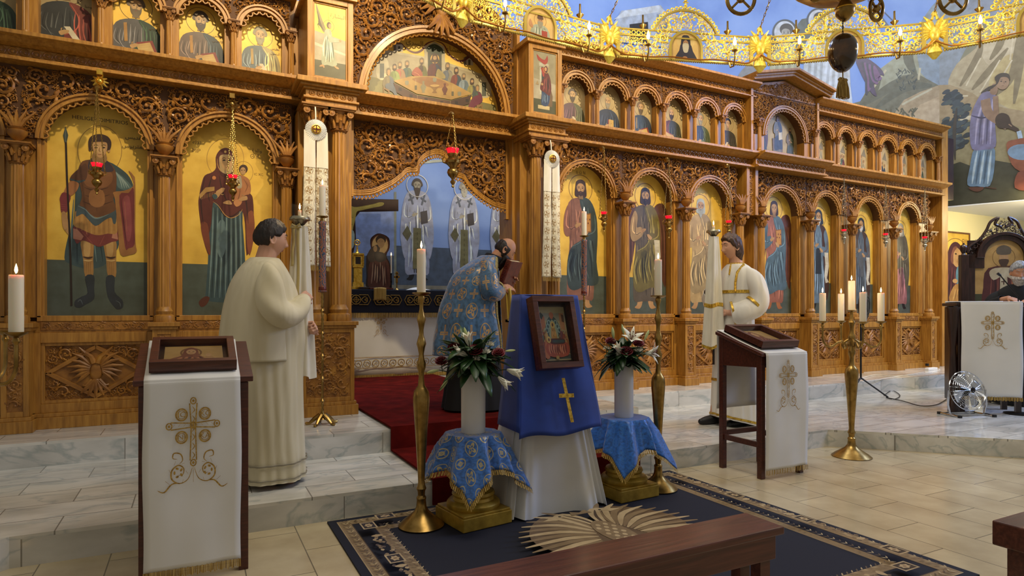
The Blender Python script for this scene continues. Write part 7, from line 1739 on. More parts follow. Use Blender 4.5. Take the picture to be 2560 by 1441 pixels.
# ---------------- priest kissing the book
def priest():
    t=thing('person','bald bearded person in a blue brocade vestment bending to kiss a book','person',(2.33,5.22,Z2+.026),radians(-12))
    T=head_frame(Vector((.235,0,1.455)),radians(38),radians(-6));mb=MB();add_head(mb,T)
    limb(mb,[(.10,0,1.345),(.15,0,1.39),(.19,0,1.43)],[.052,.056,.058]);limb(mb,[(-.06,0,.95),(-.05,0,1.12),(.02,0,1.24),(.09,0,1.33)],[.14,.14,.11,.065])
    for s in (-1,1):
        limb(mb,[(.05,0,1.30),(.06,s*.15,1.26)],[.05,.045]);limb(mb,[(-.05,s*.09,.92),(.01,s*.09,.5),(-.03,s*.09,.1)],[.10,.07,.05])
    limb(mb,[(.06,-.17,1.25),(.02,-.24,1.06),(.12,-.15,1.08),(.175,-.10,1.10)],[.058,.045,.037,.029]);hand3(mb,(.178,-.098,1.102),(.92,.25,.12),(-.05,-.8,.55),1,(.35,.38,.42,.5),1.0,thumb=.7)
    limb(mb,[(.06,.17,1.25),(.05,.24,1.06),(.18,.16,1.12),(.24,.11,1.15)],[.058,.045,.037,.029]);hand3(mb,(.245,.105,1.155),(.75,-.35,.5),(.1,.85,.4),-1,(.45,.5,.55,.6),1.0)
    body(t,mb,M['skin']);features(t,T,M['hair'],closed=True)
    shell(T,lambda ph,th,p:.013*sm(1.05,1.3,abs(ph))*sm(-.085,-.06,p.z)*(1-sm(.055,.085,p.z+.035*(1-sm(1.5,2.3,abs(ph))))),'hair',M['hair'],t,noise_=.003)
    def bm(ph,th,p):a=abs(ph);return .030*sm(1.45,1.15,a)*sm(-.022,-.052,p.z)*(1-.95*gs(p.z,-.0635,.006)*gs(p.y,0,.018))*(1-gs(p.y,0,.014)*sm(-.056,-.050,p.z)*.6)
    shell(T,bm,'beard',M['hair'],t,noise_=.006,drop=lambda ph,th,p,k:Vector((.010,0,-.075))*sm(.008,.03,k)*sm(-.05,-.11,p.z))
    MB().grid(lambda u,v:(.095+.045*v+.085*cos(2*pi*u)*.9,.085*sin(2*pi*u),1.345+.055*v+.05*cos(2*pi*u)*-.6),40,4,True).build('black_collar',M['blackcloth'],t,world=False,solid=.006)
    fo=lambda a,v,z:(1-v)*(.035*sin(a*7+1)+.018*sin(a*15))
    loft([(.02,-.05,0,.30,.27),(.15,-.05,0,.28,.26),(.5,-.05,0,.23,.24),(.85,-.06,0,.20,.22),(1.05,-.05,0,.19,.21),(1.20,.0,0,.16,.20),(1.32,.06,0,.11,.13)],120,fo,40).build('cassock',M['blackcloth'],t,world=False,angle=180)
    # stole hanging in front
    q=[(.155,1.28),(.165,1.15),(.175,.95),(.185,.75),(.195,.52),(.20,.46)]
    s_=MB();s_.pv=[]
    def sf(u,v):
        Q=smooth_pts(q,6);i=min(len(Q)-1,int(v*(len(Q)-1)+.5));s_.pv.append((u*.17+.03,Q[i][1]));return (Q[i][0]+.012*cos(u*pi*2)-.10*(u-.5)**2,-.125+.17*u,Q[i][1])
    s_.grid(sf,10,24);s_.build('stole',M['vest'],t,world=False,solid=.004)
    # vestment: cape with an open front
    cf=lambda a,v,z:(1-v)*(.045*sin(a*6+.5)+.02*sin(a*13+v*4))+.012*sin(z*22+a*2)
    rg=[(.50,-.10,0,.33,.30),(.62,-.10,0,.32,.30),(.85,-.10,0,.285,.29),(1.02,-.085,0,.25,.285),(1.15,-.06,0,.225,.28),(1.25,-.03,0,.19,.255),(1.32,.02,0,.145,.205,),(1.375,.065,0,.105,.13),(1.40,.09,0,.085,.085)]
    c=loft(rg,110,cf,44,radians(38),radians(322));c.pv=[(a*1.1,b*1.0) for a,b in c.pv]
    c.build('vestment',M['vest'],t,world=False,angle=180,solid=.005)
    for s in (-1,1):
        pts=[(.02,s*.15,1.29),(.02,s*.235,1.20),(.03,s*.26,1.09),(.08,s*.21,1.06),(.135,s*.145,1.085)]
        sleeve(pts,[.09,.10,.105,.095,.075],30,amp=.06).build('sleeve',M['vest'],t,world=False,angle=180,solid=.004)
        sleeve([(.128,s*.152,1.082),(.142,s*.136,1.088)],[.079,.079],28,amp=0).build('cuff_braid',M['goldbroc'],t,world=False,solid=.003)
        sleeve([(.10,s*.18,1.07),(.165,s*.11,1.098)],[.050,.042],20,amp=.03).build('inner_sleeve',M['blackcloth'],t,world=False,solid=.003)
    e=MB()
    for sg in (-1,1):
        def ef(u,v):
            R=smooth_pts(rg,6);n=len(R)-1;i=min(n,int(v*n*.93));r=R[i];a=(radians(38)+.13*u/max(.35,r[3]/.33))*sg;k=1+cf(a if a>0 else 2*pi+a,v*.93,r[0])+.03;return (r[1]+r[3]*cos(a)*k,r[2]+r[4]*sin(a)*k,r[0])
        e=MB();e.grid(ef,4,40);e.build('front_braid',M['goldbroc'],t,world=False,angle=180,solid=.003)
    MB().grid(lambda u,v:(.215+.05*u+.020*v+.01*sin(u*6),-.105+.02*sin(u*5),1.085-.28*v+.02*u),8,10).build('yellow_ribbon',mat('yellow_satin','#c9a838',.4,sheen=.3),t,world=False,solid=.004)
M['vest']=brocade('blue_vestment_brocade','#3f6488','#c0985c',8.0,8.0,True,.36)
M['goldbroc']=noisy(mat('gold_woven_braid','#a8924e',.5,.35),[(.35,'#7d6c38'),(.65,'#c0ab66')],(70,70,70),1,2)
# ---------------- bishop behind the right stand
def bishop():
    t=thing('person','grey bearded person in black leaning on the stand at the right edge','person',(8.62,3.82,Z1),radians(205))
    T=head_frame(Vector((.06,0,1.55)),radians(16),radians(10));mb=MB();add_head(mb,T,fat=.4)
    limb(mb,[(-.02,0,1.36),(.0,0,1.42),(.03,0,1.49)],[.08,.068,.062]);mb.ball((-.03,0,1.08),(.12,.16,.26),20,14)
    for s in (-1,1):
        limb(mb,[(-.01,0,1.30),(-.02,s*.14,1.26)],[.05,.045]);limb(mb,[(-.02,s*.1,.9),(-.02,s*.1,.5),(-.03,s*.1,.1)],[.10,.07,.05])
    limb(mb,[(-.02,-.16,1.25),(.06,-.27,1.12),(.24,-.20,1.20),(.33,-.10,1.24)],[.06,.048,.04,.03]);hand3(mb,(.332,-.098,1.24),(.7,.6,-.2),(.2,-.1,1),1,(.3,.35,.4,.45))
    limb(mb,[(-.02,.16,1.25),(.06,.27,1.12),(.24,.18,1.18),(.32,.10,1.22)],[.06,.048,.04,.03]);hand3(mb,(.325,.095,1.22),(.7,-.6,-.2),(.2,.1,1),-1,(.3,.35,.4,.45))
    body(t,mb,M['skin']);features(t,T,M['hairgrey'],closed=True,fat=.4)
    shell(T,lambda ph,th,p:short_hair(ph,th,p)*1.15,'hair',M['hairgrey'],t,noise_=.005)
    shell(T,lambda ph,th,p:.034*sm(1.5,1.2,abs(ph))*sm(-.03,-.055,p.z)*(1-.95*gs(p.z,-.0635,.005)*gs(p.y,0,.018)),'beard',M['beardgrey'],t,noise_=.007,drop=lambda ph,th,p,k:Vector((.006,0,-.035))*sm(.008,.03,k)*sm(-.05,-.11,p.z))
    fo=lambda a,v,z:(1-v)*(.03*sin(a*7+1)+.015*sin(a*15))
    loft([(.02,-.03,0,.28,.30),(.4,-.03,0,.25,.27),(.85,-.03,0,.22,.25),(1.1,-.03,0,.20,.24),(1.28,-.03,0,.16,.235),(1.36,-.02,0,.12,.17),(1.41,-.01,0,.08,.09)],100,fo,40).build('cassock',M['blackcloth'],t,world=False,angle=180)
    for s in (-1,1):sleeve([(-.02,s*.11,1.30),(.01,s*.22,1.21),(.08,s*.26,1.12),(.20,s*.21,1.16),(.29,s*.13,1.21)],[.06,.095,.10,.09,.075],28,amp=.05).build('sleeve',M['blackcloth'],t,world=False,angle=180,solid=.004)
    c=MB();c.tube([(.10*cos(a)+.03+.0,.10*sin(a),1.37-.16*(1+cos(a))) for a in [2*pi*i/24 for i in range(24)]],.0025,5,closed=True);c.box(.165,.172,-.012,.012,.98,1.05);c.build('pendant_chain',M['goldtrim'],t,world=False)
left_server();right_server();priest();bishop()
# the book the priest holds
def held_book():
    t=thing('book','thick red-brown bound book kissed by the person in blue','book',(0,0,0));c=Vector((2.33,5.22,Z2+.026));R=Matrix.Rotation(radians(-12),4,'Z')
    p=c+(R @ Vector((.285,0,1.235)));t.location=p;t.rotation_euler=(0,radians(24),radians(-58))
    w_,h,th=.20,.27,.045      # spine toward the camera side
    MB().box(-th/2,th/2,-w_/2+.006,w_/2-.006,-h/2+.006,h/2-.006).build('pages',M['page'],t,smooth=False,world=False)
    cv=wood('red_leather','#4a1c12','#6a2a1a','#7e3822',(9,9,9),.4);M['leather']=cv
    mb=MB();mb.box(-th/2-.006,-th/2,-w_/2,w_/2,-h/2,h/2);mb.box(th/2,th/2+.006,-w_/2,w_/2,-h/2,h/2);mb.box(-th/2-.006,th/2+.006,-w_/2-.006,-w_/2,-h/2,h/2);mb.build('cover',cv,t,smooth=False,world=False,bevel=.002)
    g=MB()
    for k in range(6):g.torus((-.0,-w_/2-.008,-h/2+.04+.04*k),.012,.002,14,5,'y')
    g.box(-.02,.02,-w_/2-.009,-w_/2-.006,h/2-.012,h/2-.008);g.box(-.02,.02,-w_/2-.009,-w_/2-.006,-h/2+.008,-h/2+.012);g.build('spine_tooling',M['redwood'],t,world=False)
held_book()
# ---------------- draped processional candles
def processional(x,y,zb,zt,label,cl,drop,r0,r1,gold=False,ribbon=True,seed=1):
    t=thing('processional_candle',label,'processional candle',(x,y,zb));h=zt-zb
    MB().tube([(0,0,0),(0,0,h-.03)],.011,12).build('pole',M['darkwood'],t,world=False)
    MB().lathe([(.012,h-.05),(.03,h-.04),(.05,h-.015),(.066,h-.01),(.068,h-.004),(.066,h+.002),(.062,h+.012),(.055,h+.013),(.02,h)],(0,0,0),36).build('cup',M['silver'],t,world=False)
    R=random.Random(seed);ph=R.uniform(0,6)
    def fn(u,v):
        a=2*pi*u;r=r0+(r1-r0)*v**.8;r *= 1+(.10+.12*v)*sin(a*6+ph+v*1.5)+.06*sin(a*11+v*3)+.015*sin(v*40+a*3)*(1-v);return (r*cos(a),r*sin(a)*.8,h-.05-drop*v+.015*v*sin(a*3))
    MB().grid(fn,110,60,True).build('satin_drape',M['satin'],t,world=False,angle=180)
    if gold:
        for v0,v1 in ((.60,.635),(.975,1.0)):MB().grid(lambda u,v:tuple(a*(1.02 if i<2 else 1) for i,a in enumerate(fn(u,v0+(v1-v0)*v))),110,3,True).build('gold_band',M['goldtrim'],t,world=False,angle=180)
    if ribbon:
        m=mat('pale_gold_ribbon','#b8a468',.4,sheen=.2);mb=MB();d=Vector((-.5,-.85,0)).normalized();s=Vector((.85,-.5,0))
        for k,L_ in ((-.3,.26),(.25,.75)):
            n=14;vs=[]
            for i in range(n+1):f=i/n;p=d*(r0+.012+(r1-r0)*.5*f+.006*sin(f*12))+s*(k*.05+.02*f*k)+Vector((0,0,h-.06-L_*f));vs+=[p-s*.010,p+s*.010]
            mb.add(vs,[(2*i,2*i+1,2*i+3,2*i+2) for i in range(n)])
        for sg in (-1,1):mb.tube([d*(r0+.015)+Vector((0,0,h-.06)),d*(r0+.02)+s*sg*.025+Vector((0,0,h-.045)),d*(r0+.02)+s*sg*.035+Vector((0,0,h-.065)),d*(r0+.015)+Vector((0,0,h-.068))],.007,6,flat=.5)
        mb.build('ribbon',m,t,world=False,solid=.0015)
    g=MB().lathe([(.055,h+.012),(.058,h+.05),(.056,h+.10),(.054,h+.10),(.056,h+.05),(.053,h+.014)],(0,0,0),30);g.build('glass_shade',M['glass'],t,world=False)
    candle(x,y,zt+.0,.011,.055,cl,lit=1.6)
processional(.625,4.33,.66,1.865,'candle pole draped in white satin with ribbon, held by the left person','small candle burning in the silver cup of the left draped pole',1.0,.045,.085)
processional(4.415,4.43,.74,2.01,'candle pole draped in white cloth with gold bands, held by the right person','small candle burning in the cup of the right draped pole',1.06,.045,.105,True,False,3)
# ================================================================== hanging lamps, ribbons, chandelier
M['cable']=mat('copper_cable','#b0702c',.35,.7)
def chain(mb,a,b,r=.0022,link=.018):
    a,b=Vector(a),Vector(b);n=max(2,int((b-a).length/link));d=(b-a)/n;dn=d.normalized();s=dn.orthogonal().normalized();t=dn.cross(s)
    for i in range(n):
        c=a+d*(i+.5);o=s if i % 2 else t
        pts=[c+dn*d.length*.62*cos(x)+o*link*.22*sin(x) for x in [2*pi*k/8 for k in range(8)]];mb.tube(pts,r,4,closed=True)
def oil_lamp(px,yt,yb,yc,Y,label,metal='brass',bracket=True,cupc=True):
    x,zt=wp(px,yt,Y);_,zb=wp(px,yb,Y);_,zc=wp(px,yc,Y);h=zt-zb;s=h/.27
    t=thing('hanging_oil_lamp',label,'oil lamp',(x,Y,zb),0,None)
    MB().lathe([(.002,0),(.010,.008),(.006,.02),(.016,.035),(.018,.045),(.008,.055),(.012,.065),(.032,.085),(.040,.105),(.034,.125),(.020,.135),(.030,.150),(.050,.168),(.052,.185),(.038,.200),(.028,.21),(.036,.222),(.040,.232),(.034,.236)],(0,0,0),24).build('lamp_body',M[metal],t,world=False)
    for k in range(3):
        a=2*pi*k/3+.5;g=MB();g.tube([(.045*cos(a),.045*sin(a),.17),(.068*cos(a),.068*sin(a),.18),(.072*cos(a),.072*sin(a),.20),(.060*cos(a),.060*sin(a),.212)],[.006,.006,.006,.004],6);g.build('side_scroll',M[metal],t,world=False)
    if cupc:
        mb=MB();mb.grid(lambda u,v:((.030+.012*v+.003*cos(2*pi*u*9)*v)*cos(2*pi*u),(.030+.012*v+.003*cos(2*pi*u*9)*v)*sin(2*pi*u),.228+.042*v),54,4,True);mb.build('red_glass_cup',M['redglass'],t,world=False,solid=.002)
        MB().ball((0,0,.255),(.006,.006,.012),8,6).build('flame',M['flame'],t,world=False)
    c=MB();L_=zc-zb
    for k in range(3):
        a=2*pi*k/3+.5;chain(c,(.062*cos(a)*s,.062*sin(a)*s,.212*s),(0,0,L_/1.0))
    ch=c.build('chain',M[metal],t,world=False)
    for o in kids(t):
        if o != ch:o.scale=(s,s,s)
    if bracket:
        b=MB();b.lathe([(.012,0),(.03,.01),(.045,.03),(.03,.05),(.012,.06)],(0,.04,L_-.02),10,.3);b.tube([(0,0,L_),(0,.08,L_+.03),(0,.20,L_+.03)],.008,6)
        b.build('wall_bracket',M[metal],t,world=False)
    return t
for a in ((242,408,487,222,5.78,'ornate brass oil lamp with red cup hanging before the soldier saint'),(582,438,505,275,5.78,'ornate brass oil lamp with lit red cup hanging before the veiled mother'),
          (1510,530,580,372,5.78,'brass oil lamp with lit red cup hanging before the bearded man icon'),(1672,540,597,400,5.78,'brass oil lamp with lit red cup hanging before the winged saint icon'),
          (1822,552,596,415,5.78,'oil lamp half hidden above the right person, behind the raised candle')):oil_lamp(*a)
for a in ((2110,574,610,445,5.72,'silver oil lamp left of the hooded monk icon'),(2214,584,620,462,5.72,'silver oil lamp between the hooded monk and the rose robed saint'),(2312,592,628,474,5.72,'silver oil lamp hanging at the right end of the altar screen')):oil_lamp(*a,metal='silver',bracket=False)
# large lamp before the royal doors
oil_lamp(1132,372,470,287,5.55,'large brass oil lamp with tall chain hanging in front of the royal doors')
# brass cherub rosettes over the arches
for px,py in ((250,205),(580,262)):
    x,z=wp(px,py,5.86);mb=MB()
    for k in range(10):a=2*pi*k/10;mb.tube([(x,5.88,z),(x+.03*cos(a),5.84,z+.03*sin(a)),(x+.055*cos(a),5.86,z+.055*sin(a))],[.012,.012,.005],6)
    mb.ball((x,5.85,z),.024,10,8);mb.box(x-.02,x+.02,5.83,5.92,z+.05,z+.09)
    mb.build('brass_rosette',M['gold' if px==250 else 'brass'],label='brass rosette fixed over the arch of the %s icon' % ('soldier saint' if px==250 else 'veiled mother'),cat='ornament')
# ---- ribbons with pleated rosettes on the pilasters
M['ribbon']=brocade('white_gold_ribbon_cloth','#cfc8b0','#8a6a34',12.5,11.5,True,.6)
def stole(x,Y,z0,z1,wt,wb_,label):
    t=thing('ribbon_banner',label,'ribbon',(x,Y,z1));L_=z0-z1;r=.09
    mb=MB();N=72;vs=[(0,-.03,L_)]
    for ring,(rr,yy) in enumerate(((.045,-.032),(.07,-.028),(r,-.022))):
        for k in range(N):a=2*pi*k/N;vs.append((rr*cos(a)*(1+.03*(k % 2)),yy+(.006 if k % 2 else -.006)*(rr/r),L_+rr*sin(a)))
    fs=[(0,1+k,1+(k+1) % N) for k in range(N)]
    for q in range(2):fs+=[(1+q*N+k,1+q*N+N+k,1+q*N+N+(k+1) % N,1+q*N+(k+1) % N) for k in range(N)]
    mb.add(vs,fs);mb.build('rosette',M['whitecloth'],t,smooth=False,world=False)
    d=MB().lathe([(.001,-.046),(.030,-.045),(.042,-.040),(.042,-.03)],(0,0,L_),28,axis='y');db=d.build('rosette_button',M['goldtrim'],t,world=False)
    MB().tube([(0,-.01,L_+.05),(0,.0,L_+.16),(0,.03,L_+.235)],.006,6).build('hanging_cord',M['satin'],t,world=False)
    g=MB().torus((0,-.047,L_),.033,.0025,24,5,'y');g.box(-.004,.004,-.050,-.046,L_-.028,L_+.028);g.box(-.028,.028,-.050,-.046,L_-.004,L_+.004);g.build('button_cross',M['redwood'],t,world=False)
    for s in (-1,1):
        def fn(u,v):
            w_=(wt+(wb_-wt)*v)/2;x_=s*(.004+u*w_);z=(L_-.05)*(1-v)+.045*0
            mb2.pv.append((x_+.02,z));return (x_+.004*sin(v*7+s),-.012-.012*sin(u*pi)*(.4+.6*v)+.006*sin(v*9+s),z+.04)
        mb2=MB();mb2.pv=[];mb2.grid(fn,8,60)
        # plain satin upper third
        n_=len(mb2.f);mb2.build('tail',M['ribbon'],t,world=False,solid=.002)
        mb3=MB();mb3.grid(lambda u,v:tuple(q-(.003 if i==1 else 0) for i,q in enumerate((s*(.004+u*(wt+(wb_-wt)*v*.27)/2)+.004*sin(v*.27*7+s),-.012-.012*sin(u*pi)*(.4+.6*v*.27)+.006*sin(v*.27*9+s)-.002,(L_-.05)*(1-v*.27)+.04))),8,20);mb3.build('satin_upper',M['satin'],t,world=False)
        fr=MB();fringe_mb(fr,min(s*.004,s*wb_/2),max(s*.004,s*wb_/2),0,.05,-.016,26);fr.build('fringe',M['fringe'],t,world=False)
_x1,_=wp(790,322,5.58);_x2,_=wp(1380,396,5.58)
stole(_x1,5.60,2.82,1.60,.185,.235,'white ribbon with pleated rosette and gold crosses on the left pilaster')
stole(_x2,5.60,2.83,1.56,.175,.215,'white ribbon with pleated rosette and gold crosses on the right pilaster')
# ---- large round chandelier
def world_of(lat,dep):return Vector((lat*CS+dep*SN,-lat*SN+dep*CS,0))
CC=world_of(1.945,1.606);CR=3.6;ZB=3.30;DA=radians(20.8)
CH=thing('chandelier','huge golden openwork ring chandelier with eagles, icons and small bulbs','chandelier',(CC.x,CC.y,ZB))
def ring_pt(a):return CC+world_of(sin(a)*CR,cos(a)*CR)
a0=radians(-18.9);SEGW=2*CR*sin(DA/2);HW=SEGW/2-.06
M['goldlit']=noisy(mat('pierced_gold','#e2b448',.38,.45),[(.3,'#d8b03c'),(.6,'#f2da62'),(.85,'#fff098')],(14,14,14),3,3)
M['goldframe']=mat('pale_gold_frame','#c0a850',.4,.5)
def seg_meshes():
    mb=MB(); 
    for z0,z1 in ((0,.012),(.175,.187),(.226,.236)):mb.box(-HW,HW,-.006,.006,z0,z1)
    for x in (-HW,HW-.03):mb.box(x,x+.03,-.008,.008,0,.24)
    n=64
    for k in range(n):x=-HW+2*HW*(k+.5)/n;mb.ball((x,-.006,-.006),.009,6,4)
    mb.strip(arc(0,.10,.125,0,pi,20),arc(0,.10,.145,0,pi,20),-.012,.010);mb.box(-.145,-.125,-.012,.010,.0,.10);mb.box(.125,.145,-.012,.010,.0,.10)
    mb.strip(arc(0,.12,.285,.38,pi-.38,24),arc(0,.12,.300,.38,pi-.38,24),-.008,.008)
    fil=MB()
    def ins(x,z):return (abs(x)<HW-.03 and .014<z<.174 and abs(x)>.15) or (.15<hypot(x,z-.10) and hypot(x,z-.12)<.285 and z>.10)
    carve(fil,ins,(-HW,HW,0,.42),0,.042,.016,801,.6,14000)
    for k in range(26):
        x=-HW+.04+(2*HW-.08)*(k+.5)/26
        if abs(x)>.28:fil.torus((x,0,.206),.016,.0045,8,4,'y')
    for k in range(19):a=.4+(pi-.8)*(k+.5)/19;fil.torus((.312*cos(a),0,.12+.312*sin(a)),.014,.006,8,4,'y')
    fil.tube([(0,0,.43),(0,0,.50)],[.008,.005],6);fil.ball((0,0,.455),.014,8,6);fil.box(-.022,.022,-.004,.004,.475,.483);fil.tube([(0,0,.49),(0,0,.53)],[.014,.001],6)
    return mb,fil
_f,_fl=seg_meshes()
def gold_eagle():
    e=MB();wood_eagle(e,0,0,0,.34);e.v=[(x*.55,y*.8,z*(.72 if z>0 else .5)) for x,y,z in e.v];e.ball((0,-.02,0),(.035,.03,.06),10,8)
    e.tube([(0,0,-.06),(0,-.01,-.14),(0,0,-.19)],[.035,.055,.012],8,flat=.4);e.ball((0,0,.17),.022,8,6)
    e.tube([(-.02,-.01,.12),(0,-.01,.19),(.02,-.01,.12)],.012,6);return e
_e=gold_eagle();proto={}
IC_={0:'monk',1:'cap',2:'plain',-1:'plain',3:'plain',-2:'plain',4:'plain'}
def d_chand(kind):
    def dr(P):
        P.T=lambda a,b:(a*.125,.006+b*.215);P.k=.2
        if kind=='monk':
            P.el(0,.70,.62,.28,'#e0c078');P.poly([(-.7,0),(-.45,.35),(-.3,.62),(.3,.62),(.5,.35),(.72,0)],'#3a3850');P.poly([(-.3,.45),(-.26,.88),(0,.95),(.26,.88),(.3,.45)],'#38364c')
            P.poly([(-.17,.68),(0,.78),(.17,.68),(.12,.55),(-.12,.55)],'#c09068');P.poly([(-.2,.62),(.2,.62),(.16,.34),(0,.28),(-.16,.34)],'#d0c8b8');P.el(-.05,.10,.16,.05,'#b07850')
            for s in (-1,1):P.el(s*.07,.66,.03,.01,'#2a1c14',8)
        else:
            P.ring(0,.62,.42,.24,.004,'#a8782c')
            P.poly([(-.62,0),(-.6,.30),(-.3,.45),(.3,.45),(.6,.3),(.62,0)],'#a8b0a0');P.folds((-.4,.4),(.4,.4),(-.5,.02),(.5,.02),8,.006,'#5f7068','#e0e4d8',2,.02)
            P.poly([(-.18,.6),(0,.74),(.18,.6),(.15,.48),(-.15,.48)],'#c09068');P.poly([(-.19,.56),(.19,.56),(.1,.38),(0,.34),(-.1,.38)],'#9a9484')
            P.poly([(-.2,.66),(-.14,.80),(0,.86),(.14,.80),(.2,.66)],'#b04a24' if kind=='cap' else '#6a4a3a')
            P.poly([(.1,.02),(.5,.02),(.5,.28),(.1,.28)],'#b0402a',False)
            for s in (-1,1):P.st([(s*.3,.42),(s*.3,.28)],.005,'#2a4030');P.st([(s*.3-.1,.35),(s*.3+.1,.35)],.005,'#2a4030');P.el(s*.07,.62,.03,.01,'#2a1c14',8)
            P.poly([(-.6,.3),(-.8,.4),(-.7,.6),(-.5,.35)],'#c08a60')
    return dr
for k in range(-2,5):
    am=a0+DA*(k+.5);p=ring_pt(am);q0,q1=ring_pt(a0+DA*k),ring_pt(a0+DA*(k+1));d=q1-q0;rz=atan2(d.y,d.x)
    mid=(q0+q1)/2
    def put(mb,name,m,par,key,loc,z=0,**kw):
        if key in proto:o=proto[key].copy();COL.objects.link(o);o.parent=par
        else:o=mb.build(name,m,par,world=False,**kw);proto[key]=o
        o.location=loc;return o
    sg=put(_f,'ring_panel',M['goldframe'],CH,'f',(mid.x-CC.x,mid.y-CC.y,0),smooth=False);sg.rotation_euler=(0,0,rz)
    put(_fl,'filigree',M['goldlit'],sg,'fil',(0,0,0))
    P=Paint((0,0),(1,0));P.T=lambda a,b:(a,b);P.poly([(-.125,.004),(.125,.004),(.125,.10)]+arc(0,.10,.125,0,pi,16)[1:-1]+[(-.125,.10)],'#dcb56a',False);P.org=(0,0)
    d_chand(IC_[k])(P);o=P.build('small_icon',M['paint'],sg,smooth=False,world=False)
    bk=MB().prism([(-.125,.004),(.125,.004),(.125,.10)]+arc(0,.10,.125,0,pi,16)[1:-1]+[(-.125,.10)],0,.006,'y').build('icon_backing',M['goldframe'],sg,smooth=False,world=False)
    inn=(CC-mid).normalized()
    for fr_ in (-.62,.62):
        u=fr_*HW
        key='arm'
        if key not in proto:
            a_=MB();a_.tube([(0,-.01,.03),(0,-.05,-.05),(0,-.10,-.06),(0,-.125,0),(0,-.12,.05)],.007,8);a_.lathe([(.008,.05),(.022,.055),(.024,.062),(.012,.06)],(0,-.12,0),14);a_.tube([(0,-.12,.06),(0,-.12,.10)],.010,8)
            proto['sock']=MB().lathe([(.006,.235),(.028,.262),(.030,.266),(.012,.268),(.008,.30),(.0075,.35)],(0,0,0),14).build('candle_socket',M['brass'],sg,world=False)
            proto[key]=a_.build('candle_arm',M['brass'],sg,world=False);o=proto[key]
            b_=MB().lathe([(.002,.10),(.011,.112),(.013,.13),(.006,.155),(.001,.17)],(0,-.12,0),12);proto['bulb']=b_.build('bulb',M['bulb'],CH,world=False)
        else:
            so=proto['sock'].copy();COL.objects.link(so);so.parent=sg;so.location=(u,0,0);o=proto[key].copy();COL.objects.link(o);o.parent=sg
        if k==-2 and fr_<0:proto['sock'].location=(u,0,0)
        o.location=(u,0,0)
        if k==-2 and fr_<0:b=proto['bulb']
        else:b=proto['bulb'].copy();COL.objects.link(b)
        b.parent=CH;dn=d.normalized();b.location=(mid.x-CC.x+dn.x*u,mid.y-CC.y+dn.y*u,0);b.rotation_euler=(0,0,rz)
        bl=light('bulb_light','POINT',(0,-.20,.14),2.8,(1,.87,.56),.015);bl.parent=b
    # eagle at the joint
    if 'e' not in proto:proto['e']=_e.build('eagle',M['goldlit'],CH,world=False);o=proto['e']
    else:o=proto['e'].copy();COL.objects.link(o);o.parent=CH
    o.location=(q0.x-CC.x,q0.y-CC.y,.13);r0=a0+DA*k;o.rotation_euler=(0,0,rz+DA/2)
    c=MB();hub=Vector((CC.x,CC.y,ZB+2.4));chain(c,(q0.x,q0.y,ZB+.30),tuple(Vector((q0.x,q0.y,ZB+.30))+(hub-Vector((q0.x,q0.y,ZB+.30)))*.55),.003,.03);c.build('chain',M['brass'],CH)
    # twisted cable slung along the lower rim
    w_=MB();pts=[]
    for i in range(13):
        f=i/12;pp=q0+(q1-q0)*f+inn*.03;sag=.0 if .08<f<.92 else .06*(1-min(f,1-f)/.08)
        pts.append((pp.x,pp.y,ZB+.008+sag*1.2+.006*sin(f*20)))
    w_.tube(smooth_pts(pts,3),.006,6);w_.build('cable',M["cable"],CH)
# ---- small dark lamp with a hanging egg near the camera
def egg():
    x,y,z=dp(2107,133,3.0);t=thing('hanging_egg','dark glossy egg with gold tassel hanging on a string','hanging ornament',(x,y,z-.22))
    MB().lathe([(.066*sin(pi*i/24)*(1-.10*cos(pi*i/24)),-.092*cos(pi*i/24)) for i in range(25)],(0,0,.22),32).build('egg',noisy(mat('painted_egg','#4a3420',.12,.2,coat=.8),[(.35,'#2c2018'),(.55,'#4c3420'),(.7,'#7a5228')],(9,9,9),1,3),t,world=False)
    c=MB();chain(c,(0,0,.312),(0,0,.40),.0018,.012);c.build('string',M['black'],t,world=False)
    m=MB();m.tube([(0,0,.13),(0,0,.10)],.003,6)
    for s in (-1,0,1):
        m.lathe([(.006,.10),(.012,.092),(.008,.084)],(s*.018,0,0),10)
        for k in range(12):a=2*pi*k/12;m.tube([(s*.018+.006*cos(a),.006*sin(a),.085),(s*.020+.013*cos(a),.013*sin(a),.05),(s*.022+.015*cos(a),.015*sin(a),.005)],.003,4)
    m.build('tassel',M['fringe'],t,world=False)
egg()
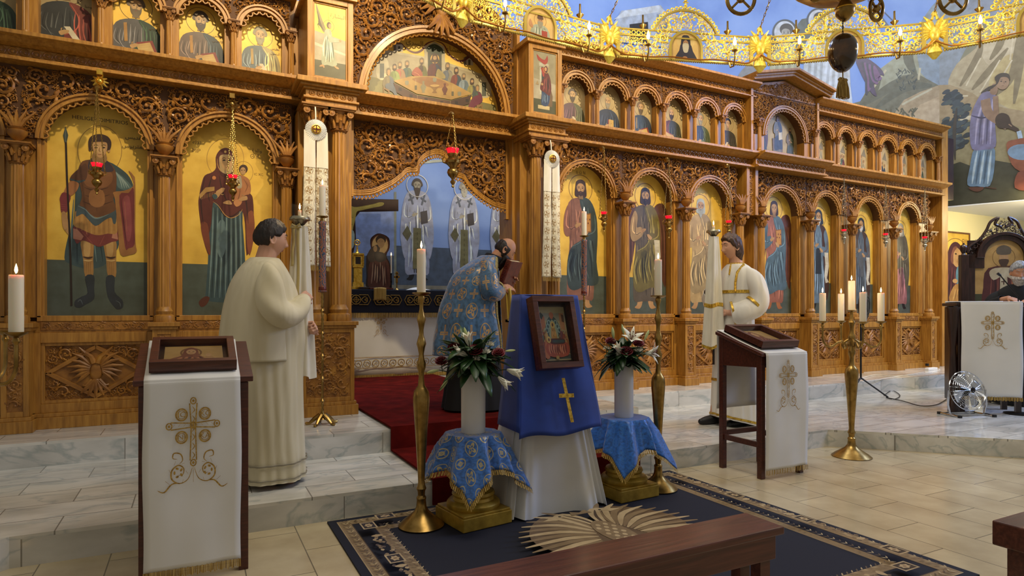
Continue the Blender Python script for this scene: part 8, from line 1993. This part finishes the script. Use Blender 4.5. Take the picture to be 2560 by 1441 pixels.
def hub_lamp():
    x,y,z=dp(2112,18,3.0);t=thing('hanging_lamp','dark brass lamp hub with round openwork loops at the top edge of the photo','lamp',(x,y,z-.07))
    MB().lathe([(.004,0),(.02,.01),(.040,.035),(.044,.06),(.030,.085),(.022,.10),(.035,.11),(.10,.125),(.19,.155),(.235,.19),(.24,.23),(.2,.25)],(0,0,0),40).build('bowl',M['brass'],t,world=False)
    MB().torus((0,0,.062),.043,.004,30,6).build('pearl_band',M['gold'],t,world=False)
    for dx,dd,s in ((-.50,0,1),(-.19,-.10,.8),(.21,.1,.8),(.52,0,1)):
        v=RV*dx+FW*dd;m=MB();rr=.066*s
        m.tube([tuple(v+RV*(rr*cos(a)*(1 if abs(dx)>.3 else .6))+UPV*(rr*1.1*sin(a)+.11)) for a in [2*pi*i/28 for i in range(28)]],.009,8,closed=True)
        m.tube([tuple(v+RV*(rr*.9*cos(a)*(1 if abs(dx)>.3 else .6))+UPV*(rr*.9*sin(a)+.11)) for a in (.8,3.94)],.006,6);m.tube([tuple(v+RV*(rr*.9*cos(a)*(1 if abs(dx)>.3 else .6))+UPV*(rr*.9*sin(a)+.11)) for a in (2.34,5.5)],.006,6);m.ball(tuple(v+UPV*.11),.02,8,6)
        m.tube([tuple(v*.45+UPV*.22),tuple(v*.8+UPV*.24),tuple(v+UPV*.19)],.010,6)
        m.build('loop',M['brass'],t,world=False)
hub_lamp()
# ================================================================== altar and things behind the doors
def altar():
    t=thing('altar_table','altar table behind the doors, hidden under its cloths','altar',(2.45,8.75,Z2));MB().box(1.55,3.30,8.42,9.10,Z2,1.50).build('table',M['wood'],t,smooth=False)
    c=thing('altar_cloth','white altar cloth with embroidered cross, ring border and gold fringe','cloth',(2.45,8.40,Z2))
    MB().grid(lambda u,v:(1.50+1.86*u,8.385+.010*sin(u*31)*(1-v)+.02*(1-v)*sin(u*9),Z2+.05+1.15*v),90,12).build('cloth',M['whitecloth'],c,solid=.004)
    MB().grid(lambda u,v:(3.36,8.38+.8*u,Z2+.05+1.15*v),10,6).build('side_cloth',M['whitecloth'],c,solid=.004)
    P=embroider(wp(952,850,8.37)[0],1.02,.42);P.v=[(a,b+8.355,q) for a,b,q in P.v];P.c=[];P.build('embroidery',M['emb'],c,smooth=False)
    b=MB()
    for k in range(15):x=1.60+k*.118;b.torus((x,8.35,.545),.045,.005,18,4,'y');b.tube([(x-.02,8.35,.53),(x,8.345,.56),(x+.02,8.35,.53)],.005,4)
    for z in (.475,.485,.615,.625):b.box(1.52,3.34,8.348,8.352,z,z+.005)
    b.build('ring_border',M['emb'],c)
    fringe_mb(MB(),1.50,3.36,Z2+.01,Z2+.06,8.36,150).build('fringe',M['fringe'],c)
    n=thing('altar_cover','navy velvet altar cover with gold scrollwork band and fringe','cloth',(2.45,8.75,1.2))
    MB().box(1.48,3.38,8.34,9.12,1.22,1.54).build('cover',M['navy'],n,smooth=False,bevel=.01)
    g=MB();x=1.72
    for k in range(4):
        cx=1.92+.43*k;g.torus((cx,8.335,1.40),.060,.006,24,5,'y');g.torus((cx,8.335,1.40),.030,.005,16,5,'y');g.box(cx-.004,cx+.004,8.33,8.336,1.35,1.45);g.box(cx-.05,cx+.05,8.33,8.336,1.396,1.404)
        for s in (-1,1):
            q=[(cx+s*.07,8.335,1.40),(cx+s*.11,8.335,1.44),(cx+s*.15,8.335,1.42),(cx+s*.14,8.335,1.385),(cx+s*.115,8.335,1.40)];g.tube(smooth_pts(q,3),.005,5);q=[(a,b_,2.80-z) for a,b_,z in q];g.tube(smooth_pts(q,3),.005,5)
            g.tube([(cx+s*.04,8.335,1.465),(cx+s*.16,8.335,1.465),(cx+s*.195,8.335,1.40),(cx+s*.16,8.335,1.335),(cx+s*.04,8.335,1.335)],.005,5)
    g.build('gold_scrollwork',M['emb'],n);fringe_mb(MB(),1.48,3.38,1.16,1.225,8.335,150).build('fringe',M['fringe'],n)
altar()
def tabernacle():
    x,_=wp(893,700,8.6);t=thing('tabernacle','small gilded tower shrine standing on the altar, left side','shrine',(x,8.6,1.54))
    mb=MB();mb.box(-.09,.09,-.07,.07,0,.04);mb.box(-.075,.075,-.06,.06,.04,.10);mb.box(-.06,.06,-.05,.05,.10,.30);mb.box(-.075,.075,-.06,.06,.30,.33);mb.box(-.065,.065,-.055,.055,.33,.47);mb.box(-.08,.08,-.065,.065,.47,.50);mb.build('body',M['gold'],t,smooth=False,world=False,bevel=.004)
    for s in (-1,1):MB().lathe([(.012,.33),(.010,.36),(.010,.44),(.014,.47)],(s*.07,-.06,0),10).build('corner_column',M['gold'],t,world=False)
    MB().box(-.035,.035,-.058,-.052,.35,.45).build('arched_door',M['darkwood'],t,smooth=False,world=False)
    m=MB().lathe([(.04,.50),(.015,.53),(.012,.58),(.008,.60)],(0,0,0),12);m.torus((0,0,.65),.035,.008,18,6,'y');m.ball((0,0,.65),.015,8,6)
    for k in range(8):a=k*pi/4;m.tube([(.035*cos(a),0,.65+.035*sin(a)),(.055*cos(a),0,.65+.055*sin(a))],[.006,.002],5)
    m.build('finial',M['gold'],t,world=False)
tabernacle()
def cutout(name,label,cat,Y,outline,draw,sm_=True):
    """flat painted figure sawn from board, 2 cm thick, drawn with photo coordinates"""
    P=Paint((0,Y),(1,Y));P.pix();q=[P.T(*p) for p in outline]
    if sm_:q=smooth_pts(q,3,True)
    u=sum(a for a,b in q)/len(q);v=min(b for a,b in q);loc=P.place(u,v,0);t=thing(name,label,cat,loc)
    MB().prism([(a-u,b-v) for a,b in q],.0,.02,'y').build('board',M['darkwood'],t,smooth=False,world=False);draw(P);P.done('painting',t);return t
def d_john(P):
    P.el(950,613,23,27,'#5a2a18');P.el(950,613,20,24,'#cba96a');P.poly([(930,648),(922,665),(920,690),(924,720),(972,720),(975,690),(972,660),(962,645),(948,640)],'#5c3028');P.poly([(925,655),(918,640),(928,620),(944,612),(950,622),(940,650)],'#4c4038')
    P.folds((932,650),(965,655),(926,716),(970,716),12,.018,'#34161a','#a88a78',3,2);P.poly([(936,632),(958,632),(966,648),(950,656),(938,650)],'#3a3434')
    P.el(952,600,13,12,'#3c2818');P.poly([(943,602),(952,596),(961,602),(960,614),(952,621),(945,614)],'#b08c5c');P.st([(946,604),(950,603)],.01,'#2a180c');P.st([(954,604),(958,604)],.01,'#2a180c');P.el(938,622,5,8,'#b08c5c')
cutout('standing_icon','painted cut-out of a mourning figure with halo standing on the altar','icon',8.85,[(950,584),(972,595),(974,620),(966,640),(976,665),(976,722),(920,722),(917,690),(917,640),(928,628),(926,600),(936,588)],d_john)
def d_cruc(P):
    P.poly([(862,498),(996,500),(996,527),(862,520)],'#4a2c1a',False);P.poly([(862,490),(872,490),(872,740),(862,740)],'#4a2c1a',False)
    Y_='#b3a23c';P.poly([(868,508),(885,518),(910,515),(935,510),(950,506),(960,508),(955,515),(930,520),(905,526),(892,530),(888,550),(882,575),(884,600),(876,640),(870,690),(862,690),(862,508)],Y_)
    P.st([(868,540),(884,545)],.03,'#8a7c28');P.st([(868,560),(882,562)],.03,'#8a7c28');P.st([(900,521),(940,512)],.02,'#d0c25a');P.el(866,500,12,12,'#d8c040');P.poly([(860,504),(868,496),(876,504),(874,516),(864,520)],'#4a3a24')
    P.poly([(862,575),(884,578),(886,605),(880,622),(862,612)],'#9cb4b8');P.st([(866,580),(876,615)],.02,'#6a8288')
cutout('crucifix','large painted cut-out crucifix behind the altar, half hidden by the left pilaster','crucifix',9.2,[(852,480),(880,485),(884,497),(996,499),(996,528),(900,530),(888,545),(890,600),(880,650),(874,936),(852,936)],d_cruc,False)
def small_altar_things():
    x,_=wp(978,700,8.55);t=thing('candlestick','slim dark candlestick with thin white candle on the altar','candlestick',(x,8.55,1.54));MB().lathe([(.035,0),(.03,.01),(.010,.03),(.008,.10),(.014,.12),(.008,.14),(.008,.22),(.018,.235),(.014,.24)],(0,0,0),16).build('stem',M['blackiron'],t,world=False)
    candle(x,8.55,1.78,.009,.24,'thin white lit candle on the altar',lit=.4)
    x,_=wp(992,700,8.5);t=thing('blessing_cross','small ornate metal cross on a foot, on the altar','cross',(x,8.5,1.54));MB().lathe([(.035,0),(.03,.01),(.01,.03),(.008,.10)],(0,0,0),16).build('foot',M['brass'],t,world=False)
    m=MB().box(-.015,.015,-.008,.008,.10,.26);m.box(-.04,.04,-.008,.008,.17,.20);m.box(-.028,.028,-.008,.008,.225,.24);m.build('cross',M['brass'],t,smooth=False,world=False,bevel=.003)
    x,_=wp(925,715,8.5);MB().box(x-.16,x+.16,8.42,8.7,1.545,1.575).build('dark_book',M['darkwood'],smooth=False,bevel=.006,label='flat dark book lying on the altar before the mourning figure',cat='book')
    x,_=wp(955,715,8.44);MB().box(x-.18,x+.14,8.38,8.44,1.545,1.565).build('red_book',M['redwood'],smooth=False,bevel=.004,label='thin red book at the front edge of the altar',cat='book')
    x,_=wp(950,740,8.33);m=MB().grid(lambda u,v:(x-.085+.17*u,8.325+.006*sin(u*6)-.0*v,1.56-.17*v+.01*sin(u*3)),8,8);m.build('small_yellow_cloth',M['fringe'],label='small folded yellow cloth hanging over the altar front',cat='cloth',solid=.004)
    x,_=wp(1045,720,8.6);m=MB().grid(lambda u,v:(x-.16+.3*u,8.45+.25*v,1.548+.045*sin(u*2.6)*v),8,6);m.build('paper_sheet',M['paper'],label='white sheet of paper lying on the altar right of the cross',cat='paper',solid=.002)
small_altar_things()
# ================================================================== the right side
M['framewood']=wood('brown_icon_frame','#4a3018','#6a4826','#7e5830',(12,12,2),.4)
def wall_icon(px0,px1,y0,y1,label,draw):
    P=Paint((0,6.50),(1,6.50));x0,zt=wp(px0,y0,6.50);x1,zb=wp(px1,y1,6.50);_,zt=wp(px0,y0,6.50)
    loc=P.place((x0+x1)/2,zb,.0);t=thing('icon_painting',label,'icon',loc);w_,h=x1-x0,zt-zb
    MB().box(-w_/2,w_/2,.0,.02,0,h).build('panel',M['goldleaf'],t,smooth=False,world=False)
    f=MB()
    for a in ((-w_/2,w_/2,0,.03),(-w_/2,w_/2,h-.03,h),(-w_/2,-w_/2+.03,.03,h-.03),(w_/2-.03,w_/2,.03,h-.03)):f.box(a[0],a[1],-.012,.02,a[2],a[3])
    f.build('frame',M['framewood'],t,smooth=False,world=False);P.T=lambda a,b:(x0+w_*a,zb+h*b);P.k=w_;draw(P);P.done('painting',t)
def d_tender(P):
    P.ring(.62,.72,.30,.19,.012,'#8a6424');P.text('MP',.16,.84,.13,'#6a3a20');P.text('ΘΥ',.86,.84,.13,'#6a3a20')
    P.poly([(.05,.03),(.06,.25),(.18,.42),(.34,.55),(.42,.74),(.52,.84),(.66,.86),(.80,.78),(.84,.66),(.9,.5),(.95,.3),(.95,.03)],'#4a1c26');P.folds((.3,.5),(.6,.55),(.1,.06),(.6,.06),9,.03,'#2c0e16','#7a3a3c',3,.03)
    P.poly([(.5,.66),(.56,.78),(.68,.78),(.78,.70),(.76,.58),(.66,.52),(.56,.56)],'#b58a52');P.poly([(.48,.62),(.55,.78),(.66,.80),(.62,.76),(.56,.70),(.55,.56)],'#7a4634')
    P.poly([(.62,.40),(.66,.52),(.80,.56),(.95,.50),(.95,.25),(.8,.2),(.66,.25)],'#4c7e98');P.poly([(.45,.05),(.55,.25),(.75,.30),(.95,.25),(.95,.05)],'#a8782e');P.folds((.6,.26),(.9,.26),(.5,.06),(.9,.06),7,.02,'#6e4a18','#d0a458',5,.02);P.folds((.68,.5),(.9,.48),(.7,.26),(.9,.26),6,.02,'#2c5068','#8ab4c4',6,.02)
    P.el(.84,.60,.09,.055,'#a8703a');P.el(.82,.59,.06,.042,'#b98c54');P.ring(.84,.60,.17,.10,.010,'#8a6424');P.el(.62,.70,.03,.010,'#2a180c',8);P.el(.73,.68,.025,.010,'#2a180c',8);P.st([(.67,.70),(.68,.63)],.012,'#7a5430');P.st([(.64,.595),(.70,.59)],.014,'#8a4434');P.el(.60,.33,.07,.03,'#b98c54')
def d_soldier2(P):
    P.poly([(0,0),(1,0),(1,.12),(0,.12)],'#6a6244',False)
    saint(P,P.T(.5,0)[0],P.T(0,.04)[1],P.T(0,.93)[1]-P.T(0,.04)[1],'#6a3028','#33402c',dict(beard='#3a2414',item='cross'));P.T=lambda a,b:(P.org[0]+(a-.5)*.4,P.org[1]+b*1.1)
    P.ring(.5,.6,.18,.09,.01,'#9a9484');P.ring(.5,.6,.1,.05,.01,'#9a9484')
wall_icon(2330,2424,574,764,'large framed icon of a veiled mother and child on the cream wall',d_tender)
wall_icon(2353,2396,774,926,'smaller framed icon of a standing soldier below it, partly hidden by the chair',d_soldier2)
def throne():
    x,y,_=dp(2404,777,8.25);t=thing('bishop_chair','tall dark carved wooden throne with an arched golden icon in its back','chair',(x,y,Z1),radians(-38));W_=1.02;B=M['darkwood']
    for a in (0,W_-.09):MB().box(a,a+.09,0,.09,0,1.84).build('post',B,t,smooth=False,world=False,bevel=.006);MB().lathe([(.03,1.84),(.02,1.86),(.035,1.89),(.048,1.93),(.035,1.965),(.012,1.98),(.014,1.99),(.004,2.0)],(a+.045,.045,0),16).build('finial',B,t,world=False)
    MB().box(.09,W_-.09,.03,.07,.3,1.10).build('back_panel',B,t,smooth=False,world=False)
    fr=MB();cx=W_/2;fr.box(.09,.17,.02,.07,1.1,1.84);fr.box(W_-.17,W_-.09,.02,.07,1.1,1.84);fr.box(.09,cx-.23,.02,.07,1.66,1.84);fr.box(cx+.23,W_-.09,.02,.07,1.66,1.84);fr.strip(arc(cx,1.80,.23,0,pi,20),arc(cx,1.80,.29,0,pi,20),.01,.07);fr.strip(arc(cx,1.80,.29,0,pi,20),arc(cx,1.80,.33,0,pi,20),-.01,.07);fr.build('arched_frame',B,t,smooth=False,world=False,bevel=.004)
    cr=MB();carve(cr,lambda a,z:hypot(a-cx,z-1.80)>.33 and z>1.84 and abs(a-cx)<.44 and z<1.90+.42*max(0,1-abs(a-cx)/.44)**.8,(cx-.5,cx+.5,1.8,2.36),.04,.05,.016,900,.8,5200)
    for s in (-1,1):
        cr.tube(smooth_pts([(cx+s*.42,.04,1.86),(cx+s*.40,.04,1.95),(cx+s*.28,.04,2.04),(cx+s*.20,.04,2.16),(cx+s*.15,.04,2.27),(cx+s*.06,.04,2.32),(cx+s*.10,.04,2.24),(cx+s*.02,.04,2.20)],4),.018,8)
    cr.build('carved_crest',B,t,world=False)
    P=Paint((0,0),(1,0));P.T=lambda a,b:(cx+a,b);P.poly([(-.34,1.10),(.34,1.10),(.34,1.66),(.23,1.66),(.23,1.80)]+arc(0,1.80,.23,0,pi,16)[1:-1]+[(-.23,1.80),(-.23,1.66),(-.34,1.66)],'#a88540',False)
    P.poly([(-.34,1.10),(.34,1.10),(.34,1.32),(-.34,1.32)],'#3a3c20',False);P.poly([(-.22,1.10),(-.24,1.40),(-.18,1.66),(.18,1.66),(.24,1.40),(.22,1.10)],'#4c1e18');P.folds((-.15,1.6),(.15,1.6),(-.2,1.12),(.2,1.12),9,.014,'#2c0e0c','#7c4030',3,.02)
    P.poly([(-.10,1.66),(-.17,1.60),(-.12,1.50),(0,1.56),(.12,1.50),(.17,1.60),(.10,1.66)],'#b0a68a');P.poly([(-.04,1.56),(.04,1.56),(.05,1.20),(-.05,1.20)],'#b0a68a',False)
    for k in range(3):P.st([(0,1.52-.12*k),(0,1.44-.12*k)],.014,'#4c3020',taper=False);P.st([(-.03,1.48-.12*k),(.03,1.48-.12*k)],.014,'#4c3020',taper=False)
    P.ring(0,1.80,.13,.13,.006,'#7a5a24');P.el(0,1.79,.055,.075,'#a88458');P.poly([(-.055,1.77),(.055,1.77),(.04,1.70),(0,1.67),(-.04,1.70)],'#4a3420');P.poly([(-.07,1.84),(-.08,1.92),(0,1.96),(.08,1.92),(.07,1.84)],'#5a5040');P.k=.4
    P.v=[(a,b+.035,c) for a,b,c in P.v];P.build('painting',M['paint'],t,smooth=False,world=False)
    MB().box(.09,W_-.09,.045,.055,1.1,2.03).build('painting_board',B,t,smooth=False,world=False)
    for a in (0,W_-.09):MB().box(a,a+.09,-.55,0,1.0,1.07).build('armrest',B,t,smooth=False,world=False,bevel=.01);MB().lathe([(.05,0),(.05,.08),(.03,.12),(.045,.35),(.03,.6),(.05,.75),(.05,1.0)],(a+.045,-.5,0),14).build('arm_post',B,t,world=False)
    MB().box(.02,W_-.02,-.52,.05,.42,.50).build('seat',B,t,smooth=False,world=False,bevel=.01)
throne()
def right_stand():
    A=Vector((7.38,3.81,0));t=thing('lectern','dark lectern on the platform beside the throne, front hidden by its white cloth','lectern',(A.x,A.y,Z1),radians(-45));W_=.56;B=M['darkwood'];h=1.19
    for a,b in ((.0,.02),(W_-.05,.02),(0,.36),(W_-.05,.36)):MB().box(a,a+.05,b,b+.05,0,h-.04).build('leg',B,t,smooth=False,world=False,bevel=.003)
    MB().box(-.02,.0,.0,.42,.1,h-.05).build('side_panel',B,t,smooth=False,world=False);MB().box(-.04,W_+.02,.0,.44,h-.04,h-.005).build('top',B,t,smooth=False,world=False,bevel=.006)
    MB().lathe([(.05,.0),(.05,.1),(.03,.14),(.042,.4),(.03,.7),(.055,.95),(.06,1.10),(.07,1.14)],(-.055,.04,0),16).build('turned_post',B,t,world=False)
    c=thing('lectern_cloth','white cloth with gold cross on the far right lectern, beside the fan','cloth',(A.x,A.y,Z1),radians(-45))
    strip_cloth([(-.030,.18),(-.030,.6),(-.028,h-.1),(-.024,h-.01),(0,h+.004),(.2,h+.006),(.43,h+.004),(.45,h-.02),(.452,h-.4)],.0,W_-.01,.004).build('cloth',M['whitecloth'],c,world=False,solid=.003)
    f=MB();fringe_mb(f,.0,W_-.01,.145,.185,-.034);f.build('fringe',M['fringe'],c,world=False)
    P=embroider(W_/2,.83,.52);P.v=[(a,b-.040,q) for a,b,q in P.v];attach(P,c)
right_stand()
def fan():
    x,y=gp(2418,1040,Z1);t=thing('floor_fan','round chrome floor fan with wire cage on the marble platform','fan',(x,y,Z1),radians(-27+8));C_=Vector((0,0,.26));R_f=.205
    T=Matrix.Translation(C_) @ Matrix.Rotation(radians(-14),4,'X')
    cg=MB()
    for k in range(13):r=R_f*(k+1)/13;yy=-.075*sqrt(max(0,1-(r/R_f)**2));cg.tube([tuple(T @ Vector((r*cos(a),yy,r*sin(a)))) for a in [2*pi*i/40 for i in range(40)]],.0012 if k<12 else .005,4,closed=True)
    for k in range(28):a=2*pi*k/28;cg.tube([tuple(T @ Vector((r*cos(a),-.075*sqrt(max(0,1-(r/R_f)**2)),r*sin(a)))) for r in (.03,.08,.13,.17,.205)],.0012,4);cg.tube([tuple(T @ Vector((r*cos(a),.075*sqrt(max(0,1-(r/R_f)**2)),r*sin(a)))) for r in (.03,.08,.13,.17,.205)],.0012,4)
    cg.build('wire_cage',M['chrome'],t,world=False)
    b=MB()
    for k in range(4):
        a=pi/2*k+.4;b.grid(lambda u,v:tuple(T @ Vector(((.03+.145*v)*cos(a+(u-.5)*(.9-.1*v)),.030*(u-.5),(.03+.145*v)*sin(a+(u-.5)*(.9-.1*v))))),6,6)
    b.build('blades',M['chrome'],t,world=False,solid=.002)
    m=MB();m.grid(lambda u,v:tuple(T @ Vector((.05*cos(2*pi*u),.02+.10*v,.05*sin(2*pi*u)))),20,2,True);m.ball(tuple(T @ Vector((0,-.07,0))),(.03,.01,.03),12,8);m.ball(tuple(T @ Vector((0,.12,0))),.05,12,8);m.build('motor',M['blackiron'],t,world=False)
    s=MB()
    for g in (-1,1):s.tube([(g*.215,0,.27),(g*.225,.0,.12),(g*.20,.0,.02),(g*.20,-.10,.012)],.010,8);s.tube([(g*.20,-.12,.012),(g*.20,.14,.012)],.010,8)
    s.tube([(-.20,.12,.012),(.20,.12,.012)],.010,8);s.tube([(-.20,-.02,.012),(.20,-.02,.012)],.009,8);s.build('stand',M['chrome'],t,world=False)
    for g in (-1,1):
        for yy in (-.12,.14):MB().box(g*.20-.014,g*.20+.014,yy-.014,yy+.014,0,.026).build('rubber_foot',M['black'],t,smooth=False,world=False)
fan()
def mic():
    x,y=gp(2546,1036,Z1);t=thing('microphone_stand','metal microphone stand with angled boom at the right edge','microphone stand',(x,y,Z1))
    MB().lathe([(.13,0),(.13,.012),(.03,.02),(.012,.03)],(0,0,0),28).build('base',M['blackiron'],t,world=False);MB().tube([(0,0,.02),(0,0,1.10)],.010,10).build('pole',M['silver'],t,world=False)
    e=RV*(-.19)+Vector((0,0,1.47));MB().tube([(0,0,1.08),(0,0,1.18),(-.01,.0,1.25),tuple(e)],.006,8).build('boom',M['blackiron'],t,world=False);MB().tube([tuple(e),tuple(e+RV*(-.03)+UPV*.025)],[.012,.014],10).build('microphone',M['black'],t,world=False)
mic()
def reflector():
    x,y=gp(2152,992,Z1);t=thing('tripod_fan','black round fan head on a tripod behind the right candelabrum','fan',(x,y,Z1),radians(-27));L_=MB()
    L_.tube([(0,0,.22),(0,0,1.02)],.012,8);L_.build('pole',M['black'],t,world=False)
    for k in range(3):a=2*pi*k/3-.5;MB().tube([(0,0,.24),(.30*cos(a),.30*sin(a),.01)],.010,8).build('leg',M['black'],t,world=False)
    T=Matrix.Translation(Vector((.04,0,1.16))) @ Matrix.Rotation(radians(48),4,'Z');m=MB();m.grid(lambda u,v:tuple(T @ Vector((.20*sin(pi*v)*cos(2*pi*u),.05*cos(pi*v),.21*sin(pi*v)*sin(2*pi*u)))),32,16,True);m.build('head',M['black'],t,world=False)
    r=MB()
    for q in (.07,.11,.15,.19):r.tube([tuple(T @ Vector((q*cos(a),-.052*sqrt(max(.02,1-(q/.2)**2)),q*1.05*sin(a)))) for a in [2*pi*i/32 for i in range(32)]],.002,4,closed=True)
    r.build('grille',M['blackiron'],t,world=False)
reflector()
def cables():
    z=Z2+.004
    def wire(pts,zz,name,m,label,r=.004):MB().tube(smooth_pts([(gp(a,b,zz)[0],gp(a,b,zz)[1],zz+.005) for a,b in pts],4),r,6).build(name,m,label=label,cat='cable')
    wire([(2150,948),(2190,938),(2230,942),(2280,938),(2330,932),(2350,925)],z,'white_cable',M['paper'],'white cable lying along the marble step at the foot of the screen');wire([(2155,955),(2200,950),(2260,940),(2310,932)],z,'white_cable',M['paper'],'second white cable crossing the marble step, lower one')
    wire([(2210,990),(2230,978),(2250,990),(2235,1000),(2215,995),(2260,1005),(2300,1016),(2340,1014),(2366,1000)],Z1+.004,'black_cable',M['black'],'black power cable looping from the tripod to the floor fan',.005)
    x,y=gp(2328,926,Z2);MB().box(x-.12,x+.12,y-.03,y+.03,Z2,Z2+.04).build('power_strip',M['paper'],smooth=False,bevel=.006,label='white power strip on the step beside the screen end',cat='power strip')
    x,y=gp(2318,922,Z2);MB().box(x-.02,x+.02,y-.02,y+.02,Z2+.041,Z2+.08).build('plug',M['black'],smooth=False,bevel=.004,label='black plug standing in the white power strip',cat='plug')
cables()
